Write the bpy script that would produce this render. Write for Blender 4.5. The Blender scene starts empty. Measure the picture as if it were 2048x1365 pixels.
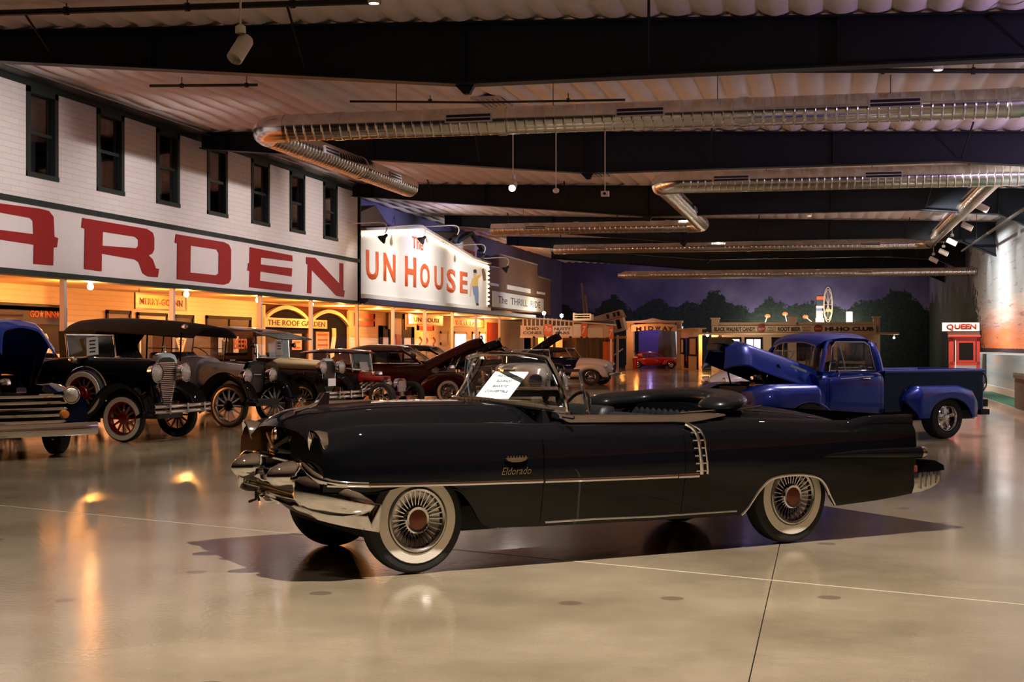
import bpy, bmesh, math, random
from mathutils import Vector, Matrix
from math import sin, cos, pi, radians, sqrt
random.seed(7)
SC = bpy.context.scene
COL = SC.collection
# ---------------------------------------------------------------- camera
TH = radians(12.4); EYE = 1.53; FPX = 2844.0; CX, CY = 1024.0, 690.0
cd = bpy.data.cameras.new('camera'); cam = bpy.data.objects.new('camera', cd); COL.objects.link(cam)
cd.sensor_width = 36.0; cd.lens = 50.0; cd.clip_end = 400; cd.clip_start = 0.05
cam.location = (0, 0, EYE); cam.rotation_euler = (radians(90), 0, TH); cd.shift_y = 7.5/2048
SC.camera = cam
RV = Vector((cos(TH), sin(TH), 0)); FV = Vector((-sin(TH), cos(TH), 0)); UV = Vector((0, 0, 1)); EV = Vector((0, 0, EYE))
def ray(px, py): return FV + RV*((px-CX)/FPX) + UV*((CY-py)/FPX)
def gnd(px, py, z=0.0):
    d = ray(px, py); return EV + d*((z-EYE)/d.z)
def onX(px, py, X):
    d = ray(px, py); return EV + d*(X/d.x)
def onY(px, py, Y):
    d = ray(px, py); return EV + d*(Y/d.y)
def dep(px, py, z): return EV + ray(px, py)*z
# ---------------------------------------------------------------- world, view
w = bpy.data.worlds.new('world'); SC.world = w; w.use_nodes = True
w.node_tree.nodes['Background'].inputs[0].default_value = (.5, .5, .6, 1)
w.node_tree.nodes['Background'].inputs[1].default_value = .002
SC.view_settings.view_transform = 'Standard'; SC.view_settings.look = 'None'
SC.view_settings.exposure = 0.92; SC.view_settings.gamma = 1.0; SC.view_settings.use_curve_mapping = False
try: SC.cycles.use_light_tree = True; SC.cycles.sample_clamp_indirect = 6.0; SC.cycles.caustics_reflective = False; SC.cycles.caustics_refractive = False
except Exception: pass
def spot(loc, target, power, color=(1, .86, .7), angle=70, blend=.6, radius=.06, name='spot_light'):
    l = bpy.data.lights.new(name, 'SPOT'); l.energy = power; l.color = color; l.spot_size = radians(angle); l.spot_blend = blend; l.shadow_soft_size = radius
    o = bpy.data.objects.new(name, l); COL.objects.link(o); o.location = loc
    o.rotation_euler = (Vector(target)-Vector(loc)).to_track_quat('-Z', 'Y').to_euler(); return o
def point(loc, power, color=(1, .5, .16), radius=.05, name='bulb_light'):
    l = bpy.data.lights.new(name, 'POINT'); l.energy = power; l.color = color; l.shadow_soft_size = radius
    o = bpy.data.objects.new(name, l); COL.objects.link(o); o.location = loc; return o
WARM = (1, .84, .68); NEUT = (1, .90, .80); VIO = (.55, .42, 1.0); ORANGE = (1, .33, .065)
def ceil_z(X): return 6.68-.031*X
# ceiling down lights over the floor (those placed by pixel have fixtures built below)
DOWN = []
def down(px, py, power, drop=.35, color=NEUT, angle=110):
    # fixture on the ceiling, found from its pixel and the ceiling plane
    d = ray(px, py); t = (6.68-drop-EYE)/(d.z+.031*d.x); p = EV+d*t
    DOWN.append(p); spot(p-Vector((0, 0, .1)), p-Vector((0, 0, 5)), power, color, angle, .5, .05, 'down_light'); return p
down(748, 6, 260); down(1876, 140, 520, color=(.95, .80, .86)); down(1220, 345, 420); down(1619, 432, 320); down(1635, 484, 260)
# lamps matched to the convertible's shadows, plus added fill lamps; no fixtures
for (x, y, p) in ((-1.05, 8.2, 2600), (-4.85, 6.6, 150), (2.6, 4.6, 60), (-9.3, 15.0, 260), (2.4, 14.5, 60), (-1.2, 1.2, 60), (-7.5, 4.0, 90)):
    P = Vector((x, y, ceil_z(x)-.45)); DOWN.append(P); spot(P-Vector((0, 0, .1)), (x, y, 0), p, NEUT, 125 if p > 1000 else 95, .5, .05, 'down_light')
# lamps without fixtures, added along the aisle to light the cars
for (x, y, p) in ((-7.5, 19.5, 480), (-7.5, 28, 700), (-6, 39, 560), (-5, 52, 380), (-4.5, 62, 340), (-5, 74, 340), (1.2, 21.5, 420)):
    P = Vector((x, y, ceil_z(x)-.45)); DOWN.append(P); spot(P-Vector((0, 0, .1)), (x, y, 0), p, WARM, 95, .6, .05, 'down_light')

# unseen spots added to brighten fronts and painted walls; violet stage lights by right wall
for (y, ty, p) in ((25, 25, 1150), (29, 31, 1150), (37.5, 37, 1150), (42, 43, 1150)): spot((-7.2, y, 5.4), (-16, ty, 4.3), p, (1, .88, .84), 52, 1.0, .08, 'facade_fill_spot')
for (y, ty) in ((50, 51), (55, 56), (60, 62.5), (69, 74)): spot((-9, y, 5.4), (-16, ty, 4.6), 1150 if y < 65 else 800, (1, .96, .92), 58, 1.0, .08, 'facade_fill_spot')
for x in (-12, -6, 0): spot((x, 88.5, 5.4), (x, 95.4, 3.4), 150, (.72, .68, 1.0), 110, .8, .1, 'mural_fill_spot')
spot((-12.5, 54, 6.6), (-17.4, 55, 6.3), 130, (.5, .42, 1), 75, 1.0, .1, 'violet_fill_spot'); spot((-12.5, 68, 6.6), (-17.4, 70, 6.2), 130, (.5, .42, 1), 75, 1.0, .1, 'violet_fill_spot')
for (y, p) in ((26, 600), (36, 1100), (46, 1250), (56, 1000)): spot((2.6, y, 5.5), (6.6, y+1.5, 2.2), p*1.4, (1, .90, .82), 140, 1.0, .1, 'mural_light')
spot((5.4, 16, 5.5), (2.0, 24, .8), 60, (.62, .45, 1.0), 60, .6, .08, 'violet_stage_light'); spot((6.0, 31, 5.0), (4, 33, 6.6), 150, (.75, .5, 1.0), 130, .8, .1, 'violet_stage_light'); spot((6.0, 20, 4.6), (3.5, 25, 6.6), 220, (.75, .5, 1.0), 130, .8, .1, 'violet_stage_light')
# ---------------------------------------------------------------- materials
MATS = {}
def mat(name, col=(.5, .5, .5), rough=.5, metal=0.0, coat=0.0, emit=None, es=0.0, noise=0.0, nscale=8.0, bump=0.0, bscale=60.0, spec=.5, flake=0.0, coatr=.03, stretch=None):
    if name in MATS: return MATS[name]
    m = bpy.data.materials.new(name); m.use_nodes = True; nt = m.node_tree; b = nt.nodes['Principled BSDF']
    b.inputs['Base Color'].default_value = (*col, 1); b.inputs['Roughness'].default_value = rough; b.inputs['Metallic'].default_value = metal
    b.inputs['Specular IOR Level'].default_value = spec
    b.inputs['Coat Weight'].default_value = coat; b.inputs['Coat Roughness'].default_value = coatr
    if emit: b.inputs['Emission Color'].default_value = (*emit, 1); b.inputs['Emission Strength'].default_value = es
    tc = nt.nodes.new('ShaderNodeTexCoord'); vec = tc.outputs['Object']
    if stretch:
        mp = nt.nodes.new('ShaderNodeMapping'); mp.inputs['Scale'].default_value = stretch; nt.links.new(vec, mp.inputs[0]); vec = mp.outputs[0]
    if noise > 0:
        n = nt.nodes.new('ShaderNodeTexNoise'); n.inputs['Scale'].default_value = nscale; n.inputs['Detail'].default_value = 5; nt.links.new(vec, n.inputs['Vector'])
        mx = nt.nodes.new('ShaderNodeMix'); mx.data_type = 'RGBA'; mx.inputs[6].default_value = (*[c*(1-noise) for c in col], 1); mx.inputs[7].default_value = (*[min(1, c*(1+noise)) for c in col], 1)
        nt.links.new(n.outputs['Fac'], mx.inputs[0]); nt.links.new(mx.outputs[2], b.inputs['Base Color'])
    if bump > 0:
        n2 = nt.nodes.new('ShaderNodeTexNoise'); n2.inputs['Scale'].default_value = bscale; n2.inputs['Detail'].default_value = 3; nt.links.new(vec, n2.inputs['Vector'])
        bp = nt.nodes.new('ShaderNodeBump'); bp.inputs['Strength'].default_value = bump; bp.inputs['Distance'].default_value = .01
        nt.links.new(n2.outputs['Fac'], bp.inputs['Height']); nt.links.new(bp.outputs[0], b.inputs['Normal'])
    MATS[name] = m; return m
def glass(name, tint=(.9, .95, .95), refl=.12, rough=0.02):
    if name in MATS: return MATS[name]
    m = bpy.data.materials.new(name); m.use_nodes = True; nt = m.node_tree; nt.nodes.clear()
    o = nt.nodes.new('ShaderNodeOutputMaterial'); t = nt.nodes.new('ShaderNodeBsdfTransparent'); t.inputs[0].default_value = (*tint, 1)
    g = nt.nodes.new('ShaderNodeBsdfGlossy'); g.inputs['Roughness'].default_value = rough
    fr = nt.nodes.new('ShaderNodeLayerWeight'); fr.inputs[0].default_value = .5
    pw = nt.nodes.new('ShaderNodeMath'); pw.operation = 'POWER'; pw.inputs[1].default_value = 4.0; nt.links.new(fr.outputs['Facing'], pw.inputs[0])
    ad = nt.nodes.new('ShaderNodeMath'); ad.operation = 'MULTIPLY_ADD'; ad.inputs[1].default_value = .7; ad.inputs[2].default_value = .05+refl; ad.use_clamp = True
    mx = nt.nodes.new('ShaderNodeMixShader'); nt.links.new(pw.outputs[0], ad.inputs[0]); nt.links.new(ad.outputs[0], mx.inputs[0]); nt.links.new(t.outputs[0], mx.inputs[1]); nt.links.new(g.outputs[0], mx.inputs[2]); nt.links.new(mx.outputs[0], o.inputs[0])
    MATS[name] = m; return m
M = dict(
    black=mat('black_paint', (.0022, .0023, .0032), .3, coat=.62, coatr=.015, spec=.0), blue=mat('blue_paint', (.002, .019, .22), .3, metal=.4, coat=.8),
    maroon=mat('maroon_paint', (.045, .004, .004), .3, coat=.8, spec=.1), brown=mat('brown_paint', (.055, .03, .018), .25, coat=.8), wood=mat('varnished_wood', (.12, .035, .014), .3, coat=.6, noise=.3, nscale=6),
    cream=mat('cream_paint', (.75, .60, .36), .25, coat=.8), grey=mat('grey_paint', (.34, .36, .43), .25, coat=.8), white=mat('white_paint', (.78, .72, .64), .22, coat=.9),
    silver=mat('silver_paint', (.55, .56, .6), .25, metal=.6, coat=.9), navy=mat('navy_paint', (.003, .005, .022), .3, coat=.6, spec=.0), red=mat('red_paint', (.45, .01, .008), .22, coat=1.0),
    chrome=mat('chrome', (.78, .77, .78), .055, metal=1.0), steel=mat('brushed_steel', (.55, .53, .5), .25, metal=1.0), gold=mat('gold_trim', (.70, .56, .34), .22, metal=1.0),
    tire=mat('tire_rubber', (.012, .012, .012), .75, bump=.2, bscale=90), ww=mat('whitewall', (.80, .74, .64), .6), dark=mat('dark_underbody', (.006, .006, .006), .8),
    leather=mat('black_leather', (.004, .0045, .005), .45, bump=.2, bscale=120, spec=.25), canvas=mat('black_canvas', (.008, .009, .009), .85, bump=.3, bscale=150), paper=mat('paper_card', (.82, .82, .84), .7),
    ink=mat('ink', (.03, .03, .035), .7), lens=mat('lamp_lens', (.62, .60, .56), .16, metal=.85, coat=1.0, bump=.8, bscale=55), amber=mat('amber_glass', (.65, .22, .03), .15, coat=1.0), engine=mat('engine_iron', (.05, .045, .04), .45, metal=.6, noise=.5),
    glass=glass('clear_glass', (.86, .92, .92), .0), winglass=glass('window_glass', (.75, .78, .8), .10), grille=mat('grille_dark', (.02, .018, .015), .4, metal=.5), seam=mat('seam_gap', (.001, .001, .001), .9, spec=.0), redspoke=mat('red_wheel_paint', (.22, .006, .006), .3, coat=.8))

# ---------------------------------------------------------------- mesh helpers
class MB:
    def __init__(s): s.v = []; s.f = []
    def add(s, vs, fs):
        n = len(s.v); s.v += [tuple(v) for v in vs]; s.f += [tuple(i+n for i in f) for f in fs]; return s
    def box(s, x0, y0, z0, x1, y1, z1):
        x0, x1 = min(x0, x1), max(x0, x1); y0, y1 = min(y0, y1), max(y0, y1); z0, z1 = min(z0, z1), max(z0, z1)
        return s.add([(x0, y0, z0), (x1, y0, z0), (x1, y1, z0), (x0, y1, z0), (x0, y0, z1), (x1, y0, z1), (x1, y1, z1), (x0, y1, z1)],
                     [(0, 3, 2, 1), (4, 5, 6, 7), (0, 1, 5, 4), (1, 2, 6, 5), (2, 3, 7, 6), (3, 0, 4, 7)])
    def xf(s, mtx, start=0):
        s.v[start:] = [tuple(mtx @ Vector(v)) for v in s.v[start:]]; return s
    def loft(s, rings, around=True, caps=True):
        n = len(rings[0]); vs = [p for r in rings for p in r]; fs = []
        for i in range(len(rings)-1):
            for j in range(n if around else n-1):
                k = (j+1) % n; fs.append((i*n+j, i*n+k, (i+1)*n+k, (i+1)*n+j))
        if caps and around: fs.append(tuple(range(n-1, -1, -1))); fs.append(tuple((len(rings)-1)*n+j for j in range(n)))
        return s.add(vs, fs)
    def tube(s, pts, r, seg=8, caps=True, closed=False, flat=None):
        pts = [Vector(p) for p in pts]; n = len(pts); rings = []; up = None
        for i, p in enumerate(pts):
            a = pts[i-1] if (i > 0 or closed) else p; b = pts[(i+1) % n] if (i < n-1 or closed) else p
            t = (b-a); t = t.normalized() if t.length > 1e-9 else Vector((0, 0, 1))
            if up is None: up = Vector((0, 0, 1)) if abs(t.z) < .9 else Vector((1, 0, 0))
            sd = t.cross(up); sd = sd.normalized() if sd.length > 1e-6 else Vector((1, 0, 0)); up = sd.cross(t).normalized()
            ri = r[i] if isinstance(r, (list, tuple)) else r; fl = flat if flat else 1.0
            rings.append([p+sd*(cos(2*pi*k/seg)*ri)+up*(sin(2*pi*k/seg)*ri*fl) for k in range(seg)])
        if closed: rings.append(rings[0])
        return s.loft(rings, True, caps and not closed)
    def lathe(s, prof, seg=24, origin=(0, 0, 0), axis='z', a0=0.0, a1=2*pi):
        full = abs(a1-a0-2*pi) < 1e-6; rings = []; o = Vector(origin)
        for k in range(seg if full else seg+1):
            a = a0+(a1-a0)*k/seg; ring = []
            for (r, h) in prof:
                if axis == 'z': p = (r*cos(a), r*sin(a), h)
                elif axis == 'y': p = (r*cos(a), h, r*sin(a))
                else: p = (h, r*cos(a), r*sin(a))
                ring.append(o+Vector(p))
            rings.append(ring)
        if full: rings.append(rings[0])
        return s.loft(rings, False, False)
    def prism(s, poly, h0, h1, plane='xz'):
        n = len(poly)
        def P(a, b, h): return {'xz': (a, h, b), 'yz': (h, a, b), 'xy': (a, b, h)}[plane]
        vs = [P(a, b, h0) for a, b in poly]+[P(a, b, h1) for a, b in poly]
        fs = [tuple(range(n-1, -1, -1)), tuple(range(n, 2*n))]+[(i, (i+1) % n, (i+1) % n+n, i+n) for i in range(n)]
        return s.add(vs, fs)
    def sphere(s, c, r, seg=10, rings=6, sc=(1, 1, 1)):
        prof = [(r*sin(pi*i/rings), -r*cos(pi*i/rings)) for i in range(rings+1)]; n = len(s.v); s.lathe(prof, seg)
        s.v[n:] = [(c[0]+v[0]*sc[0], c[1]+v[1]*sc[1], c[2]+v[2]*sc[2]) for v in s.v[n:]]; return s
    def obar(s, a, b, wd, ht):
        a, b = Vector(a), Vector(b); L = (b-a).length; q = (b-a).to_track_quat('X', 'Z').to_matrix().to_4x4(); n = len(s.v)
        s.box(0, -wd/2, -ht/2, L, wd/2, ht/2); return s.xf(Matrix.Translation(a) @ q, n)
    def mirror(s):
        n = len(s.v); f0 = list(s.f); s.v += [(x, -y, z) for x, y, z in s.v]; s.f += [tuple(i+n for i in reversed(f)) for f in f0]; return s
    def mesh(s, name, m, smooth=35):
        me = bpy.data.meshes.new(name); me.from_pydata(s.v, [], s.f)
        bm = bmesh.new(); bm.from_mesh(me); bmesh.ops.remove_doubles(bm, verts=bm.verts, dist=1e-5); bmesh.ops.recalc_face_normals(bm, faces=bm.faces); bm.to_mesh(me); bm.free()
        if m: me.materials.append(m)
        if smooth:
            me.polygons.foreach_set('use_smooth', [True]*len(me.polygons)); me.set_sharp_from_angle(angle=radians(smooth))
        me.update(); return me
    def build(s, name, m, parent=None, smooth=35, loc=None, rot=None):
        return link(name, s.mesh(name, m, smooth), parent, loc, rot)
WROOT = set()      # things whose parts are given in world coordinates
def wthing(*a, **k):
    o = thing(*a, **k); WROOT.add(o.name); return o
def link(name, me, parent=None, loc=None, rot=None):
    o = bpy.data.objects.new(name, me); COL.objects.link(o); o.parent = parent
    if parent is not None and parent.name in WROOT: o.matrix_parent_inverse = Matrix.Translation(-parent.location)
    if loc is not None: o.location = loc
    if rot is not None: o.rotation_euler = rot
    return o
def tag(o, label=None, cat=None, group=None, kind=None):
    if label: o['label'] = label
    if cat: o['category'] = cat
    if group: o['group'] = group
    if kind: o['kind'] = kind
    return o
def thing(name, label, cat, loc=(0, 0, 0), rz=0.0, group=None):
    o = bpy.data.objects.new(name, None); COL.objects.link(o); o.location = loc; o.rotation_euler = (0, 0, rz); o.empty_display_size = .2
    return tag(o, label, cat, group)
def copy_tree(o, parent=None):
    c = o.copy(); COL.objects.link(c); c.parent = parent
    for ch in list(o.children): copy_tree(ch, c)
    return c
def cr(tbl, x):
    # smooth interpolation through a table of (x, value), x rising
    if x <= tbl[0][0]: return tbl[0][1]
    if x >= tbl[-1][0]: return tbl[-1][1]
    n = len(tbl)
    for i in range(n-1):
        if tbl[i][0] <= x <= tbl[i+1][0]: break
    x0, y0 = tbl[i]; x1, y1 = tbl[i+1]; h = x1-x0; d = (y1-y0)/h
    dm = (y0-tbl[i-1][1])/(x0-tbl[i-1][0]) if i > 0 else d; dp = (tbl[i+2][1]-y1)/(tbl[i+2][0]-x1) if i < n-2 else d
    m0 = 0 if dm*d <= 0 else 2*dm*d/(dm+d); m1 = 0 if d*dp <= 0 else 2*d*dp/(d+dp)
    t = (x-x0)/h; return (2*t**3-3*t*t+1)*y0+(t**3-2*t*t+t)*h*m0+(-2*t**3+3*t*t)*y1+(t**3-t*t)*h*m1
def smoothpts(pts, n):
    # resample a polyline with Catmull-Rom
    pts = [Vector(p) for p in pts]; out = []; k = len(pts)-1
    for i in range(n):
        u = i/(n-1)*k; j = min(int(u), k-1); t = u-j
        a = pts[max(j-1, 0)]; b = pts[j]; c = pts[j+1]; d = pts[min(j+2, k)]
        out.append(.5*((2*b)+(c-a)*t+(2*a-5*b+4*c-d)*t*t+(3*b-a-3*c+d)*t**3))
    return out
FACE_X = Matrix(((0, 0, 1, 0), (1, 0, 0, 0), (0, 1, 0, 0), (0, 0, 0, 1)))     # text plane facing +X
FACE_Y = Matrix(((1, 0, 0, 0), (0, 0, -1, 0), (0, 1, 0, 0), (0, 0, 0, 1)))    # text plane facing -Y
def text(name, s, w, h, m, parent, center, face, bold=0.0, ext=.01, shear=0.0, extra=None):
    cu = bpy.data.curves.new(name, 'FONT'); cu.body = s; cu.size = 1; cu.extrude = 0; cu.offset = bold; cu.shear = shear; cu.resolution_u = 3; cu.align_x = 'CENTER'
    ob = bpy.data.objects.new(name, cu); COL.objects.link(ob); dg = bpy.context.evaluated_depsgraph_get(); dg.update()
    me = bpy.data.meshes.new_from_object(ob.evaluated_get(dg)); bpy.data.objects.remove(ob); bpy.data.curves.remove(cu)
    xs = [v.co.x for v in me.vertices]; ys = [v.co.y for v in me.vertices]; x0, x1, y0, y1 = min(xs), max(xs), min(ys), max(ys)
    bm = bmesh.new(); bm.from_mesh(me)
    for v in bm.verts: v.co = Vector(((v.co.x-(x0+x1)/2)/(x1-x0)*w, (v.co.y-(y0+y1)/2)/(y1-y0)*h, 0))
    r = bmesh.ops.extrude_face_region(bm, geom=list(bm.faces)); top = [g for g in r['geom'] if isinstance(g, bmesh.types.BMVert)]
    for v in top: v.co.z += ext
    bmesh.ops.recalc_face_normals(bm, faces=bm.faces)
    mt = Matrix.Translation(Vector(center)) @ face
    if extra is not None: mt = mt @ extra
    bmesh.ops.transform(bm, matrix=mt, verts=bm.verts); bm.to_mesh(me); bm.free(); me.materials.clear(); me.materials.append(m)
    return link(name, me, parent)
# ================================================================ the room
XW, YB, XL, Y0 = 6.6, 95.4, -23.0, -9.0
def nodes(name):
    m = bpy.data.materials.new(name); m.use_nodes = True; nt = m.node_tree; return m, nt, nt.nodes['Principled BSDF'], nt.nodes, nt.links
def ramp(N, stops):
    r = N.new('ShaderNodeValToRGB'); e = r.color_ramp.elements
    while len(e) < len(stops): e.new(.5)
    for k, (p, c) in enumerate(stops): e[k].position = p; e[k].color = (*c, 1)
    return r
def mathn(N, L, op, a, b=None, c=None):
    n = N.new('ShaderNodeMath'); n.operation = op
    for k, x in enumerate((a, b, c)):
        if x is None: continue
        if isinstance(x, (int, float)): n.inputs[k].default_value = x
        else: L.new(x, n.inputs[k])
    return n.outputs[0]
def mixc(N, L, fac, a, b):
    n = N.new('ShaderNodeMix'); n.data_type = 'RGBA'
    for k, x in ((0, fac), (6, a), (7, b)):
        if isinstance(x, (int, float)): n.inputs[k].default_value = x
        elif isinstance(x, tuple): n.inputs[k].default_value = (*x, 1)
        else: L.new(x, n.inputs[k])
    return n.outputs[2]
def noise(N, L, vec, scale, detail=4, rough=.5):
    n = N.new('ShaderNodeTexNoise'); n.inputs['Scale'].default_value = scale; n.inputs['Detail'].default_value = detail; n.inputs['Roughness'].default_value = rough
    if vec is not None: L.new(vec, n.inputs['Vector'])
    return n.outputs['Fac']
def objvec(N, L, scale=None):
    t = N.new('ShaderNodeTexCoord').outputs['Object']
    if scale:
        mp = N.new('ShaderNodeMapping'); mp.inputs['Scale'].default_value = scale; L.new(t, mp.inputs[0]); t = mp.outputs[0]
    return t
# polished concrete
mf, nt, b, N, L = nodes('polished_concrete'); v = objvec(N, L)
n1 = noise(N, L, v, .55, 6, .6); n2 = noise(N, L, v, 7, 6, .65); n3 = noise(N, L, objvec(N, L, (1, .35, 1)), .9, 3)
r1 = ramp(N, [(.32, (.125, .097, .062)), (.7, (.285, .232, .160))]); L.new(n1, r1.inputs[0])
c = mixc(N, L, mathn(N, L, 'MULTIPLY', n2, .45), r1.outputs[0], (.14, .108, .068)); vo = N.new('ShaderNodeTexVoronoi'); vo.voronoi_dimensions = '2D'; vo.inputs['Scale'].default_value = .6; vo.inputs['Randomness'].default_value = 1; L.new(v, vo.inputs['Vector'])
st = mathn(N, L, 'LESS_THAN', vo.outputs['Distance'], .042); c = mixc(N, L, mathn(N, L, 'MULTIPLY', st, .55), c, (.05, .03, .02)); L.new(c, b.inputs['Base Color'])
rr = ramp(N, [(.3, (.09, .09, .09)), (.75, (.2, .2, .2))]); L.new(n3, rr.inputs[0]); L.new(rr.outputs[0], b.inputs['Roughness'])
b.inputs['Specular IOR Level'].default_value = .55; bp = N.new('ShaderNodeBump'); bp.inputs['Strength'].default_value = .035; bp.inputs['Distance'].default_value = .02; L.new(noise(N, L, v, 22, 2), bp.inputs['Height']); L.new(bp.outputs[0], b.inputs['Normal'])
MATS['floor'] = mf
fl = tag(MB().box(XL, Y0, -.3, XW+1, YB+14, -.02).build('floor', mat('joint_fill', (.05, .04, .03), .8), smooth=0), kind='structure')
for (x0, x1) in ((XL, -9.3), (-9.294, -.34), (-.333, XW+1)):
    MB().box(x0, Y0, -.02, x1, YB+14, 0).build('concrete_slab', mf, fl, 0)
a, b2 = Vector((-9.2, 12.75, 0)), Vector((3.4, 7.96, 0))
MB().obar(a, b2, .014, .003).build('joint_strip', mat('pale_sealant', (.42, .38, .28), .4), fl, 0)
# quilted ceiling liner
mc = mat('quilted_liner', (.88, .80, .79), .85, noise=.08, nscale=3, bump=.3, bscale=14)
NX, NY = 560, 150; rows = []
for j in range(NY+1):
    y = Y0+(YB-Y0)*j/NY; row = []
    for i in range(NX+1):
        x = XL+(XW+.6-XL)*i/NX; sx = abs(sin(pi*x/.5)); sy = abs(sin(pi*(y+.3*sin(x))/2.1)); wob = .5+.5*sin(x*1.7+y*.8)*sin(y*1.3-x*.6)
        row.append((x, y, ceil_z(x)-.06*sx**.75*(.5+.7*wob)-.05*sx*sy))
    rows.append(row)
ce = MB().loft(rows, False, False).build('ceiling', mc, smooth=50); tag(ce, kind='structure')
MB().box(XL, Y0, 8.2, XW+1, YB+14, 8.25).build('roof_deck', M['dark'], ce, 0)
# ---- mural on the back wall: night sky, tree line, glow
def mural(name, sunset):
    m, nt, b, N, L = nodes(name); sp = N.new('ShaderNodeSeparateXYZ'); L.new(objvec(N, L), sp.inputs[0]); X, Y, Z = sp.outputs
    hz = X if not sunset else Y
    vec = N.new('ShaderNodeCombineXYZ'); L.new(hz, vec.inputs[0]); L.new(Z, vec.inputs[1]); vec = vec.outputs[0]
    vx = N.new('ShaderNodeCombineXYZ'); L.new(hz, vx.inputs[0]); vx = vx.outputs[0]
    cl = noise(N, L, vec, .35, 6); sky = ramp(N, [(.3, (.030, .028, .085)), (.6, (.085, .075, .16)), (.85, (.20, .19, .26))]); L.new(cl, sky.inputs[0])
    big = noise(N, L, vx, .34, 1); leaf = noise(N, L, vec, 2.2, 8, .75)
    top = mathn(N, L, 'ADD', mathn(N, L, 'MULTIPLY', big, 4.6), mathn(N, L, 'MULTIPLY', leaf, 1.9)); top = mathn(N, L, 'ADD', top, 1.05)
    tree = mathn(N, L, 'LESS_THAN', Z, top); fol = ramp(N, [(.35, (.004, .007, .009)), (.6, (.012, .022, .018)), (.8, (.03, .05, .03))]); L.new(noise(N, L, vec, 5, 6, .7), fol.inputs[0])
    col = mixc(N, L, tree, sky.outputs[0], fol.outputs[0])
    if sunset:
        # painted lake sunset on the near part of the right wall, dark shore beyond
        cv = N.new('ShaderNodeCombineXYZ'); L.new(mathn(N, L, 'MULTIPLY', Y, .10), cv.inputs[0]); L.new(mathn(N, L, 'MULTIPLY', Z, 1.4), cv.inputs[1])
        n1 = noise(N, L, cv.outputs[0], 1.6, 8, .7); h = mathn(N, L, 'ADD', mathn(N, L, 'MULTIPLY', mathn(N, L, 'SUBTRACT', Z, 1.2), .26), mathn(N, L, 'MULTIPLY', mathn(N, L, 'SUBTRACT', n1, .5), .7))
        ss = ramp(N, [(0, (.70, .18, .05)), (.16, (.75, .24, .10)), (.30, (.60, .32, .25)), (.42, (.62, .52, .48)), (.56, (.40, .45, .47)), (1, (.30, .36, .40))]); L.new(h, ss.inputs[0])
        n4 = noise(N, L, cv.outputs[0], 4, 6, .7); s2 = mixc(N, L, mathn(N, L, 'MULTIPLY', mathn(N, L, 'GREATER_THAN', n4, .6), .6), ss.outputs[0], (.22, .10, .14))
        edge = mathn(N, L, 'ADD', Y, mathn(N, L, 'MULTIPLY', mathn(N, L, 'SUBTRACT', leaf, .5), 14)); edge = mathn(N, L, 'ADD', edge, mathn(N, L, 'MULTIPLY', Z, -1.2))
        near = mathn(N, L, 'LESS_THAN', edge, 62.0)
        hill = mathn(N, L, 'LESS_THAN', Z, mathn(N, L, 'ADD', 1.33, mathn(N, L, 'MULTIPLY', leaf, .12))); s2 = mixc(N, L, hill, s2, (.05, .03, .035))
        col = mixc(N, L, near, col, s2)
    L.new(col, b.inputs['Base Color']); b.inputs['Roughness'].default_value = .75; b.inputs['Specular IOR Level'].default_value = .2
    return m
mb_ = mural('night_mural', False); ms_ = mural('sunset_mural', True)
tag(MB().box(XL, YB, 0, XW+.5, YB+.2, 7.6).build('wall_back', mb_, smooth=0), kind='structure')
tag(MB().box(XW, Y0, 0, XW+.2, YB, 7).build('wall_right', ms_, smooth=0), kind='structure')
mv, nt, b, N, L = nodes('violet_wall'); r = ramp(N, [(.3, (.05, .045, .13)), (.8, (.10, .09, .24))]); L.new(noise(N, L, objvec(N, L), .3, 5), r.inputs[0]); L.new(r.outputs[0], b.inputs['Base Color']); b.inputs['Roughness'].default_value = .8
tag(MB().box(XL-.2, Y0, 0, XL, YB, 7.8).build('wall_left', mv, smooth=0), kind='structure')
tag(MB().box(-17.7, 47.95, 3.2, -17.5, YB, 7.35).build('wall_violet', mv, smooth=0), kind='structure')
tag(MB().box(XL, Y0-.2, 0, XW, Y0, 7.8).build('wall_front', mat('dark_wall', (.05, .04, .04), .8), smooth=0), kind='structure')
# painted lake ledge in front of the right wall, with turf strip
mw, nt, b, N, L = nodes('painted_lake'); sp = N.new('ShaderNodeSeparateXYZ'); L.new(objvec(N, L), sp.inputs[0]); cv = N.new('ShaderNodeCombineXYZ'); L.new(mathn(N, L, 'MULTIPLY', sp.outputs[1], .2), cv.inputs[0]); L.new(mathn(N, L, 'MULTIPLY', sp.outputs[2], 3), cv.inputs[1])
r = ramp(N, [(.3, (.16, .24, .28)), (.55, (.24, .31, .33)), (.72, (.42, .27, .19)), (.85, (.5, .42, .36))]); L.new(noise(N, L, cv.outputs[0], 1.3, 5), r.inputs[0]); L.new(r.outputs[0], b.inputs['Base Color']); b.inputs['Roughness'].default_value = .6
lw = tag(MB().box(5.0, 20, 0, XW-.005, 58, 1.24).build('wall_lake_ledge', mw, smooth=0), kind='structure')
tag(MB().box(4.93, 20, 0, 4.995, 58, .30).build('baseboard_right', mat('pale_board', (.42, .38, .33), .5), smooth=0), kind='structure')
tf = tag(MB().box(4.15, 20, 0, 4.92, 45, .12).build('turf_strip', mat('green_turf', (.012, .07, .035), .9, bump=.8, bscale=80, noise=.4, nscale=30), smooth=0), 'green artificial turf strip along the painted lake wall', 'turf')
MB().box(4.11, 20, 0, 4.15, 45, .125).build('edging', M['steel'], tf, 0)
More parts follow.
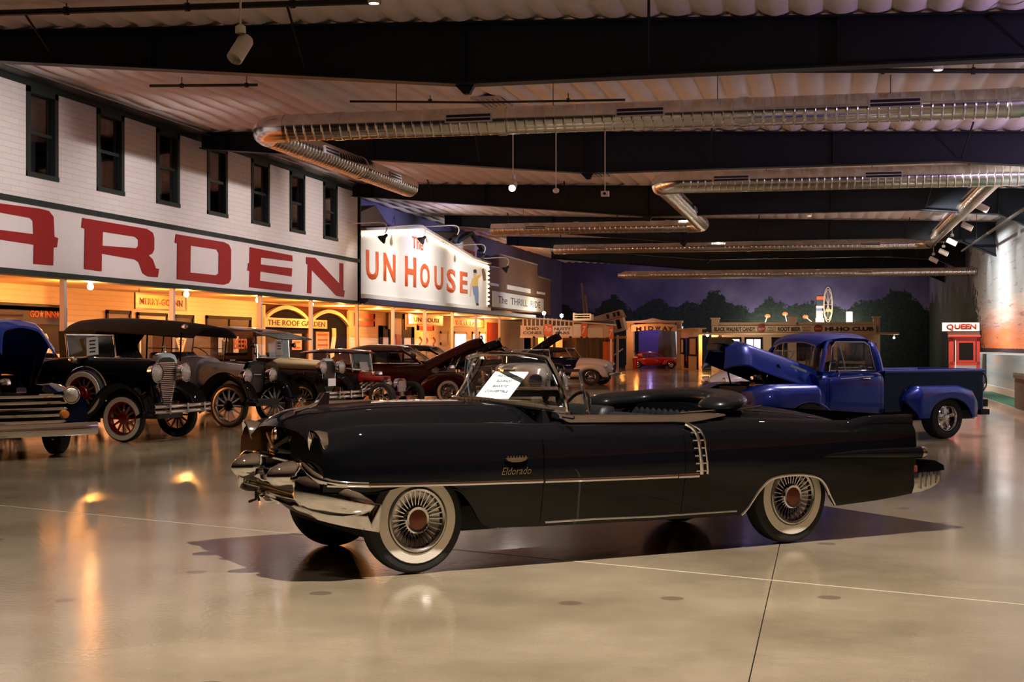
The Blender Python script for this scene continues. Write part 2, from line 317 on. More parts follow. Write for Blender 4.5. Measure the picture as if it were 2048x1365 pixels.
# ---------------------------------------------------------------- roof frames
BAY = 12.16; BEAMY = [22.4+BAY*k for k in range(6)]
mbeam = mat('beam_paint', (.009, .0125, .019), .5, spec=.25)
def make_beam():
    t = thing('roof_beam', 'deep dark blue tapered steel roof beam under the quilted ceiling', 'beam', group='roof frames in a row')
    lo = [(-15.9, 6.67), (-5.7, 5.77), (2.9, 5.82), (5.3, 5.62), (XW-.02, 5.05)]
    poly = [(x, z) for x, z in lo]+[(XW-.02, ceil_z(XW)-.1), (-15.9, ceil_z(-15.9)-.1)]
    MB().prism(poly, -.012, .012).build('web', mbeam, t, 0)
    fb = MB()
    for (x0, z0), (x1, z1) in zip(lo[:-1], lo[1:]): fb.prism([(x0, z0), (x1, z1), (x1, z1-.03), (x0, z0-.03)], -.16, .16)
    fb.build('bottom_flange', mbeam, t, 0)
    MB().prism([(-15.9, ceil_z(-15.9)-.1), (XW-.02, ceil_z(XW)-.1), (XW-.02, ceil_z(XW)-.13), (-15.9, ceil_z(-15.9)-.13)], -.16, .16).build('top_flange', mbeam, t, 0)
    for x in (-15.2, -11.2, -5.7, .2, 5.3):
        z0 = 5.75 if x > -5.8 else 5.77+.0886*(-5.7-x)
        z0 = {5.3: 5.62, .2: 5.79, -5.7: 5.74}.get(x, z0)
        MB().box(x-.012, -.13, z0, x+.012, .13, ceil_z(x)-.12).build('stiffener', mbeam, t, 0)
    MB().prism([(-5.86, 5.745), (-5.54, 5.745), (-5.62, 5.60), (-5.72, 5.60)], -.06, .06).build('splice_bracket', mbeam, t, 0)
    for x in (-13, -8.4, -2.7, 3.1):
        for s_ in (-1, 1):
            zb = 5.82+max(0, (-5.7-x))*.0886
            MB().tube([(x, s_*.14, zb+.04), (x+.15, s_*1.35, ceil_z(x)-.06)], .022, 6).build('flange_brace', mbeam, t)
    return t
bm0 = make_beam()
for k, y in enumerate(BEAMY):
    o = bm0 if k == 0 else copy_tree(bm0); o.location = (0, y, 0)
    o['label'] = ['dark blue roof beam closest to the white cylinder spotlight', 'dark blue roof beam behind the long spiral duct with the elbow by the eave', 'dark blue roof beam above the hanging camera pendants', 'dark blue roof beam over the slanting duct branch beside the track lamps', 'dark blue roof beam above the duct end over the brick building', 'dark blue roof beam closest to the painted tree mural'][k]
# ---------------------------------------------------------------- spiral ducts
md, nt, b, N, L = nodes('galvanised_duct'); r = ramp(N, [(.35, (.66, .64, .61)), (.7, (.86, .84, .81))]); L.new(noise(N, L, objvec(N, L), 3, 5), r.inputs[0]); L.new(r.outputs[0], b.inputs['Base Color']); b.inputs['Metallic'].default_value = 1; b.inputs['Roughness'].default_value = .2; MATS['duct'] = md
def duct_run(t, a, b_, r, name='duct_run', pitch=.19, seg=22, cap=False):
    a, b_ = Vector(a), Vector(b_); Lg = (b_-a).length; n = int(Lg/pitch); prof = [(r, 0.0)]
    for k in range(n):
        x = (k+.5)*Lg/n; prof += [(r, x-.034), (r, x-.014), (r+.006, x-.006), (r+.006, x+.006), (r, x+.014), (r, x+.034)]
    prof.append((r, Lg))
    if cap: prof += [(r*.98, Lg+.02), (.001, Lg+.02)]
    q = (b_-a).to_track_quat('Z', 'X').to_matrix().to_4x4(); mbd = MB().lathe(prof, seg); mbd.xf(Matrix.Translation(a) @ q); return mbd.build(name, md, t, 40)
def duct_elbow(t, c0, d0, d1, r, R):
    # c0 corner of the centre lines; gored elbow
    d0, d1 = Vector(d0), Vector(d1); p0 = Vector(c0)-d0*R; ctr = p0+d1*R; rings = []; up = Vector((0, 0, 1))
    for k in range(6):
        a = k/5*pi/2; p = ctr-d1*(R*cos(a))+d0*(R*sin(a)); sd = (d1*(-cos(a))+d0*sin(a)).normalized()
        rings.append([p+sd*(r*1.02*cos(2*pi*j/22))+up*(r*1.02*sin(2*pi*j/22)) for j in range(22)])
    MB().loft(rings, True, False).build('elbow', md, t, 25)
def duct_collar(t, p, d, r):
    q = Vector(d).to_track_quat('Z', 'X').to_matrix().to_4x4(); MB().lathe([(r, -.09), (r+.02, -.085), (r+.02, .085), (r, .09)], 22).xf(Matrix.Translation(Vector(p)) @ q).build('collar', md, t, 40)
mslot = mat('duct_slot', (.01, .01, .01), .7); mvf = mat('vent_frame', (.6, .56, .56), .4, metal=.5)
def vent(t, p, d, r, side, w=.95, h=.17):
    # register on the flank of a duct: frame, two slots, blade
    d = Vector(d).normalized(); n = (Vector(side)*cos(radians(12))+Vector((0, 0, 1))*sin(radians(12))*.6).normalized(); u = n.cross(d).normalized(); c0 = Vector(p)+n*(r*.98)
    mt = Matrix(((d.x, u.x, n.x, c0.x), (d.y, u.y, n.y, c0.y), (d.z, u.z, n.z, c0.z), (0, 0, 0, 1)))
    g = MB().box(-w/2, -h/2, -.08, w/2, h/2, .03).xf(mt).build('vent_register', mvf, t, 0)
    MB().box(-w/2+.03, .012, .031, w/2-.03, h/2-.02, .034).xf(mt).build('vent_slot', mslot, g, 0); MB().box(-w/2+.03, -h/2+.02, .031, w/2-.03, -.012, .034).xf(mt).build('vent_slot', mslot, g, 0)
def wires(t, pts, r, zc=None):
    for (x, y, z) in pts: MB().tube([(x, y, z+r-.01), (x, y, ceil_z(x)-.02)], .008, 5).build('hanger_rod', M['dark'], t)
def duct_thing(label, loc): return thing('spiral_duct', label, 'duct', loc)
YV, XV, MY = Vector((0, 1, 0)), Vector((1, 0, 0)), Vector((0, -1, 0))
t = duct_thing('large galvanised spiral duct turning at an elbow beside the white building eave', (0, 0, 0))
h1, r1_ = 5.96, .275; duct_run(t, (-10.75, 27.4, h1), (6.4, 27.4, h1), r1_); duct_elbow(t, (-11.4, 27.4, h1), (-1, 0, 0), (0, 1, 0), r1_, .65); duct_run(t, (-11.4, 28.05, h1), (-11.4, 38.4, h1), r1_, cap=True)
for x in (-9.6, -6.2, -1.5, 3.4): duct_collar(t, (x, 27.4, h1), XV, r1_)
duct_collar(t, (-11.4, 34, h1), YV, r1_)
for px in (937, 1280, 1790): p = onY(px, 230, 27.4-.27); vent(t, (p.x, 27.4, h1), XV, r1_, (0, -1, 0))
for y in (31.2, 36.2): vent(t, (-11.4, y, h1), YV, r1_, (1, 0, 0))
wires(t, [(x, 27.4, h1) for x in (-8.4, -5.2, -2, 1.2, 4.6)]+[(-11.4, 33, h1)], r1_)
t = duct_thing('galvanised spiral duct with slanting branches, its elbow by the camera pendants', (0, 0, 0))
h2, r2_ = 5.86, .29; duct_run(t, (-3.75, 38, h2), (6.4, 38, h2), r2_); duct_elbow(t, (-4.3, 38, h2), (-1, 0, 0), (0, 1, 0), r2_, .55)
duct_run(t, (-4.3, 38.55, h2), (-4.3, 51.3, h2), .25); duct_elbow(t, (-4.3, 52, h2), (0, 1, 0), (-1, 0, 0), .24, .6); duct_run(t, (-4.9, 52, h2), (-12.2, 52, h2), .215, cap=True)
duct_run(t, (4.3, 38, h2), (4.3, 61.4, h2), .24); duct_elbow(t, (4.3, 62, h2-.08), (0, 1, 0), (-1, 0, 0), .23, .6); duct_run(t, (3.7, 62, h2-.1), (-11.7, 62, h2-.1), .205, cap=True)
for px in (1462, 1767): p = onY(px, 350, 38-.29); vent(t, (p.x, 38, h2), XV, r2_, (0, -1, 0))
for y in (41, 46, 49.5): vent(t, (-4.3, y, h2), YV, .25, (1, 0, 0), .8, .15)
p = onY(1071, 450, 51.8); vent(t, (p.x, 52, h2), XV, .215, (0, -1, 0), .8, .13)
for px in (1192, 1430, 1740): p = onY(px, 498, 61.8); vent(t, (p.x, 62, h2-.1), XV, .205, (0, -1, 0), .85, .12)
for x in (-5.6, -9): duct_collar(t, (x, 52, h2), XV, .215)
for x in (2.2, -3.2): duct_collar(t, (x, 62, h2-.1), XV, .205)
wires(t, [(x, 38, h2) for x in (-1.5, 1.2, 3.6)]+[(x, 52, h2) for x in (-7, -11)]+[(x, 62, h2-.1) for x in (-9.5, -6, -2, 1)], .22)
t = duct_thing('thin low galvanised spiral duct in front of the painted tree mural', (0, 0, 0))
h5 = 4.78; a = onY(1236, 545, 66); duct_run(t, (a.x+.35, 66, h5), (XW-.02, 66, h5), .19)
MB().lathe([(.10, 0), (.10, .1), (.19, .35)], 20).xf(Matrix.Translation((a.x, 66, h5)) @ XV.to_track_quat('Z', 'X').to_matrix().to_4x4()).build('reducer', md, t)
for px in (1285, 1430, 1556, 1730): p = onY(px, 545, 65.8); vent(t, (p.x, 66, h5), XV, .19, (0, -1, 0), .62, .1)
wires(t, [(x, 66, h5) for x in (-9, -4.5, 0, 4)], .19)
# ---------------------------------------------------------------- ceiling fixtures
mfix = mat('fixture_white', (.75, .68, .62), .4); memit = mat('lamp_glow', (1, .95, .85), .5, emit=(1, .9, .75), es=7)
for k, p in enumerate(DOWN[:5]):
    lab = ['white cylinder downlight at the liner above the first beam', 'white cylinder downlight beside the black sprinkler pipe', 'white cylinder downlight near the elbow of the branching duct', 'white cylinder downlight above the pickup hood', 'small white cylinder downlight above the far duct'][k]
    o = thing('cylinder_downlight', lab, 'ceiling light', p, 0, 'downlights over the show floor')
    up = ceil_z(p.x)-p.z
    MB().lathe([(.001, .28), (.085, .28), (.09, .26), (.09, 0), (.075, -.01), (.07, .03), (.001, .035)], 20).build('housing', mfix, o)
    MB().lathe([(.001, .0), (.068, .0)], 20).build('lens', memit, o)
    MB().tube([(0, 0, .27), (0, 0, max(.3, up-.01))], .012, 6).build('stem', mfix, o)
def spothead(px, py, z, aim, label, scale=1.0, stem=.5, lit=False):
    p = dep(px, py, z); o = thing('track_spotlight', label, 'spotlight', p, 0, 'white spotlight heads')
    d = (Vector(aim)-p).normalized(); q = d.to_track_quat('Z', 'X').to_matrix().to_4x4(); s = scale
    mh = MB().lathe([(.001, -.16*s), (.07*s, -.16*s), (.085*s, -.13*s), (.085*s, .15*s), (.075*s, .16*s), (.07*s, .10*s), (.001, .10*s)], 18).xf(q); mh.build('housing', mfix, o)
    MB().lathe([(.001, .105*s), (.068*s, .105*s)], 18).xf(q).build('lens', memit if lit else M['lens'], o)
    MB().lathe([(.05*s, .16*s), (.055*s, .17*s), (.055*s, .23*s), (.03*s, .25*s), (.001, .25*s)], 14).build('swivel', mfix, o)
    MB().tube([(0, 0, .24*s), (0, 0, ceil_z(p.x)-p.z-.02)], .012*s, 6).build('stem', mfix, o)
    if lit: spot(p+d*.2*s, Vector(aim), 45, NEUT, 60, .6, .05, 'track_light')
    return o
spothead(481, 98, 17, (-8, 12, 0), 'large white spotlight head hanging before the first dark beam', 1.15, 1.35)
spothead(1026, 372, 31, (-6, 22, 1), 'white spotlight head lit towards the parked cars, beside the globe pendant', 1.0, 1.1, True)
for k, (px, py, z) in enumerate(((1964, 415, 44), (1934, 453, 50), (1904, 484, 55), (1887, 505, 59), (1867, 520, 63))):
    spothead(px, py, z, dep(px, py, z)+Vector((3, -.3, -1.6)), ['white track head nearest the wide duct above the sunset mural', 'second white track head along the slanting duct', 'middle white track head along the slanting duct', 'fourth white track head along the slanting duct', 'white track head at the far end of the slanting duct'][k], 1.25, .75, k in (0, 1, 3))
for (px, py, z, nm, lab) in ((1112, 382, 33, 'globe_pendant', 'small white globe pendant between the spotlight head and the camera'), (1210, 388, 33, 'security_camera', 'white box security camera on a stem below the beam')):
    p = dep(px, py, z); o = thing(nm, lab, 'pendant' if nm[0] == 'g' else 'camera', p)
    if nm[0] == 'g': MB().sphere((0, 0, 0), .075, 14, 8, (1, 1, .8)).build('globe', mfix, o); MB().lathe([(.076, .0), (.08, .02), (.05, .06), (.001, .06)], 14).build('rim', mfix, o)
    else: MB().box(-.09, -.07, -.06, .09, .07, .06).build('housing', mfix, o, 0); MB().lathe([(.001, 0), (.03, 0), (.03, .02)], 10).xf(Matrix.Translation((0, -.07, 0)) @ Matrix.Rotation(radians(90), 4, 'X')).build('lens', M['dark'], o)
    MB().tube([(0, 0, .05), (0, 0, ceil_z(p.x)-p.z-.02)], .012, 6).build('stem', mfix, o)
mg = mat('grille_white', (.62, .55, .5), .6)
for (px, py, lab) in ((985, 205, 'white slatted return grille in the liner above the long spiral duct'), (1192, 348, 'white slatted return grille in the liner above the branching duct')):
    d = ray(px, py); tt = (6.68-.12-EYE)/(d.z+.031*d.x); p = EV+d*tt; o = thing('return_grille', lab, 'vent', p)
    MB().box(-.3, -.6, 0, .3, .6, .03).build('plenum', M['dark'], o, 0)
    for k in range(6): MB().box(-.3+k*.11, -.6, -.03, -.24+k*.11, .6, 0).build('slat', mg, o, 0)
    MB().box(-.33, -.63, -.03, .33, -.6, .03).build('frame', mg, o, 0); MB().box(-.33, .6, -.03, .33, .63, .03).build('frame', mg, o, 0)
mpipe = mat('pipe_black', (.01, .01, .011), .5)
def pipe(lab, pts, r, hang=()):
    o = thing('sprinkler_pipe', lab, 'pipe', pts[0]); p0 = Vector(pts[0]); MB().tube([Vector(p)-p0 for p in pts], r, 8).build('pipe', mpipe, o)
    for f in hang:
        a = Vector(pts[0]).lerp(Vector(pts[-1]), f); MB().lathe([(r+.02, -.03), (r+.02, .03)], 10).xf(Matrix.Translation(a-p0) @ (Vector(pts[-1])-p0).to_track_quat('Z', 'X').to_matrix().to_4x4()).build('coupling', mpipe, o)
        MB().tube([a-p0, a-p0+Vector((0, 0, ceil_z(a.x)-a.z))], .01, 5).build('hanger', mpipe, o)
def cpt(px, py, drop):
    d = ray(px, py); t = (6.68-drop-EYE)/(d.z+.031*d.x); return EV+d*t
pipe('long black sprinkler pipe crossing under the liner above the first beam', [cpt(-60, 28, .2), cpt(760, 2, .2)], .05, (.25, .55, .8))
pipe('black sprinkler pipe running to the right wall below the liner', [cpt(1500, 141, .25), cpt(2100, 142, .25)], .045, (.45, .75, .95))
pipe('thin sprinkler pipe in the middle bay behind the first beam', [cpt(300, 172, .2), cpt(515, 170, .2)], .03, (.3, .9))
pipe('thin sprinkler pipe beside the return grille', [cpt(700, 203, .2), cpt(960, 205, .2), cpt(1250, 200, .2)], .025, (.3, .8))
pipe('black sprinkler pipe slanting along the sunset mural', [(5.6, 33, 5.45), (5.6, 62, 5.45)], .05, (.2, .5, .8))
# ================================================================ vehicle parts
def wheel(parent, pos, r, wd, side, style, ww=None, steer=0.0, rimr=None, cols=None, name='wheel', n=12):
    """tyre mesh (axis y, outer face towards side*y) with its wall, rim and spokes as sub-parts"""
    cols = cols or {}; rr = rimr or r*.55; h = wd/2; s = side
    def Y(v): return v*s
    prof = [(rr, -h*.8), (rr+(r-rr)*.35, -h*.98), (r*.93, -h*.92), (r*.985, -h*.7), (r, -h*.35), (r, h*.35), (r*.985, h*.7), (r*.93, h*.92), (rr+(r-rr)*.35, h*.98), (rr, h*.8)]
    t = MB().lathe([(a, Y(b)) for a, b in prof], 40, axis='y').build(name, M['tire'], parent, 30, pos, (0, 0, steer))
    if ww:
        a0, a1 = ww; MB().lathe([(r*a0, Y(h*.9)), (r*(a0+.02), Y(h*1.03)), (r*(a1-.02), Y(h*1.0)), (r*a1, Y(h*.9))], 40, axis='y').build('whitewall', M['ww'], t)
    rim = cols.get('rim', M['chrome']); sp = cols.get('spoke', M['chrome']); hub = cols.get('hub', M['chrome'])
    if style == 'sabre':
        MB().lathe([(rr*1.03, Y(h*.75)), (rr*1.02, Y(h*1.08)), (rr*.97, Y(h*1.12)), (rr*.90, Y(h*1.02)), (rr*.86, Y(h*.7)), (rr*.5, Y(h*.45)), (.001, Y(h*.4))], 40, axis='y').build('rim', M['steel'], t)
        m = MB()
        for k in range(30):
            a = 2*pi*k/30; d = Vector((cos(a), 0, sin(a))); tg = Vector((-sin(a), 0, cos(a)))
            p0 = d*rr*.42+Vector((0, Y(h*.85), 0)); p1 = d*rr*.90+Vector((0, Y(h*.98), 0)); q = Vector((0, Y(-h*.3), 0)); e = tg*.0035
            m.add([p0+e, p0-e, p1-e, p1+e, p0+q+e*2, p0+q-e*2, p1+q-e*2, p1+q+e*2], [(0, 1, 2, 3), (0, 4, 5, 1), (1, 5, 6, 2), (2, 6, 7, 3), (3, 7, 4, 0)])
        m.build('spokes', M['chrome'], t, 0)
        MB().lathe([(rr*.44, Y(h*.7)), (rr*.44, Y(h*1.0)), (rr*.40, Y(h*1.08)), (rr*.32, Y(h*1.06))], 32, axis='y').build('hub_ring', M['chrome'], t)
        MB().lathe([(rr*.33, Y(h*1.04)), (rr*.2, Y(h*1.09)), (.001, Y(h*1.12))], 24, axis='y').build('hub_medallion', mat('medallion', (.20, .07, .035), .3, metal=.5), t)
    elif style == 'wood':
        MB().lathe([(rr*.99, Y(-h*.7)), (rr*1.03, Y(h*.85)), (rr*.93, Y(h*.95)), (rr*.86, Y(h*.4)), (rr*.86, Y(-h*.5))], 36, axis='y').build('rim', rim, t)
        for k in range(n):
            a = 2*pi*k/n; d = Vector((cos(a), 0, sin(a))); MB().tube([d*rr*.12+Vector((0, Y(h*.35), 0)), d*rr*.9+Vector((0, Y(h*.15), 0))], [.022, .015], 6).build('spoke', sp, t)
        MB().lathe([(rr*.30, Y(-h*.2)), (rr*.30, Y(h*.6)), (rr*.14, Y(h*.75)), (rr*.13, Y(h*1.3)), (.001, Y(h*1.35))], 20, axis='y').build('hub', hub, t)
    elif style == 'wire':
        MB().lathe([(rr*.99, Y(-h*.7)), (rr*1.03, Y(h*.9)), (rr*.95, Y(h*1.0)), (rr*.88, Y(h*.4)), (rr*.88, Y(-h*.5))], 36, axis='y').build('rim', rim, t)
        m = MB()
        for k in range(2*n):
            a = 2*pi*k/(2*n); b_ = a+(.35 if k % 2 else -.35); m.tube([(rr*.22*cos(b_), Y(h*(.9 if k % 2 else .1)), rr*.22*sin(b_)), (rr*.9*cos(a), Y(h*.3), rr*.9*sin(a))], .005, 4, False)
        m.build('spokes', sp, t)
        MB().lathe([(rr*.24, Y(-h*.2)), (rr*.24, Y(h*.95)), (rr*.18, Y(h*1.1)), (.001, Y(h*1.25))], 18, axis='y').build('hub', hub, t)
    elif style == 'mag':
        MB().lathe([(rr*1.02, Y(-h*.8)), (rr*1.04, Y(h*.95)), (rr*.97, Y(h*1.02)), (rr*.90, Y(h*.8)), (rr*.82, Y(h*.15)), (.001, Y(h*.05))], 36, axis='y').build('rim', rim, t)
        for k in range(n):
            a = 2*pi*(k+.3)/n; m = MB(); d = Vector((cos(a), 0, sin(a))); tg = Vector((-sin(a), 0, cos(a))); w0, w1 = rr*.11, rr*.15
            p0 = d*rr*.2+Vector((0, Y(h*.55), 0)); p1 = d*rr*.88+Vector((0, Y(h*.45), 0)); q = Vector((0, Y(-h*.35), 0))
            m.add([p0+tg*w0, p0-tg*w0, p1-tg*w1, p1+tg*w1, p0+tg*w0+q, p0-tg*w0+q, p1-tg*w1+q, p1+tg*w1+q], [(0, 1, 2, 3), (4, 7, 6, 5), (0, 4, 5, 1), (1, 5, 6, 2), (2, 6, 7, 3), (3, 7, 4, 0)]).build('spoke', sp, t, 0)
        MB().lathe([(rr*.30, Y(h*.1)), (rr*.30, Y(h*.6)), (rr*.2, Y(h*.8)), (.001, Y(h*.85))], 18, axis='y').build('hub', hub, t)
        for k in range(5):
            a = 2*pi*k/5; MB().lathe([(.012, Y(h*.6)), (.012, Y(h*.78)), (.001, Y(h*.8))], 6, (rr*.24*cos(a), 0, rr*.24*sin(a)), 'y').build('lug_nut', M['chrome'], t)
    else:
        MB().lathe([(rr*1.02, Y(-h*.6)), (rr*1.03, Y(h*.95)), (rr*.92, Y(h*.95)), (rr*.85, Y(h*.5)), (rr*.62, Y(h*.45)), (rr*.55, Y(h*.7)), (rr*.2, Y(h*1.0)), (.001, Y(h*1.02))], 36, axis='y').build('rim', rim, t)
        MB().lathe([(rr*.5, Y(h*.72)), (rr*.42, Y(h*1.0)), (.001, Y(h*1.15))], 24, axis='y').build('hub', hub, t)
    return t
def headlamp(parent, pos, r, dep_=.16, bucket=None, yaw=0, name='headlamp'):
    b = MB().lathe([(.001, -dep_), (r*.45, -dep_*.92), (r*.85, -dep_*.5), (r, 0), (r*1.06, .01), (r*1.06, .03), (r*.97, .035)], 24, axis='x').build(name, bucket or M['chrome'], parent, 40, pos, (0, 0, yaw))
    MB().lathe([(r*.98, .02), (r*.7, .045), (.001, .06)], 24, axis='x').build('lens', M['lens'], b); return b
def card(parent, loc, rot, w, h, lines, label=None):
    c = MB().box(-w/2, -.002, 0, w/2, .002, h).build('info_card', M['paper'], parent, 0, loc, rot)
    for k, s in enumerate(lines):
        text('print', s, w*(.62 if len(s) < 8 else .78), h*.075, M['ink'], c, (0, -.003, h*(.82-.17*k)), FACE_Y, .012, .001)
    return c

# ================================================================ black convertible
CADO = Vector((-1.946, 10.790, 0)); CADR = radians(-139.80)
cad = thing('convertible_car', 'long black fifties convertible with chrome bumpers and whitewall tires, top folded', 'car', CADO, CADR); cad.scale = (0.952, 0.955, 1)
T_f = [(-2.9, .955), (-2.85, .962), (-2.455, .972), (-2.3, .958), (-2.16, .936), (-1.9, .945), (-1.5, .965), (-1.2, .98), (-.9, .99), (-.65, .988), (-.42, .975), (.03, .985), (.5, .992), (.75, .985), (1.03, .996), (1.4, 1.003), (1.8, 1.01), (2.1, 1.004), (2.25, .985), (2.36, .955), (2.42, .93)]
T_h = [(.55, 1.115), (.97, 1.128), (1.38, 1.13), (1.78, 1.12), (2.1, 1.098), (2.25, 1.07), (2.36, 1.015), (2.42, .96)]
T_d = [(-2.88, .70), (-2.75, .80), (-2.6, .875), (-2.4, .935), (-2.1, .995), (-1.8, 1.035), (-1.4, 1.06), (-1.0, 1.07)]
T_l = [(-2.9, .33), (-2.46, .297), (-2.03, .277), (-1.997, .285), (-1.93, .36), (-1.87, .44), (-1.786, .505), (-1.65, .532), (-1.5, .54), (-1.36, .53), (-1.277, .505), (-1.2, .44), (-1.154, .38), (-1.10, .30), (-1.056, .255), (-.2, .262), (.73, .275), (1.17, .285), (1.25, .33), (1.33, .45), (1.42, .545), (1.55, .595), (1.7, .605), (1.88, .598), (2.0, .575), (2.08, .56), (2.42, .57)]
T_w = [(-2.9, .925), (-2.6, .965), (-2.2, .985), (-1.5, .995), (-.5, 1.0), (.8, 1.0), (1.8, .995), (2.2, .98), (2.36, .955), (2.42, .93)]
PS = [(.20, .90), (.30, .935), (.45, .972), (.60, .998), (.70, 1.004), (.82, .998), (.90, .975), (1.0, .92)]
def lin(tbl, x):
    for (a, b), (c_, d) in zip(tbl[:-1], tbl[1:]):
        if x <= c_: return b+(d-b)*max(0, (x-a))/(c_-a)
    return tbl[-1][1]
def cad_side(x, z): return cr(T_w, x)*cr(PS, z)
def cad_sec(x, zone):
    zf = cr(T_f, x); zl = lin(T_l, x); wd = cr(T_w, x); fin = max(0.0, min(1.0, (-1.9-x)/.5))
    if zone == 'hood': zh = cr(T_h, x); top = [(0, zh), (.22, zh-.004), (.42, zh-.018), (.56, zh-.05), (.655, min(zh-.09, zf-.02)), (.74, zf-.012), (.83*wd, zf)]
    elif zone == 'pit': top = [(0, .36), (.45, .36), (.72, .37), (.755, .60), (.77, zf-.10), (.785, zf-.01), (.83*wd, zf)]
    else:
        zd = cr(T_d, x); zv = min(zd-.07, zf-.02-.1*fin)
        top = [(0, zd), (.25, zd-.006), (.45, zd-.022), (.62, zd-.055), (.72+.04*fin, zv), (.79+.08*fin, zf-.02-.03*fin), ((.83+.085*fin)*wd, zf)]
    o = [((.90+.055*fin)*wd, zf-.02-.02*fin), (.955*wd, zf-.075), (wd*.985, .84), (wd, .74), (wd*cr(PS, .64), .64)]
    for k in (.3, .55, .8, 1.0):
        z = .64+(zl-.64)*k; o.append((wd*cr(PS, z), z))
    o.append((wd*cr(PS, zl)-.03, zl+.004))
    p = smoothpts([(a, b, 0) for a, b in top+o], 52)
    return [(x, q.x, q.y) for q in p]
xs = []
x = -2.88
while x < 2.42: xs.append(x); x += .03
xs.append(2.42); rows = []
for x in xs: rows.append((x, 'deck' if x < -.98 else ('pit' if x < .52 else 'hood')))
secs = [cad_sec(x, z) for x, z in rows]
mbd = MB().loft(secs, False, False)
mbd.mirror()
# tail and nose panels
for x, sec in ((-2.88, secs[0]), (2.42, secs[-1])):
    mbd.add([(a, b, c) for a, b, c in sec]+[(a, -b, c) for a, b, c in reversed(sec)], [tuple(range(2*len(sec)))])
mbd.build('body', M['black'], cad, 28)
MB().box(-1.95, -.72, .25, 2.05, .72, .42).build('chassis', M['dark'], cad, 0)
for s_ in (-1, 1):
    for (xa, xb) in ((1.15, 2.2), (-2.1, -1.0)): MB().box(xa, s_*.5, .35, xb, s_*.56, .85).build('wheel_well', M['dark'], cad, 0); MB().box(xa, s_*.5, .62, xb, s_*.93, .66).build('wheel_well', M['dark'], cad, 0)
for (x, s_) in ((1.70, 1), (1.70, -1), (-1.61, 1), (-1.61, -1)):
    wheel(cad, (x, s_*.77, .365), .365, .20, s_, 'sabre', (.60, .815), rimr=.213)
def side_strip(name, pts, hh, m, proud=.012, parent=cad, sides=(1, -1)):
    for s_ in sides:
        rings = []
        for (x, z) in pts:
            y = cad_side(x, z); h = hh/2
            rings.append([(x, s_*(y-.01), z-h), (x, s_*(y+proud*.7), z-h), (x, s_*(y+proud), z), (x, s_*(y+proud*.7), z+h), (x, s_*(y-.01), z+h)])
        MB().loft(rings, True, True).build(name, m, parent, 40)
def pl(pts, n): return [(q.x, q.y) for q in smoothpts([(a, b, 0) for a, b in pts], n)]
side_strip('side_molding', pl([(2.40, .632), (2.16, .622), (1.5, .606), (.77, .594)], 24), .026, M['chrome'])
side_strip('side_molding', pl([(.755, .593), (.2, .585), (-.40, .579)], 16), .026, M['chrome'])
side_strip('side_molding', pl([(-.41, .579), (-.60, .578)], 6), .030, M['chrome'])
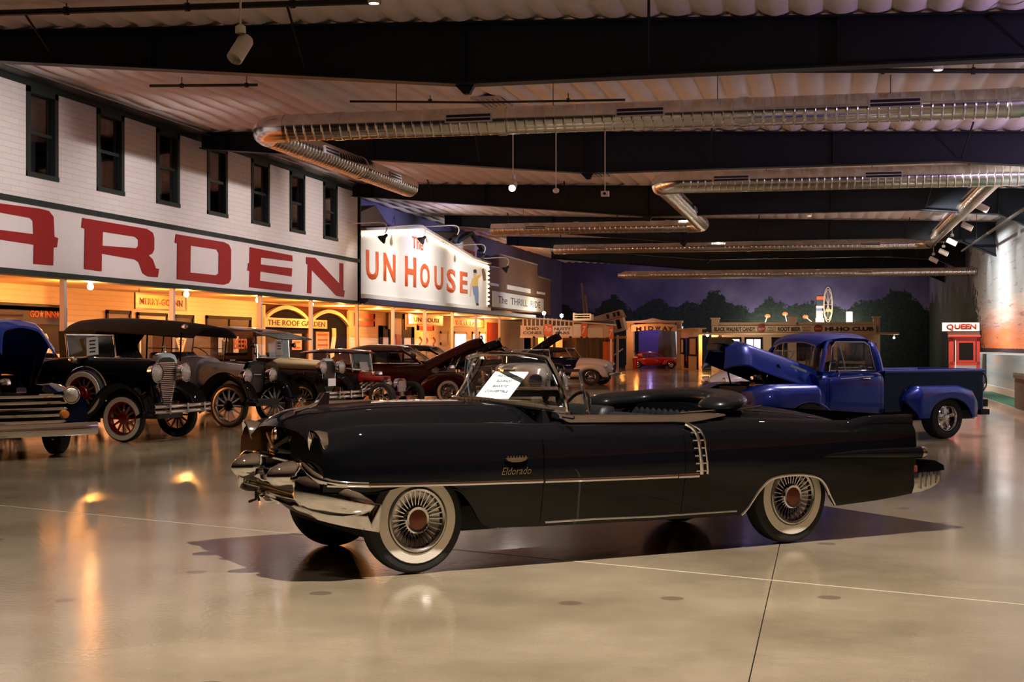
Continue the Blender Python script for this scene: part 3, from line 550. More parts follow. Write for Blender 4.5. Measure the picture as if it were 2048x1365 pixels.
for s_ in (-1, 1):
    for xx in (.763, -.47):
        m = MB(); pts = [(xx, s_*(cad_side(xx, .3+.065*k)+.001), .3+.065*k) for k in range(10)]; m.tube(pts, .0022, 4).build('door_seam', M['seam'], cad)
    # belt rail
    rings = []
    for (x, z, h, y) in ((.56, 1.035, .03, .80), (.50, 1.012, .045, .835), (.25, 1.008, .046, .845), (0, 1.004, .046, .85), (-.25, .998, .044, .85), (-.42, .994, .042, .85), (-.55, .99, .05, .855), (-.68, 1.0, .045, .855), (-.80, 1.008, .03, .845), (-.92, 1.01, .012, .83)):
        rings.append([(x, s_*(y-.05), z-h*.5), (x, s_*(y+.055), z-h), (x, s_*(y+.075), z-h*.6), (x, s_*(y+.06), z+h*.15), (x, s_*(y+.02), z+h*.55), (x, s_*(y-.05), z+h*.5)])
    MB().loft(rings, True, True).build('belt_rail', M['chrome'], cad, 45)
    # vertical louvre molding behind the door
    pts = pl([(-.50, .955), (-.555, .92), (-.585, .86), (-.60, .76), (-.612, .66), (-.618, .585)], 18)
    for dx, nm, r_ in ((0, 'louver_molding', .016), (-.055, 'louver_rib', .009)):
        MB().tube([(x+dx*min(1, (k+2)/6), s_*(cad_side(x+dx, z)+.008), z) for k, (x, z) in enumerate(pts)], r_, 7).build(nm, M['chrome'], cad)
    for k in range(6):
        z = .89-.056*k; x = -.575-.008*k; MB().tube([(x+.05, s_*(cad_side(x, z)+.01), z), (x-.05, s_*(cad_side(x, z)+.013), z)], .006, 5).build('louver_fin', M['chrome'], cad)
    # rear arch molding
    pts = [(x, z) for x, z in T_l if -2.0 <= x <= -1.05]; pts = pl(pts, 40); MB().tube([(x, s_*(cad_side(x, z)+.004), z) for x, z in pts], .011, 6).build('arch_molding', M['chrome'], cad)
    MB().tube([(x, s_*(cad_side(x, .30)+.003), .30-.01*(x < 0)) for x in (.72, .3, -.2, -.6, -1.0)], .007, 5).build('rocker_molding', M['steel'], cad)
    # tail pod with lamp
    rings = []
    for k, (x, z, r_) in enumerate(((-1.72, .672, .006), (-1.9, .675, .02), (-2.2, .68, .036), (-2.6, .672, .047), (-2.9, .662, .052), (-2.93, .661, .050))):
        y = s_*(cad_side(x, .67)-.015); rings.append([(x, y+s_*r_*1.0*cos(2*pi*j/14), z+r_*.95*sin(2*pi*j/14)) for j in range(14)])
    MB().loft(rings, True, True).build('tail_pod', M['black'], cad, 50)
    MB().lathe([(.05, 0), (.05, -.03), (.035, -.06), (.001, -.07)], 16, (-2.93, s_*(cad_side(-2.93, .67)-.015), .661), 'x').build('tail_lamp', M['chrome'], cad)
    # rear bumper pods
    y0 = s_*.80; rings = []
    for (x, zt, zb, hw) in ((-2.86, .605, .335, .125), (-2.95, .60, .34, .125), (-3.08, .585, .365, .12), (-3.17, .56, .40, .105), (-3.20, .52, .43, .08)):
        rings.append([(x, y0+hw*.8, zb), (x, y0+hw, zb+.06), (x, y0+hw, zt-.05), (x, y0+hw*.7, zt), (x, y0-hw*.7, zt), (x, y0-hw, zt-.05), (x, y0-hw, zb+.06), (x, y0-hw*.8, zb)])
    MB().loft(rings, True, True).build('rear_bumper', M['chrome'], cad, 40)
    MB().prism([(-2.90, .607), (-3.09, .592), (-3.19, .55), (-3.2, .51), (-3.05, .50), (-2.9, .50)], y0-.128, y0+.128).build('exhaust_pod', M['black'], cad, 30)
    for k in range(5): MB().box(-2.92-.055*k, y0-s_*.02, .37+.012*k, -2.935-.055*k, y0+s_*.135, .50).build('bumper_rib', M['steel'], cad, 0)
    # headlamp: hooded chrome bezel, lens
    R = Matrix.Translation((2.39, s_*.775, .835)) @ Matrix.Rotation(radians(s_*5), 4, 'Z')
    rings = [[(x+(.30*rr_*sin(a) if x > -.03 else 0), rr_*cos(a), rr_*1.05*sin(a)) for a in [2*pi*j/26 for j in range(26)]] for x, rr_ in ((-.09, .115), (-.02, .135), (.015, .133), (.02, .120), (-.01, .102))]
    h = MB().loft(rings, True, False).xf(R).build('headlamp', M['chrome'], cad, 45)
    MB().lathe([(.104, -.015), (.07, .012), (.001, .022)], 24, axis='x').xf(R).build('lens', M['lens'], h)
    MB().prism([(2.33, .60), (2.42, .60), (2.40, .70), (2.36, .74)], s_*.68, s_*.90).build('parking_lamp', M['chrome'], cad, 20)
    # front bullet
    MB().lathe([(.001, .38), (.02, .375), (.055, .345), (.085, .285), (.105, .20), (.112, .10), (.11, .02), (.10, -.1)], 28, (2.27, s_*.42, .655), 'x').build('bumper_bullet', M['chrome'], cad, 60)
    # outer bumper torpedo along the fender
    rings = []
    for (x, y, z, r_) in ((2.53, .66, .575, .01), (2.525, .66, .575, .06), (2.50, .68, .572, .095), (2.44, .75, .565, .118), (2.36, .83, .55, .122), (2.27, .90, .53, .11), (2.18, .945, .51, .082), (2.10, .97, .495, .045), (2.06, .975, .49, .005)):
        rings.append([(x, s_*(y+r_*.9*cos(2*pi*j/18)), z+r_*sin(2*pi*j/18)) for j in range(18)])
    MB().loft(rings, True, True).build('bumper_end', M['chrome'], cad, 60)
    # chrome cheek rising from the bumper to the molding
    MB().tube(smoothpts([(2.42, s_*.50, .735), (2.45, s_*.64, .735), (2.45, s_*.78, .70), (2.42, s_*.89, .665), (2.32, s_*.965, .64), (2.12, s_*.99, .625)], 16), [.028]*6+[.032]*5+[.022]*5, 10).build('bumper_cheek', M['chrome'], cad, 60)
    MB().tube([(.55, s_*.90, 1.03), (.50, s_*.98, 1.02)], .014, 6).build('mirror_arm', M['chrome'], cad)
# bumper apron with rolled lower lip
rings = []
for k in range(33):
    u = -1+k/16; y = .965*u; x = 2.44-.37*abs(u)**2.8; zt = .505-.005*abs(u); zb = .435-.125*abs(u)**1.2
    rings.append([(x, y, zt), (x+.035, y, zt-.02), (x+.045, y, (zt+zb)/2), (x+.01, y, zb+.01), (x-.04, y, zb), (x-.06, y, zt-.01)])
MB().loft(rings, True, True).build('bumper_apron', M['chrome'], cad, 50)
rings = []
for k in range(25):
    u = -1+k/12; y = .64*u; x = 2.46-.05*u*u
    rings.append([(x-.02, y, .565), (x+.03, y, .57), (x+.05, y, .59), (x+.03, y, .615), (x-.02, y, .62)])
MB().loft(rings, True, True).build('bumper_bar', M['chrome'], cad, 50)
for (z0, z1, nm) in ((.62, .735, 'upper_grille'), (.50, .565, 'lower_grille')):
    g = MB().box(2.36, -.70, z0, 2.39, .70, z1).build(nm, M['grille'], cad, 0)
    m = MB()
    for k in range(57): y = -.70+.025*k; m.box(2.39, y-.003, z0, 2.41, y+.003, z1)
    m.build('grille_bars', M['gold'], g, 0)
    for k in range(int((z1-z0)/.024)): MB().box(2.39, -.70, z0+.012+.024*k, 2.412, .70, z0+.017+.024*k).build('grille_rail', M['gold'], g, 0)
MB().tube(smoothpts([(2.40, .80, .70), (2.43, .55, .742), (2.44, .2, .75), (2.44, -.2, .75), (2.43, -.55, .742), (2.40, -.80, .70)], 26), .020, 8).build('grille_brow', M['chrome'], cad)
for s_ in (-1, 1): MB().obar((2.455, s_*.02, .82), (2.425, s_*.25, .90), .014, .022).build('hood_v', M['gold'], cad, 0)
rings = []
for (x, hw, z) in ((2.41, .64, .75), (2.44, .60, .765), (2.455, .5, .82), (2.445, .46, .90), (2.42, .42, .96)): rings.append([(x-.12*(abs(k-6)/6)**2, hw*(k-6)/6, z) for k in range(13)])
MB().loft(rings, False, False).build('nose_panel', M['black'], cad, 60)
MB().lathe([(.001, .02), (.035, .014), (.042, 0)], 16, (2.447, 0, .91), 'x').build('hood_crest', M['gold'], cad)
# hood ornament: twin winged goddess fins
for s_ in (-1, 1): MB().prism([(2.20, 1.085), (2.14, 1.11), (2.085, 1.19), (2.045, 1.195), (2.05, 1.115), (1.72, 1.128), (1.7, 1.118), (1.9, 1.10)], s_*.03, s_*.05).build('hood_ornament', M['chrome'], cad, 20)
MB().tube([(2.30, 0, 1.062), (2.1, 0, 1.112), (1.7, 0, 1.13)], [.01, .022, .008], 8).build('hood_spear', M['chrome'], cad)
# cowl vent in front of the glass
rings = []
for k in range(25):
    y = -.62+1.24*k/24; x = .98-.36*(y/.62)**2; rings.append([(x, y, 1.122-.02*(y/.62)**2), (x-.10, y, 1.13-.02*(y/.62)**2)])
MB().loft(rings, False, False).build('cowl_vent', M['grille'], cad, 40)
m = MB()
for k in range(30): y = -.6+1.2*k/29; x = .98-.36*(y/.62)**2; m.box(x-.095, y-.006, 1.125-.02*(y/.62)**2, x-.01, y+.006, 1.142-.02*(y/.62)**2)
m.build('vent_fins', M['gold'], cad, 0)
# wraparound windscreen
def ws_base(u): a = abs(u); return Vector((.90-.44*a**2.4, .80*u, 1.135-.075*a**2))
def ws_top(u): a = abs(u); return Vector((.60-.05*a**2, .675*u, 1.462-.035*a**3))
US = [-1+k/14 for k in range(29)]
def ws_pt(u, v):
    p = ws_base(u).lerp(ws_top(u), v); return p+Vector((.0, .05*u*abs(u)**3*4*v*(1-v), 0))
g = MB().loft([[ws_pt(u, v/8) for u in US] for v in range(9)], False, False).build('windscreen', M['glass'], cad, 60)
MB().tube([ws_top(u) for u in US], .019, 10).build('windscreen_header', M['chrome'], g)
MB().tube([ws_base(u) for u in US], [.019+.01*abs(u) for u in US], 10).build('windscreen_sill', M['chrome'], g)
for s_ in (-1, 1):
    MB().tube([ws_pt(s_, v/10) for v in range(11)], .023, 10).build('windscreen_pillar', M['chrome'], g)
    # wing window
    v = MB().obar((.44, s_*.80, 1.03), (.47, s_*.735, 1.345), .016, .016).obar((.47, s_*.735, 1.345), (.31, s_*.735, 1.345), .016, .022).obar((.31, s_*.735, 1.345), (.27, s_*.80, 1.03), .018, .020).build('wing_window_frame', M['chrome'], cad, 0)
    MB().add([(.44, s_*.80, 1.03), (.47, s_*.735, 1.345), (.31, s_*.735, 1.345), (.27, s_*.80, 1.03)], [(0, 1, 2, 3)]).build('wing_window', M['glass'], v, 0)
MB().box(.50, -.06, 1.30, .54, .06, 1.345).build('inside_mirror', M['gold'], cad, 0)
# information card leaning on the windscreen
C0 = Vector((.78, .20, 1.135)); c = MB().box(-.17, -.003, 0, .17, .003, .31).build('info_card', M['paper'], cad, 0, C0, (radians(-52), 0, radians(112)))
for k, s in enumerate(('1956 CADILLAC', 'ELDORADO', 'BIARRITZ', 'CONVERTIBLE')): text('print', s, .23 if k in (0, 3) else .15, .026, M['ink'], c, (0, -.004, .26-.06*k), FACE_Y, .015, .001)
# interior
MB().box(.42, -.72, .80, .62, .72, 1.06).build('dashboard', M['leather'], cad, 0)
sw = MB().tube([(.0, .20*cos(2*pi*k/28), .20*sin(2*pi*k/28)) for k in range(28)], .013, 7, closed=True).build('steering_wheel', M['black'], cad, 40, (.16, .38, 1.0), (0, radians(-28), 0))
MB().tube([(0, -.19, 0), (0, 0, -.02), (0, .19, 0)], .012, 6).build('horn_ring', M['chrome'], sw); MB().tube([(.02, 0, 0), (.4, 0, -.12)], .03, 8).build('column', M['black'], sw)
def cushion(nm, x0, x1, y0, y1, z0, z1, tilt=0.0, pleats=0, m=None, par=cad):
    rings = []
    for k in range(pleats*4+9 if pleats else 9):
        n = (pleats*4+8 if pleats else 8); u = k/n; y = y0+(y1-y0)*u; e = min(1, min(u, 1-u)*14)**.5; d = .012*abs(sin(pi*u*pleats)) if pleats else 0
        hx = (x1-x0)/2*(.7+.3*e); hz = (z1-z0)/2*(.82+.18*e); cx, cz = (x0+x1)/2, (z0+z1)/2; ring = []
        for j in range(16):
            a = 2*pi*j/16; ca, sa = cos(a), sin(a); px = hx*(abs(ca)**.5)*(1 if ca > 0 else -1)+d*(ca > 0); pz = hz*(abs(sa)**.5)*(1 if sa > 0 else -1)+d*(sa > 0)
            ring.append((cx+px+tilt*pz, y, cz+pz))
        rings.append(ring)
    return MB().loft(rings, True, True).build(nm, m or M['leather'], par, 50)
cushion('front_seat', -.30, .10, -.66, .66, .45, .62, 0, 12); cushion('front_seat_back', -.46, -.28, -.66, -.02, .50, 1.04, -.25, 7); cushion('front_seat_back', -.46, -.28, .02, .66, .50, 1.00, -.25, 7)
cushion('rear_seat', -1.0, -.62, -.62, .62, .45, .60, 0, 12); cushion('rear_seat_back', -1.08, -.92, -.62, .62, .50, 1.02, -.2, 14)
# folded top under its padded boot
rings = []; P = smoothpts([(-.62, -.70, 1.035), (-.85, -.69, 1.06), (-1.15, -.62, 1.08), (-1.32, -.40, 1.10), (-1.38, 0, 1.11), (-1.32, .40, 1.10), (-1.15, .60, 1.075), (-.92, .68, 1.05)], 44)
for i, p in enumerate(P):
    a = P[max(i-1, 0)]; b_ = P[min(i+1, 43)]; t_ = (b_-a).normalized(); n = Vector((t_.y, -t_.x, 0)); e = min(1, min(i, 43-i)/3.0)**.5*.92+.08
    rings.append([p+n*(.17*e*cos(2*pi*j/16)+.03)+Vector((0, 0, .072*e*sin(2*pi*j/16))) for j in range(16)])
MB().loft(rings, True, True).build('top_boot', mat('boot_vinyl', (.003, .0032, .004), .3, coat=.5, spec=.1), cad, 60)
for s_ in (-1, 1): MB().tube(smoothpts([(-.60, s_*.74, 1.02), (-.9, s_*.72, 1.03), (-1.2, s_*.69, 1.035), (-1.5, s_*.60, 1.05)], 10), .010, 6).build('boot_molding', M['chrome'], cad)
# trunk, emblem, key lock
MB().tube([(-1.62, .56*cos(a), 1.045+.004*abs(sin(a))) for a in (0, .01)], .004, 4).build('trunk_seam', M['dark'], cad)
em = MB().prism([(.92, .742), (.90, .762), (1.08, .762), (1.06, .742), (1.02, .732), (.96, .732)], cad_side(1, .74)-.01, cad_side(1, .74)+.012).build('crest', M['gold'], cad, 0)
for k in range(7): MB().box(.915+.024*k, cad_side(1, .74)-.005, .762, .923+.024*k, cad_side(1, .74)+.012, .775).build('crest_crown', M['gold'], em, 0)
FLIP = Matrix(((-1, 0, 0, 0), (0, 0, 1, 0), (0, 1, 0, 0), (0, 0, 0, 1)))    # text on the left (+y) flank, read from outside
text('script', 'Eldorado', .24, .05, M['gold'], cad, (.99, cad_side(1, .67)-.004, .672), FLIP, 0, .008, .35)
MB().lathe([(.001, .02), (.025, .016), (.032, 0)], 16, (.88, .90, .925), 'y').build('fender_badge', M['chrome'], cad)
# radio antenna nub and hook on the bumper
MB().tube([(2.47, -.30, .42), (2.50, -.30, .50), (2.49, -.32, .43), (2.53, -.36, .41)], .010, 5).build('tow_hook', M['dark'], cad)
# ================================================================ generic shapes for the other vehicles
def se_ring(x, hw, zb, zt, e=3.0, n=24, yc=0.0):
    out = []
    for j in range(n):
        a = 2*pi*(j+.5)/n; c_, s_ = cos(a), sin(a); k = 2/e
        out.append((x, yc+hw*(abs(c_)**k)*(1 if c_ > 0 else -1), (zb+zt)/2+(zt-zb)/2*(abs(s_)**k)*(1 if s_ > 0 else -1)))
    return out
def tub(nm, keys, m, par, yc=0.0, n=28, sub=5, sm=50):
    xs_ = [k[0] for k in keys]; cols_ = list(zip(*keys)); rings = []
    up = xs_[0] < xs_[-1]; ks = keys if up else keys[::-1]; N_ = (len(keys)-1)*sub+1
    T = [[(k[0], k[i] if len(k) > i else 4.0) for k in ks] for i in range(1, 5)]
    for q in range(N_):
        u = q/(N_-1)*(len(ks)-1); i = min(int(u), len(ks)-2); x = ks[i][0]+(ks[i+1][0]-ks[i][0])*(u-i)
        rings.append(se_ring(x, cr(T[0], x), cr(T[1], x), cr(T[2], x), cr(T[3], x), n, yc))
    return MB().loft(rings, True, True).build(nm, m, par, sm)
def fender(nm, path, y0, y1, m, par, crown=.07, lip=.10, n=28, th=.012):
    """swept guard: path in xz, across from y0 (inner) to y1 (outer)"""
    P = smoothpts([(a, 0, b) for a, b in path], n); rows_o, rows_i = [], []
    for i, p in enumerate(P):
        a = P[max(i-1, 0)]; b_ = P[min(i+1, n-1)]; t_ = (b_-a).normalized(); nn = Vector((-t_.z, 0, t_.x))
        if nn.z < -.2 and i < 2: nn = -nn
        ro = []
        for j in range(9):
            u = j/8; y = y0+(y1-y0)*u; h = crown*(1-(2*u-1)**2)-(lip*max(0, u-.75)/.25 if lip else 0); ro.append(p+nn*h+Vector((0, y, 0)))
        rows_o.append(ro); rows_i.append([q-nn*th for q in ro])
    rings = [o+i[::-1] for o, i in zip(rows_o, rows_i)]
    return MB().loft(rings, True, True).build(nm, m, par, 50)
def shell_roof(nm, keys, m, par, th=.02):
    """keys: (x, half width, crown z, rail z)"""
    rings = []; keys = sorted(keys)
    T = [[(k[0], k[i]) for k in keys] for i in (1, 2, 3)]; n = (len(keys)-1)*5+1
    for q in range(n):
        x = keys[0][0]+(keys[-1][0]-keys[0][0])*q/(n-1); hw, zt, zs = (cr(t_, x) for t_ in T); o, ii = [], []
        for j in range(17):
            u = -1+j/8; z = zt-(zt-zs)*abs(u)**3.2; o.append((x, hw*u, z)); ii.append((x, (hw-th)*u, z-th))
        rings.append(o+ii[::-1])
    return MB().loft(rings, True, True).build(nm, m, par, 50)
def quad(nm, pts, m, par): return MB().add(pts, [tuple(range(len(pts)))]).build(nm, m, par, 0)
def bumper(par, x, hw, z, h=.08, sweep=.15, m=None, nm='bumper', bars=1, gap=.07):
    b_ = None
    for q in range(bars):
        rings = []; zz = z-q*gap
        for k in range(17):
            u = -1+k/8; xx = x-sweep*abs(u)**2.5*(1 if x > 0 else -1); sg = 1 if x > 0 else -1
            rings.append([(xx, hw*u, zz-h/2), (xx+sg*.025, hw*u, zz-h*.3), (xx+sg*.03, hw*u, zz), (xx+sg*.025, hw*u, zz+h*.3), (xx, hw*u, zz+h/2), (xx-sg*.01, hw*u, zz)])
        b_ = MB().loft(rings, True, True).build(nm, m or M['chrome'], par, 50)
    return b_
def engine(par, x0, x1, z0, z1, hw=.22, head=None):
    e = tub('engine_block', [(x0, hw*.8, z0, z1-.1, 5), ((x0+x1)/2, hw, z0, z1-.1, 5), (x1, hw*.8, z0, z1-.1, 5)], M['engine'], par)
    for s_ in (-1, 1): tub('valve_cover', [(x0+.05, .07, z1-.14, z1-.03, 4), (x1-.05, .07, z1-.14, z1-.03, 4)], head or M['chrome'], e, s_*hw*.75, 16, 3)
    MB().lathe([(.001, .09), (.13, .08), (.14, .05), (.14, 0), (.001, 0)], 24, ((x0+x1)/2, 0, z1)).build('air_cleaner', M['chrome'], e)
    for k in range(4): MB().tube(smoothpts([(x0+.1+k*.13, hw*.9, z1-.2), (x0+.1+k*.13, hw*1.35, z1-.22), (x0+.05+k*.13, hw*1.4, z0+.1)], 7), .022, 6).build('header_pipe', M['steel'], e); MB().tube(smoothpts([(x0+.1+k*.13, -hw*.9, z1-.2), (x0+.1+k*.13, -hw*1.35, z1-.22), (x0+.05+k*.13, -hw*1.4, z0+.1)], 7), .022, 6).build('header_pipe', M['steel'], e)
    MB().lathe([(.001, .03), (.10, .03), (.10, 0), (.001, 0)], 16, (x1+.01, 0, (z0+z1)/2), 'x').build('pulley', M['steel'], e)
    return e

# ================================================================ blue pickup
TRO = Vector((.284, 23.84, 0)); tr = thing('pickup_truck', 'metallic blue fifties stepside pickup with its hood propped open', 'pickup truck', TRO, radians(-140.6)); B = M['blue']
tub('cab_body', [(1.08, .74, .40, 1.08, 6), (.95, .80, .36, 1.11, 6), (.5, .84, .34, 1.12, 6), (0, .84, .34, 1.12, 6), (-.15, .82, .36, 1.11, 6)], B, tr)
shell_roof('cab_roof', [(.98, .56, 1.60, 1.52), (.85, .64, 1.70, 1.60), (.5, .68, 1.735, 1.64), (.1, .67, 1.725, 1.62), (-.08, .64, 1.66, 1.55), (-.15, .62, 1.58, 1.48)], B, tr, .035)
MB().prism([(-.17, 1.08), (-.11, 1.08), (-.10, 1.56), (-.15, 1.56)], -.64, -.42).prism([(-.17, 1.08), (-.11, 1.08), (-.10, 1.56), (-.15, 1.56)], .42, .64).box(-.16, -.64, 1.08, -.11, .64, 1.22).build('cab_back', B, tr, 20)
quad('rear_window', [(-.14, -.42, 1.2), (-.14, .42, 1.2), (-.13, .42, 1.56), (-.13, -.42, 1.56)], M['winglass'], tr)
quad('windscreen', [(1.06, -.62, 1.12), (1.06, .62, 1.12), (.88, .55, 1.57), (.88, -.55, 1.57)], M['glass'], tr)
for s_ in (-1, 1):
    MB().tube(smoothpts([(1.05, s_*.74, 1.10), (.96, s_*.70, 1.35), (.85, s_*.64, 1.55), (.74, s_*.62, 1.60)], 12), [.042]*6+[.03]*6, 10).build('windscreen_pillar', B, tr)
    MB().tube(smoothpts([(-.08, s_*.80, 1.10), (-.06, s_*.74, 1.35), (-.03, s_*.64, 1.52), (.02, s_*.61, 1.57)], 12), [.065]*8+[.045]*4, 10).build('cab_corner', B, tr)
    f = MB().tube([(.93, s_*.80, 1.125), (.80, s_*.705, 1.50), (.72, s_*.69, 1.575), (.15, s_*.69, 1.575), (.06, s_*.70, 1.52), (.02, s_*.80, 1.125)], .013, 6, closed=True).build('door_window_frame', M['chrome'], tr)
    MB().tube([(.60, s_*.79, 1.13), (.66, s_*.69, 1.57)], .012, 6).build('wing_window_post', M['chrome'], f)
    quad('door_glass', [(.93, s_*.795, 1.13), (.76, s_*.69, 1.57), (.08, s_*.69, 1.57), (.02, s_*.795, 1.13)], M['glass'], f)
    MB().tube([(.97, s_*.845, .42), (.97, s_*.845, 1.08)], .004, 4).build('door_seam', M['seam'], tr); MB().tube([(-.08, s_*.84, .42), (-.08, s_*.84, 1.08)], .004, 4).build('door_seam', M['seam'], tr)
    MB().tube([(.16, s_*.855, 1.0), (.28, s_*.875, 1.0), (.30, s_*.85, 1.0)], .011, 6).build('door_handle', M['chrome'], tr)
    MB().tube([(.75, s_*.848, 1.0), (.10, s_*.848, 1.035)], .008, 5).build('door_stripe', M['chrome'], tr)
    m = MB().tube([(.9, s_*.84, 1.06), (.93, s_*.96, 1.09)], .009, 5).build('mirror', M['chrome'], tr); MB().lathe([(.001, .012), (.05, .01), (.055, 0), (.001, -.01)], 16, (.93, s_*.99, 1.09), 'x').build('mirror_head', M['chrome'], m)
    # front fender: crown and flank with wheel arch
    rows = []
    for k in range(46):
        x = 1.02+k*(2.36-1.02)/45; u = (x-1.395)/.43; zl = .33+(.64-.33)*sqrt(max(0, 1-u*u)) if abs(u) < 1 else .34
        ow = .93-.10*max(0, (x-1.9)/.46)**2-.12*max(0, (1.2-x)/.18); zc = .93-.10*max(0, (x-2.0)/.36)**2-.05*max(0, (1.2-x)/.18)
        rows.append([(x, s_*.46, zc-.02), (x, s_*.60, zc-.005), (x, s_*.72, zc), (x, s_*(ow-.09), zc-.03), (x, s_*(ow-.02), zc-.10), (x, s_*ow, (zc+zl)/2-.02), (x, s_*(ow-.01), zl+.02), (x, s_*(ow-.035), zl)])
    mb2 = MB().loft(rows, False, False); e_ = rows[-1]; mb2.add([*e_, (2.36, s_*.46, .40)], [tuple(range(9))]); mb2.build('front_fender', B, tr, 40)
    MB().tube([(1.395+.44*cos(a), s_*.91, .34+.32*sin(a)) for a in [pi*k/16 for k in range(17)]], .012, 6).build('arch_lip', B, tr)
    headlamp(tr, (2.30, s_*.68, .72), .10, .12)
    # stepside rear fender
    rows = []
    for k in range(48):
        x = -.55-k*(2.10-.55)/47; u = (x+1.40)/.45; zl = .33+(.66-.33)*sqrt(max(0, 1-u*u)) if abs(u) < 1 else .34+.0*x; v = (k/47)
        e_ = min(1, min(v, 1-v*.98)*7)**.5; ow = .80+.20*e_; zc = .60+.27*e_-.12*max(0, v-.7)/.3
        if k < 6: zl = max(zl, .62-.04*k)
        rows.append([(x, s_*.775, zc), (x, s_*(.80+.08*e_), zc), (x, s_*(ow-.05), zc-.03), (x, s_*ow, zc-.12*e_), (x, s_*ow, (zc+zl)/2), (x, s_*(ow-.01), zl+.01), (x, s_*(ow-.04), zl)])
    MB().loft(rows, False, False).build('rear_fender', B, tr, 40)
    MB().box(-.22, s_*.78, .37, -.62, s_*.95, .42).build('side_step', M['dark'], tr, 0)
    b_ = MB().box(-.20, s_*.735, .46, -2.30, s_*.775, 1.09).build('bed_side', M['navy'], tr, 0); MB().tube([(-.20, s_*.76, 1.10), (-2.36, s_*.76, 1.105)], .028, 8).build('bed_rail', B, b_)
    for (x, rr_, w_) in ((1.395, .33, .22), (-1.42, .345, .28)): wheel(tr, (x, s_*(.90-w_/2), rr_), rr_, w_, s_, 'mag', rimr=.205, n=5)
    MB().obar((.6, s_*.60, 1.17), (-.1, s_*.60, 1.17), .02, .01).build('window_sill', M['chrome'], tr, 0)
MB().box(-.20, -.75, .47, -2.30, .75, .52).build('bed_floor', M['wood'], tr, 0)
tg = MB().box(-2.30, -.75, .47, -2.34, .75, 1.10).build('tailgate', B, tr, 0); MB().tube([(-2.32, -.77, 1.11), (-2.32, .77, 1.11)], .025, 8).build('tailgate_rail', B, tg)
for s_ in (-1, 1): MB().tube(smoothpts([(-2.33, s_*.76, 1.06), (-2.40, s_*.76, .98), (-2.40, s_*.76, .85), (-2.34, s_*.76, .78)], 8), .012, 5).build('tailgate_chain', M['dark'], tg)
MB().box(-2.34, -.70, .50, -2.50, .70, .62).build('rear_bumper', M['dark'], tr, 0); MB().box(-2.42, -.62, .36, -2.62, .62, .45).build('hitch_step', M['dark'], tr, 0); MB().tube([(-2.45, .3, .6), (-2.5, .3, .42)], .03, 6).tube([(-2.45, -.3, .6), (-2.5, -.3, .42)], .03, 6).build('hitch_arm', M['dark'], tr)
MB().box(2.1, -.6, .30, -2.3, .6, .46).build('chassis', M['dark'], tr, 0); MB().box(1.08, -.46, .46, 1.16, .46, 1.04).build('firewall', M['dark'], tr, 0)
engine(tr, 1.35, 2.0, .48, .98, .24); rd = MB().box(2.12, -.36, .46, 2.18, .36, .88).build('radiator', M['dark'], tr, 0)
for s_ in (-1, 1): MB().box(2.20, s_*.10, .70, 2.28, s_*.42, .80).build('grille_bar', M['chrome'], rd, 0)
MB().box(2.30, -.72, .60, 2.36, .72, .66).build('grille_rail', M['chrome'], tr, 0); bumper(tr, 2.50, .92, .45, .13, .12)
# opened hood
HM = Matrix.Translation((.90, 0, 1.10)) @ Matrix.Rotation(radians(-16.5), 4, 'Y'); rings = []
for k in range(19):
    u = k/18; x = 1.62*u; hw = .60-.10*u-.20*max(0, u-.85)/.15; dp = .30-.04*u; cr_ = .10+.02*u; fr = max(0, u-.8)/.2; o, ii = [], []
    for j in range(19):
        v = -1+j/9; z = cr_*(1-abs(v)**2)-dp*max(0, abs(v)-.72)**1.3/.28**1.3-.14*fr**2
        o.append((x, hw*v*(1-.0*abs(v)), z)); ii.append((x-.01, hw*v*.965, z-.022))
    rings.append(o+ii[::-1])
hd = MB().loft(rings, True, True).xf(HM).build('hood', B, tr, 45)
MB().box(1.50, -.22, -.02, 1.66, .22, .08).box(1.58, -.14, -.14, 1.72, .14, -.05).xf(HM).build('hood_latch', M['engine'], hd, 20)
MB().lathe([(.001, .02), (.05, .015), (.06, 0)], 14, (1.62, 0, .06), 'x').xf(HM).build('hood_emblem', M['chrome'], hd)
for s_ in (-1, 1):
    MB().tube([Vector((1.9, s_*.44, .88)), HM @ Vector((1.15, s_*.42, -.12))], .014, 6).build('hood_prop', M['dark'], hd); MB().tube([Vector((1.2, s_*.47, .95)), Vector((1.5, s_*.46, 1.02)), HM @ Vector((.8, s_*.5, -.1))], .018, 6).build('hood_hinge', M['dark'], hd)
    MB().obar(HM @ Vector((.30, s_*.60, -.08)), HM @ Vector((.62, s_*.585, -.07)), .012, .035).build('hood_badge', M['chrome'], hd, 0)
sw = MB().tube([(0, .19*cos(2*pi*k/24), .19*sin(2*pi*k/24)) for k in range(24)], .012, 6, closed=True).build('steering_wheel', M['dark'], tr, 40, (.62, .36, 1.14), (0, radians(-45), 0))
cushion('bench_seat', .02, .18, -.62, .62, .75, 1.22, -.12, 8, M['leather'], tr)

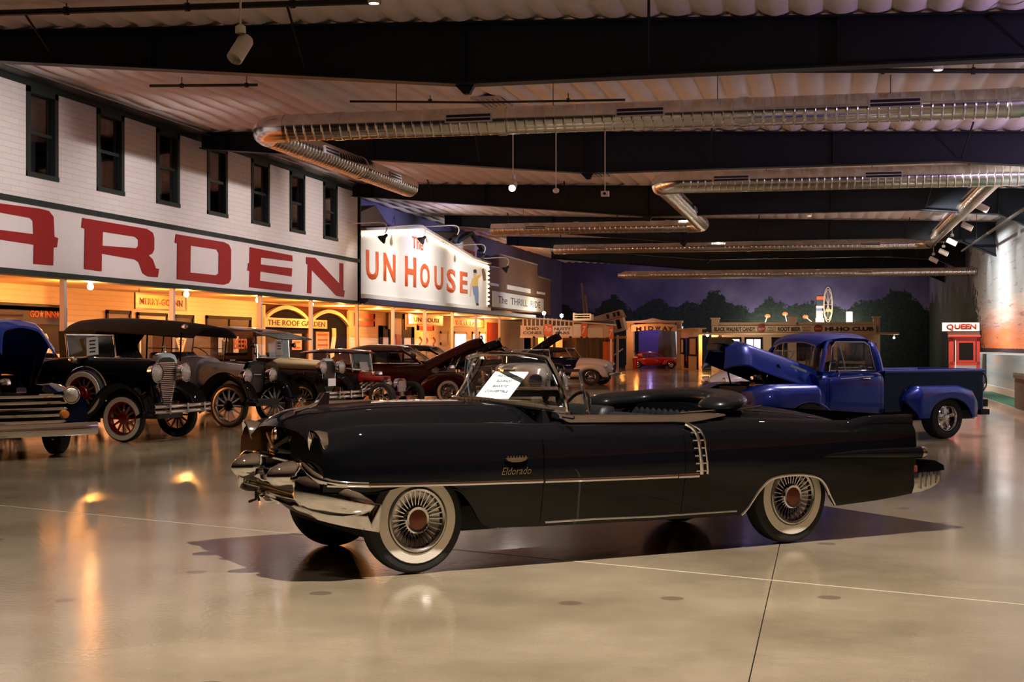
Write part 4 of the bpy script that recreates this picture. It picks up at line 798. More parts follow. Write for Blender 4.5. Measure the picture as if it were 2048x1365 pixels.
# ================================================================ antique cars by the porch
def lampbar(par, x, hw, z): MB().tube([(x, -hw, z), (x, hw, z)], .014, 6).build('lamp_bar', M['chrome'], par)
def antique(label, org, yaw, P):
    t = thing(P.get('name', 'antique_car'), label, 'car', org, radians(yaw)); pc, fc = P['paint'], P.get('fender', M['black'])
    xf, xr, r, tw = P['xf'], P['xr'], P['r'], P.get('tw', .72)
    MB().box(xr-.5, -.36, r-.02, xf+.35, .36, r+.10).build('chassis', M['dark'], t, 0)
    # hood and cowl
    tub('hood', P['hoodk'], P.get('hoodc', pc), t, 0, 32, 6)
    tub('body', P['bodyk'], pc, t, 0, 32, 6)
    rk = P['rad']     # x, half width, z low, z high, taper
    outl = [(rk[1]*.35, rk[3]), (rk[1]*.8, rk[3]-.04), (rk[1], rk[3]-.13), (rk[1]*.98, rk[3]-.35), (rk[1]*rk[4], rk[2]+.08), (rk[1]*rk[4]*.55, rk[2])]
    outl = outl+[(-a, b) for a, b in outl[::-1]]
    rs = MB().prism(outl, rk[0]-.05, rk[0]+.035, 'yz').build('radiator_shell', P.get('shell', M['chrome']), t, 30)
    inn = [(a*.84, rk[2]+.05+(b-rk[2])*.86) for a, b in outl]; core = MB().prism(inn, rk[0]+.03, rk[0]+.045, 'yz').build('radiator_core', P.get('core', M['grille']), rs, 0)
    if P.get('shutters'):
        n_ = 22
        for k in range(n_):
            z = rk[2]+.06+(rk[3]-rk[2]-.2)*k/n_; hw = rk[1]*.8*(rk[4]+(1-rk[4])*min(1, (z-rk[2])/(rk[3]-rk[2]-.35))); MB().box(rk[0]+.046, -hw, z, rk[0]+.058+.012*random.random(), hw, z+.010+.008*random.random()).build('shutter', M['steel'], rs, 0)
    MB().lathe([(.03, 0), (.035, .02), (.018, .05), (.012, .10), (.02, .12), (.001, .14)], 12, (rk[0], 0, rk[3]-.01)).build('radiator_cap', M['chrome'], rs)
    if P.get('mascot'): MB().tube([(rk[0], -.07, rk[3]+.09), (rk[0], 0, rk[3]+.11), (rk[0], .07, rk[3]+.09)], .012, 5).build('mascot', M['chrome'], rs)
    lz = P['lampz']; lampbar(t, rk[0]+.02, P['lampy'], lz-.02)
    for s_ in (-1, 1):
        headlamp(t, (rk[0]+.12, s_*P['lampy'], lz), P['lampr'], .17)
        fender('front_fender', [(xf+r*1.15, r*1.1), (xf+r*.85, r*1.85), (xf+.02, r*2.28), (xf-r*.7, r*2.05), (xf-r*1.35, r*1.35), (xf-r*1.9, r*.85)], s_*(tw-.26), s_*(tw+.15), fc, t, .06, .09)
        fender('rear_fender', [(xr+r*1.6, r*.85), (xr+r*1.1, r*1.6), (xr+r*.3, r*2.2), (xr-r*.6, r*2.1), (xr-r*1.15, r*1.4), (xr-r*1.3, r*.8)], s_*(tw-.22), s_*(tw+.15), fc, t, .06, .09)
        MB().box(xf-r*1.85, s_*(tw-.18), r*.78, xr+r*1.55, s_*(tw+.13), r*.78+.035).build('running_board', fc, t, 0)
        MB().box(xf-r*1.6, s_*(tw-.19), r*.78, xr+r*1.2, s_*(tw-.17), P['bodyk'][0][2]+.12).build('valance', fc, t, 0)
        wheel(t, (xf, s_*tw, r), r, P.get('twd', .13), s_, P['style'], P.get('ww'), rimr=P.get('rimr', r*.72), cols=P.get('wc'), n=P.get('n', 12))
        wheel(t, (xr, s_*tw, r), r, P.get('twd', .13), s_, P['style'], P.get('ww'), rimr=P.get('rimr', r*.72), cols=P.get('wc'), n=P.get('n', 12))
        for k in range(P.get('louvers', 0)):
            x = P['hoodk'][0][0]+.12+k*.042; z = P['louz']; hk = P['hoodk'][1][1]; MB().box(x, s_*(hk-.03), z, x+.014, s_*(hk+.012), z+.10).build('hood_louver', P.get('louc', pc), t, 0)
    if P.get('bump'):
        x, hw, z = P['bump']; b_ = bumper(t, x, hw, z, .055, .06, None, 'bumper', 2, .085)
        for y in (-hw*.62, 0, hw*.62): MB().box(x+.0, y-.02, z-.12, x+.045, y+.02, z+.04).build('bumper_clamp', M['chrome'], b_, 0)
        for s_ in (-1, 1): MB().tube([(x, s_*.34, z-.05), (xf+.2, s_*.34, r+.05)], .02, 6).build('bumper_iron', M['dark'], b_)
    return t
# -- black roadster
RO = Vector((-12.32, 21.47, 0)); road = antique('black thirties roadster with red wheels and side-mounted whitewall spare', RO, -8.4, dict(name='roadster_car', paint=M['black'], xf=1.70, xr=-1.75, r=.37, tw=.72, twd=.15,
    hoodk=[(.55, .42, .62, 1.33, 3.2), (1.2, .36, .60, 1.32, 3.0), (1.88, .29, .58, 1.30, 2.8)], bodyk=[(-2.35, .45, .55, 1.0, 3), (-1.9, .64, .52, 1.22, 4), (-.8, .70, .50, 1.30, 5), (.1, .68, .50, 1.32, 5), (.62, .46, .58, 1.34, 4)],
    rad=(1.95, .30, .52, 1.40, .42), shutters=True, mascot=True, shell=M['chrome'], core=M['grille'], lampy=.40, lampz=1.08, lampr=.15, style='wood', ww=(.72, .93), rimr=.27, wc=dict(rim=M['redspoke'], spoke=M['redspoke'], hub=M['redspoke']), n=12, bump=(2.35, .78, .56)))
sp = wheel(road, (.98, -.76, .76), .37, .15, -1, 'wood', (.72, .93), rimr=.27, cols=dict(rim=M['redspoke'], spoke=M['redspoke'], hub=M['redspoke']), name='spare_wheel')
MB().tube([(.98+.39*cos(a), -.76, .76+.39*sin(a)) for a in [-.3+(pi+.6)*k/24 for k in range(25)]], .02, 8, flat=2.2).build('spare_band', M['chrome'], road)
MB().lathe([(.001, -.08), (.10, -.085), (.12, -.05), (.12, 0)], 20, (.98, -.76, .76), 'y').build('spare_hub', M['redspoke'], road)
wf = MB().tube([(.55, -.62, 1.33), (.50, -.62, 1.69), (.50, .62, 1.69), (.55, .62, 1.33)], .017, 6).build('windscreen_frame', M['chrome'], road)
quad('windscreen', [(.55, -.61, 1.34), (.50, -.61, 1.68), (.50, .61, 1.68), (.55, .61, 1.34)], M['glass'], wf)
c = MB().box(-.11, -.003, 0, .11, .003, .30).build('info_card', M['paper'], road, 0, (.60, -.06, 1.36), (radians(6), radians(-6), radians(70)))
for k in range(4): MB().box(-.06, -.004, .225-.06*k, .06-.01*(k%2), -.003, .25-.06*k).build('print', M['ink'], c, 0)
cushion('seat_back', -.75, -.55, -.6, .6, .9, 1.38, -.15, 10, M['leather'], road)
MB().tube(smoothpts([(-1.05, -.62, 1.32), (-1.35, -.55, 1.38), (-1.45, 0, 1.42), (-1.35, .55, 1.38), (-1.05, .62, 1.32)], 20), .09, 10, flat=.7).build('folded_top', M['canvas'], road)
for s_ in (-1, 1): headlamp(road, (.62, s_*.58, 1.28), .06, .09, name='cowl_lamp')
MB().tube([(.3, -.69, 1.30), (-.4, -.70, 1.29), (-.9, -.70, 1.30)], .008, 5).build('belt_molding', M['chrome'], road)
# -- grey touring car with black top
TO = Vector((-12.13, 25.55, 0)); tour = antique('grey-hooded touring car with wooden spoke wheels under a long black canvas top', TO, -12.7, dict(name='touring_car', paint=M['grey'], xf=1.60, xr=-1.75, r=.405, tw=.71, twd=.13,
    hoodk=[(.50, .40, .66, 1.24, 3.0), (1.0, .35, .64, 1.19, 2.6), (1.62, .27, .62, 1.14, 2.4)], bodyk=[(-2.3, .55, .60, 1.20, 4), (-1.9, .68, .58, 1.24, 5), (-.6, .70, .58, 1.22, 5), (.1, .66, .58, 1.24, 5), (.35, .60, .60, 1.32, 4), (.6, .42, .66, 1.28, 3)],
    rad=(1.66, .29, .58, 1.22, .8), shell=M['black'], core=M['grille'], mascot=False, lampy=.40, lampz=.95, lampr=.135, style='wood', ww=None, rimr=.335, wc=dict(rim=M['steel'], spoke=M['grey'], hub=M['black']), n=12))
MB().obar((1.72, -.12, .97), (1.72, .12, .97), .01, .012).build('radiator_badge', M['chrome'], tour, 0)
shell_roof('canvas_top', [(-2.55, .60, 1.86, 1.66), (-2.35, .70, 2.02, 1.80), (-1.6, .74, 2.06, 1.80), (-.6, .74, 2.02, 1.76), (.35, .73, 1.93, 1.70), (.75, .70, 1.86, 1.68)], M['canvas'], tour, .03)
MB().prism([(-2.5, 1.18), (-2.3, 1.18), (-2.2, 1.80), (-2.54, 1.80)], -.66, .66).build('rear_curtain', M['canvas'], tour, 30)
for s_ in (-1, 1):
    MB().add([(-2.4, s_*.68, 1.2), (-1.55, s_*.70, 1.22), (-1.75, s_*.72, 1.5), (-1.5, s_*.735, 1.80), (-2.45, s_*.70, 1.80)], [(0, 1, 2, 3, 4)]).build('side_curtain', M['canvas'], tour, 0)
    for x in (.45, -.35, -1.1): MB().tube([(x, s_*.68, 1.22), (x+.05, s_*.71, 1.76)], .016, 6).build('top_bow', M['black'], tour)
    MB().tube([(.42, s_*.68, 1.45), (-.3, s_*.70, 1.47)], .008, 5).build('side_rail', M['black'], tour)
quad('windscreen', [(.50, -.62, 1.28), (.42, -.62, 1.74), (.42, .62, 1.74), (.50, .62, 1.28)], M['glass'], tour)
cushion('front_seat', -.35, -.15, -.62, .62, 1.0, 1.38, -.12, 10, M['leather'], tour); cushion('rear_seat', -1.75, -1.5, -.62, .62, 1.0, 1.40, -.12, 10, M['leather'], tour)
MB().tube([(0, .36+.19*cos(2*pi*k/20), .19*sin(2*pi*k/20)) for k in range(20)], .012, 6, closed=True).build('steering_wheel', M['wood'], tour, 40, (.12, 0, 1.36), (0, radians(-50), 0))
headlamp(tour, (.55, -.66, 1.86), .055, .08, name='side_lamp')
# -- brown closed car with cream hood
BO = Vector((-11.96, 28.82, 0)); brn = antique('brown wood-panelled sedan with cream hood top and striped sun visor', BO, -12, dict(name='sedan_car', paint=M['brown'], hoodc=M['brown'], xf=1.60, xr=-1.7, r=.37, tw=.70, twd=.13,
    hoodk=[(.70, .40, .62, 1.10, 3.2), (1.2, .34, .60, 1.08, 3.0), (1.72, .28, .58, 1.06, 3.0)], bodyk=[(-2.3, .60, .55, 1.22, 5), (-1.9, .70, .52, 1.26, 7), (0, .72, .52, 1.26, 7), (.35, .68, .54, 1.26, 6), (.8, .44, .60, 1.16, 3.4)],
    rad=(1.76, .27, .50, 1.24, .85), shell=M['chrome'], mascot=True, lampy=.36, lampz=1.06, lampr=.135, style='wire', ww=None, rimr=.285, wc=dict(rim=M['gold'], spoke=M['gold'], hub=M['chrome']), n=16, bump=(2.3, .74, .54), louvers=14, louz=.88, louc=M['wood']))
tub('hood_top', [(.62, .385, .98, 1.27, 2.6), (1.2, .335, .98, 1.225, 2.6), (1.73, .275, .97, 1.19, 2.6)], M['cream'], brn, 0, 28, 5)
shell_roof('roof', [(-2.25, .62, 1.78, 1.70), (-2.0, .70, 1.90, 1.80), (-.8, .72, 1.93, 1.81), (.2, .70, 1.86, 1.76), (.42, .68, 1.83, 1.74)], M['wood'], brn, .04)
for s_ in (-1, 1):
    for (x0, x1) in ((-2.25, -1.75), (-.72, -.55), (.22, .36)): MB().box(x0, s_*.66, 1.22, x1, s_*.71, 1.80).build('body_post', M['wood'], brn, 0)
    MB().box(-1.75, s_*.665, 1.22, .3, s_*.715, 1.30).build('window_rail', M['wood'], brn, 0); MB().box(-1.75, s_*.665, 1.72, .3, s_*.715, 1.81).build('header_rail', M['wood'], brn, 0)
    for (x0, x1) in ((-1.75, -.72), (-.55, .22)): quad('side_glass', [(x0, s_*.69, 1.28), (x1, s_*.69, 1.28), (x1, s_*.69, 1.73), (x0, s_*.69, 1.73)], M['winglass'], brn)
    MB().obar((.40, s_*.60, 1.26), (.36, s_*.60, 1.78), .03, .03).build('windscreen_post', M['chrome'], brn, 0)
    MB().tube([(-.2, s_*.725, 1.2), (-.05, s_*.74, 1.2)], .012, 5).build('door_handle', M['chrome'], brn)
    headlamp(brn, (.42, s_*.76, 1.52), .05, .08, M['black'], name='side_lamp')
quad('windscreen', [(.42, -.60, 1.26), (.38, -.60, 1.76), (.38, .60, 1.76), (.42, .60, 1.26)], M['glass'], brn)
rings = []
vs = MB().prism([(.36, 1.80), (.95, 1.66), (.97, 1.63), (.36, 1.77)], -.64, .64).build('sun_visor', mat('visor_teal', (.015, .05, .06), .35, coat=.5), brn, 0)
for k in range(6): MB().prism([(.50, 1.775), (.90, 1.68), (.90, 1.676), (.50, 1.77)], -.55+.2*k, -.49+.2*k).build('visor_stripe', mat('visor_pale', (.35, .45, .45), .4), vs, 0)
c = MB().box(-.09, -.003, 0, .09, .003, .32).build('info_card', M['paper'], brn, 0, (.56, -.02, 1.30), (radians(0), radians(0), radians(75)))
for k in range(3): MB().box(-.05, -.004, .25-.06*k, .05-.01*(k%2), -.003, .275-.06*k).build('print', M['ink'], c, 0)
pl_ = MB().box(1.86, -.15, .66, 1.87, .15, .82).build('license_plate', M['paper'], brn, 0)
cushion('front_seat', -.5, -.3, -.6, .6, 1.0, 1.35, -.1, 6, M['leather'], brn)

# ================================================================ streamlined cars
def streamliner(label, org, yaw, col, open_hood=0.0, roof=True, fcol=None, style='disc', ww=(.62, .84), sc=1.0, name='coupe_car', soft=None, hoodcol=None):
    t = thing(name, label, 'car', org, radians(yaw)); t.scale = (sc, sc, sc); fc = fcol or col; r = .34
    MB().box(-2.1, -.6, .22, 1.9, .6, .40).build('chassis', M['dark'], t, 0)
    tub('body', [(-2.45, .34, .34, .66, 3), (-2.2, .60, .30, .88, 3), (-1.5, .74, .28, 1.02, 3.5), (-.6, .78, .27, 1.06, 4), (.3, .74, .27, 1.06, 4), (.75, .56, .30, 1.05, 3.5), (.95, .48, .34, 1.03, 3.2)], col, t)
    if open_hood:
        tub('nose', [(.9, .46, .34, .72, 4), (1.5, .40, .36, .70, 4), (1.95, .28, .40, .92, 3), (2.2, .16, .42, .86, 2.5)], col, t); engine(t, 1.05, 1.6, .5, .92, .2)
        HM = Matrix.Translation((.75, 0, 1.05)) @ Matrix.Rotation(radians(-open_hood), 4, 'Y'); rings = []
        for k in range(13):
            u = k/12; x = 1.52*u; hw = .50-.20*u; o, ii = [], []
            for j in range(15):
                v = -1+j/7; z = .07*(1-v*v)-.20*max(0, abs(v)-.7)/.3*(1-.3*u)-.05*max(0, u-.85)/.15; o.append((x, hw*v, z)); ii.append((x, hw*v*.95, z-.03))
            rings.append(o+ii[::-1])
        h = MB().loft(rings, True, True).xf(HM).build('hood', hoodcol or col, t, 45)
        for s_ in (-1, 1): MB().tube([(1.3, s_*.36, .72), HM @ Vector((.9, s_*.34, -.06))], .012, 5).build('hood_prop', M['steel'], h)
        MB().tube([HM @ Vector((1.52, -.27, -.02)), HM @ Vector((1.60, 0, .04)), HM @ Vector((1.52, .27, -.02))], .02, 6).build('hood_lip', M['chrome'], h)
    else: tub('nose', [(.85, .52, .32, 1.04, 3), (1.4, .42, .36, 1.02, 2.8), (1.9, .32, .38, .95, 2.6), (2.18, .20, .42, .80, 2.3)], hoodcol or col, t)
    g = tub('grille', [(2.12, .20, .44, .80, 2.4), (2.22, .16, .46, .78, 2.2)], M['chrome'], t, 0, 20, 2)
    for k in range(7): MB().box(2.2, -.15, .49+.04*k, 2.235, .15, .505+.04*k).build('grille_bar', M['grille'], g, 0)
    for s_ in (-1, 1):
        for (xc, nm) in ((1.5, 'front_fender'), (-1.45, 'rear_fender')):
            ks = []
            for k in range(15):
                v = -1+k/7; x = xc+(v*.66 if nm[0] == 'f' else v*.70)-(.12 if v < 0 and nm[0] == 'f' else 0); e_ = sqrt(max(.02, 1-abs(v)**2.4)); u = (x-xc)/.40
                zb = .34+.27*sqrt(max(0, 1-u*u)) if abs(u) < 1 else .32; ks.append((x, .06+.12*e_, min(zb, .34+.44*e_-.03), .36+.46*e_, 2.6))
            tub(nm, ks, fc, t, s_*.68, 20, 2)
        wheel(t, (1.5, s_*.70, r), r, .17, s_, style, ww, rimr=.20); wheel(t, (-1.45, s_*.70, r), r, .17, s_, style, ww, rimr=.20)
        headlamp(t, (2.02, s_*.50, .76), .095, .2, fc); MB().box(.7, s_*.72, .27, -.85, s_*.84, .32).build('running_board', fc, t, 0)
        for k in range(4): MB().box(1.0+.0*k, s_*.47, .62+.05*k, 1.45, s_*.485, .635+.05*k).build('louver', M['chrome'], t, 0)
        MB().tube([(.75, s_*.60, 1.0), (.2, s_*.76, .98), (-1.4, s_*.76, .96)], .008, 5).build('belt_molding', M['chrome'], t)
        MB().tube([(-.15, s_*.79, .92), (-.28, s_*.80, .92)], .012, 5).build('door_handle', M['chrome'], t)
    bumper(t, 2.36, .82, .44, .10, .14); bumper(t, -2.5, .8, .44, .10, .14)
    if roof:
        rc = soft or col
        shell_roof('roof', [(-2.05, .50, 1.02, .96), (-1.8, .60, 1.18, .98), (-1.4, .65, 1.40, 1.0), (-1.15, .65, 1.48, 1.28), (-.6, .66, 1.54, 1.38), (0, .64, 1.52, 1.38), (.22, .60, 1.47, 1.36)], rc, t, .035)
        for s_ in (-1, 1):
            MB().tube(smoothpts([(.72, s_*.56, 1.04), (.5, s_*.59, 1.22), (.2, s_*.62, 1.39)], 8), .028, 8).build('windscreen_pillar', rc, t); MB().tube([(-.55, s_*.72, 1.03), (-.55, s_*.66, 1.41)], .03, 8).build('door_post', rc, t)
            quad('side_glass', [(.66, s_*.63, 1.05), (.24, s_*.61, 1.37), (-1.2, s_*.63, 1.33), (-1.35, s_*.68, 1.05)], M['winglass'], t)
            MB().add([(-1.0, s_*.74, 1.03), (-1.95, s_*.60, 1.0), (-1.5, s_*.66, 1.28), (-1.08, s_*.665, 1.36)], [(0, 1, 2, 3)]).build('quarter_panel', rc, t, 0)
        f = MB().tube([(.74, -.55, 1.05), (.24, -.59, 1.42), (.26, 0, 1.47), (.24, .59, 1.42), (.74, .55, 1.05), (.82, 0, 1.06)], .016, 6, closed=True).build('windscreen_frame', M['chrome'], t)
        quad('windscreen', [(.74, -.54, 1.06), (.25, -.58, 1.41), (.27, 0, 1.46), (.25, .58, 1.41), (.74, .54, 1.06), (.82, 0, 1.07)], M['glass'], f); MB().tube([(.82, 0, 1.06), (.27, 0, 1.46)], .014, 6).build('windscreen_divider', M['chrome'], f)
    else:
        f = MB().tube([(.70, -.58, 1.05), (.45, -.55, 1.40), (.45, .55, 1.40), (.70, .58, 1.05)], .018, 6).build('windscreen_frame', M['chrome'], t); quad('windscreen', [(.70, -.57, 1.05), (.45, -.54, 1.39), (.45, .54, 1.39), (.70, .57, 1.05)], M['glass'], f)
        cushion('seat_back', -.6, -.4, -.6, .6, .9, 1.25, -.15, 8, M['leather'], t)
        if soft: shell_roof('soft_top', [(-1.55, .56, 1.12, 1.0), (-1.3, .62, 1.36, 1.10), (-.6, .64, 1.45, 1.24), (.2, .60, 1.42, 1.30), (.46, .55, 1.40, 1.32)], soft, t, .03)
    return t
mar = streamliner('dark maroon streamlined coupe with its long hood raised high', (-10.79, 35.52, 0), 0, M['maroon'], 25)
streamliner('black coupe with raised hood standing between the maroon coupe and the porch', (-11.5, 40.6, 0), 2, M['black'], 24, fcol=M['maroon'])
streamliner('black coupe with a hood tilted steeply, parked nearer the snack stand', (-10.6, 46.0, 0), 4, M['black'], 34)
streamliner('silver grey streamlined coupe seen through the convertible windscreen', (-7.75, 37.0, 0), -72, M['silver'], 0, roof=False, hoodcol=M['white'])
wc = streamliner('cream and black open tourer with black soft top and wire wheels', (-9.9, 53.3, 0), -8, M['navy'], 0, roof=False, fcol=M['white'], style='wire', ww=None, name='tourer_car', soft=M['canvas'], hoodcol=M['white'])
streamliner('white car parked beyond the blue pickup engine', (-.5, 31.0, 0), -150, M['white'], 0, roof=False, ww=(.6, .8))
streamliner('small red car parked inside the midway gateway', (-10.75, 91.75, 0), 4, M['red'], 0, roof=True, ww=None, style='mag', sc=.72)
# ================================================================ hot rod
HO = Vector((-11.16, 32.29, 0)); hr = thing('hot_rod_car', 'red hot rod with exposed chrome engine and fat chrome wheels', 'car', HO, radians(-12))
tub('body', [(-1.5, .50, .45, .95, 4), (-1.0, .60, .40, 1.0, 5), (0, .58, .40, .98, 5), (.4, .44, .42, .94, 4), (.55, .38, .44, .90, 4)], M['maroon'], hr)
tub('cowl', [(.3, .40, .60, .95, 3), (.60, .34, .60, .90, 3)], M['red'], hr)
MB().box(-1.9, -.28, .34, 1.62, -.20, .44).box(-1.9, .20, .34, 1.62, .28, .44).build('frame_rails', M['maroon'], hr, 0)
engine(hr, .55, 1.15, .44, .82, .22, M['red'])
for s_ in (-1, 1):
    wheel(hr, (1.40, s_*.70, .33), .33, .19, s_, 'mag', rimr=.215, n=5); wheel(hr, (-1.3, s_*.68, .40), .40, .34, s_, 'mag', rimr=.23, n=5)
    MB().tube([(1.40, s_*.62, .33), (1.42, 0, .30)], .03, 8).build('axle', M['chrome'], hr); headlamp(hr, (1.38, s_*.34, .62), .085, .12)
    for k in range(4): MB().tube(smoothpts([(.65+.14*k, s_*.25, .64), (.62+.14*k, s_*.42, .60), (.50+.10*k, s_*.46, .46), (.2, s_*.48, .42)], 8), .025, 7).build('header_pipe', M['chrome'], hr)
    MB().tube([(.46, s_*.46, .90), (.40, s_*.46, 1.34)], .016, 6).build('windscreen_post', M['chrome'], hr); MB().tube([(-.9, s_*.52, .98), (-.8, s_*.5, 1.36)], .02, 6).build('top_post', M['dark'], hr)
rs = tub('radiator_shell', [(1.42, .22, .30, .74, 4), (1.52, .22, .30, .74, 4)], M['chrome'], hr, 0, 20, 2); MB().box(1.52, -.17, .33, 1.53, .17, .68).build('radiator_core', M['steel'], rs, 0)
quad('windscreen', [(.46, -.45, .92), (.40, -.45, 1.33), (.40, .45, 1.33), (.46, .45, .92)], M['glass'], hr)
shell_roof('roof', [(-1.0, .50, 1.38, 1.33), (-.4, .54, 1.44, 1.37), (.3, .52, 1.42, 1.36), (.5, .50, 1.38, 1.34)], M['maroon'], hr, .03)
c = MB().box(-.12, -.003, 0, .12, .003, .20).build('info_card', M['paper'], hr, 0, (.56, -.05, .93), (radians(-20), 0, radians(70)))
cushion('seat', -.95, -.75, -.45, .45, .8, 1.12, -.1, 6, M['leather'], hr)
# ================================================================ dark blue pickup cropped by the frame
cyaw = radians(-38); hp = dep(138, 790, 19.3); f_ = Vector((cos(cyaw), sin(cyaw), 0)); l_ = Vector((-f_.y, f_.x, 0)); o_ = hp-f_*2.0-l_*.66; o_.z = 0
ch = thing('grille_pickup', 'dark blue pickup with a wide barred chrome grille and raised hood beside the roadster', 'pickup truck', o_, cyaw); NV = mat('deep_blue_paint', (.006, .03, .24), .25, coat=.9)
tub('cab_body', [(-1.0, .80, .45, 1.10, 6), (.2, .82, .42, 1.12, 6), (.75, .76, .45, 1.10, 5)], M['navy'], ch)
shell_roof('cab_roof', [(-.95, .60, 1.60, 1.45), (-.5, .68, 1.75, 1.62), (.2, .66, 1.72, 1.60), (.45, .6, 1.62, 1.54)], M['navy'], ch, .04)
for s_ in (-1, 1):
    MB().tube([(.72, s_*.70, 1.1), (.42, s_*.64, 1.58)], .04, 8).build('windscreen_pillar', M['navy'], ch); MB().box(-.95, s_*.62, 1.05, -.7, s_*.72, 1.6).build('cab_corner', M['navy'], ch, 0)
    rows = []
    for k in range(30):
        x = .75+k*(2.05-.75)/29; u = (x-1.35)/.43; zl = .36+.32*sqrt(max(0, 1-u*u)) if abs(u) < 1 else .40; v = k/29; ow = .95-.05*v*v; zc = 1.0-.09*max(0, v-.6)/.4-.1*max(0, .25-v)/.25
        rows.append([(x, s_*.44, zc-.02), (x, s_*.62, zc), (x, s_*.78, zc-.03), (x, s_*ow, zc-.17), (x, s_*ow, zl+.03), (x, s_*(ow-.03), zl)])
    mb2 = MB().loft(rows, False, False); mb2.add([*rows[-1], (2.05, s_*.44, .5)], [tuple(range(7))]); mb2.build('front_fender', M['navy'], ch, 40)
    headlamp(ch, (2.06, s_*.66, .85), .115, .14); wheel(ch, (1.35, s_*.74, .37), .37, .18, s_, 'disc', None, rimr=.2)
    MB().lathe([(.001, .05), (.05, .045), (.06, .02), (.06, -.03), (.001, -.03)], 16, (2.24, s_*.50, .60), 'x').build('fog_lamp', M['amber'], ch)
gr = MB().box(1.98, -.52, .42, 2.02, .52, .86).build('grille', M['grille'], ch, 0)
for k in range(5):
    rings = []; z = .84-.085*k; hw = .66-.01*k
    for q in range(13): u = -1+q/6; rings.append([(2.10-.10*u*u, hw*u, z-.030), (2.135-.10*u*u, hw*u, z-.02), (2.145-.10*u*u, hw*u, z), (2.135-.10*u*u, hw*u, z+.018), (2.09-.10*u*u, hw*u, z+.032), (2.03-.1*u*u, hw*u, z)])
    MB().loft(rings, True, True).build('grille_bar', M['chrome'], gr, 40)
bumper(ch, 2.30, .98, .40, .17, .10); MB().box(1.9, -.55, .30, -2.4, .55, .45).build('chassis', M['dark'], ch, 0); engine(ch, .95, 1.6, .5, .98, .24)
MB().box(.7, -.42, .5, .78, .42, 1.06).build('firewall', M['dark'], ch, 0); MB().box(-1.05, -.75, .5, -2.5, -.70, 1.05).box(-1.05, .70, .5, -2.5, .75, 1.05).box(-1.05, -.75, .5, -2.5, .75, .55).build('bed', M['navy'], ch, 0)
for x in (-1.7,):
    for s_ in (-1, 1): wheel(ch, (x, s_*.74, .37), .37, .18, s_, 'disc', None, rimr=.2)
HM = Matrix.Translation((.72, 0, 1.10)) @ Matrix.Rotation(radians(-38), 4, 'Y'); rings = []
for k in range(17):
    u = k/16; x = 1.42*u; hw = .56-.14*u*u-.06*max(0, u-.9)*10; o, ii = [], []
    for j in range(19):
        v = -1+j/9; z = .16*(1-v*v)-.30*max(0, abs(v)-.7)**1.2/.3**1.2-.40*(max(0, u-.68)/.32)**2; o.append((x, hw*v, z)); ii.append((x-.02, hw*v*.96, z-.025))
    rings.append(o+ii[::-1])
h = MB().loft(rings, True, True).xf(HM).build('hood', NV, ch, 45)
for s_ in (-1, 1): MB().tube([(1.2, s_*.42, .95), HM @ Vector((.9, s_*.44, -.12))], .014, 5).build('hood_prop', M['dark'], h)
MB().obar(HM @ Vector((1.15, -.2, .15)), HM @ Vector((1.15, .2, .15)), .03, .03).build('hood_badge', M['chrome'], h, 0)
# ================================================================ white two-storey building with porch
FX, PWX = -16.0, -19.0
def brickmat(name, c1, c2, mortar, sx, sy, bump, flat=True, axis='yz'):
    m, nt, b, N, L = nodes(name); sp = N.new('ShaderNodeSeparateXYZ'); L.new(objvec(N, L), sp.inputs[0]); cv = N.new('ShaderNodeCombineXYZ'); L.new(sp.outputs[1], cv.inputs[0]); L.new(sp.outputs[2], cv.inputs[1])
    br = N.new('ShaderNodeTexBrick'); L.new(cv.outputs[0], br.inputs['Vector']); br.inputs['Color1'].default_value = (*c1, 1); br.inputs['Color2'].default_value = (*c2, 1); br.inputs['Mortar'].default_value = (*mortar, 1)
    br.inputs['Scale'].default_value = 1; br.inputs['Brick Width'].default_value = sx; br.inputs['Row Height'].default_value = sy; br.inputs['Mortar Size'].default_value = .008; br.inputs['Mortar Smooth'].default_value = .3
    L.new(br.outputs['Color'], b.inputs['Base Color']); b.inputs['Roughness'].default_value = .7; bp = N.new('ShaderNodeBump'); bp.inputs['Strength'].default_value = bump; bp.inputs['Distance'].default_value = .01; bp.invert = True; L.new(br.outputs['Fac'], bp.inputs['Height']); L.new(bp.outputs[0], b.inputs['Normal']); return m
mwb = brickmat('white_shingle', (.74, .69, .66), (.70, .65, .62), (.58, .54, .52), .6, .125, .3)
mband = mat('white_board', (.72, .67, .65), .6, noise=.04, nscale=4); mgreen = mat('dark_green_trim', (.012, .022, .02), .5); mpost = mat('post_white', (.72, .66, .62), .5); mredl = mat('sign_red', (.30, .008, .010), .45)
msid = mat('cream_siding', (.82, .70, .50), .55, noise=.05, nscale=3); msoff = mat('soffit_cream', (.82, .66, .42), .6); mdark = mat('dark_interior', (.012, .010, .012), .8); mfr = mat('dark_frame', (.008, .006, .007), .6, spec=.15); mroof = mat('brown_roof', (.045, .022, .016), .8, noise=.3, nscale=2)
mbulb = mat('warm_bulb', (1, .8, .5), .5, emit=(1, .62, .26), es=100); morang = mat('sign_orange', (.62, .13, .03), .5); mcrm = mat('sign_cream', (.80, .62, .38), .55)
def rX(px0, py0, px1, py1, X):
    a, b_ = onX(px0, py0, X), onX(px1, py0, X); c_, d = onX(px0, py1, X), onX(px1, py1, X)
    return a.y, b_.y, (c_.z+d.z)/2 if py1 != py0 else c_.z, (a.z+b_.z)/2
def fitX(px0, px1, pyt, pyb, X, pxm=None):
    """Y range and z range on plane X; heights read at the middle column"""
    a, b_ = onX(px0, pyt, X), onX(px1, pyt, X); m_ = (px0+px1)/2; return a.y, b_.y, onX(m_, pyb, X).z, onX(m_, pyt, X).z
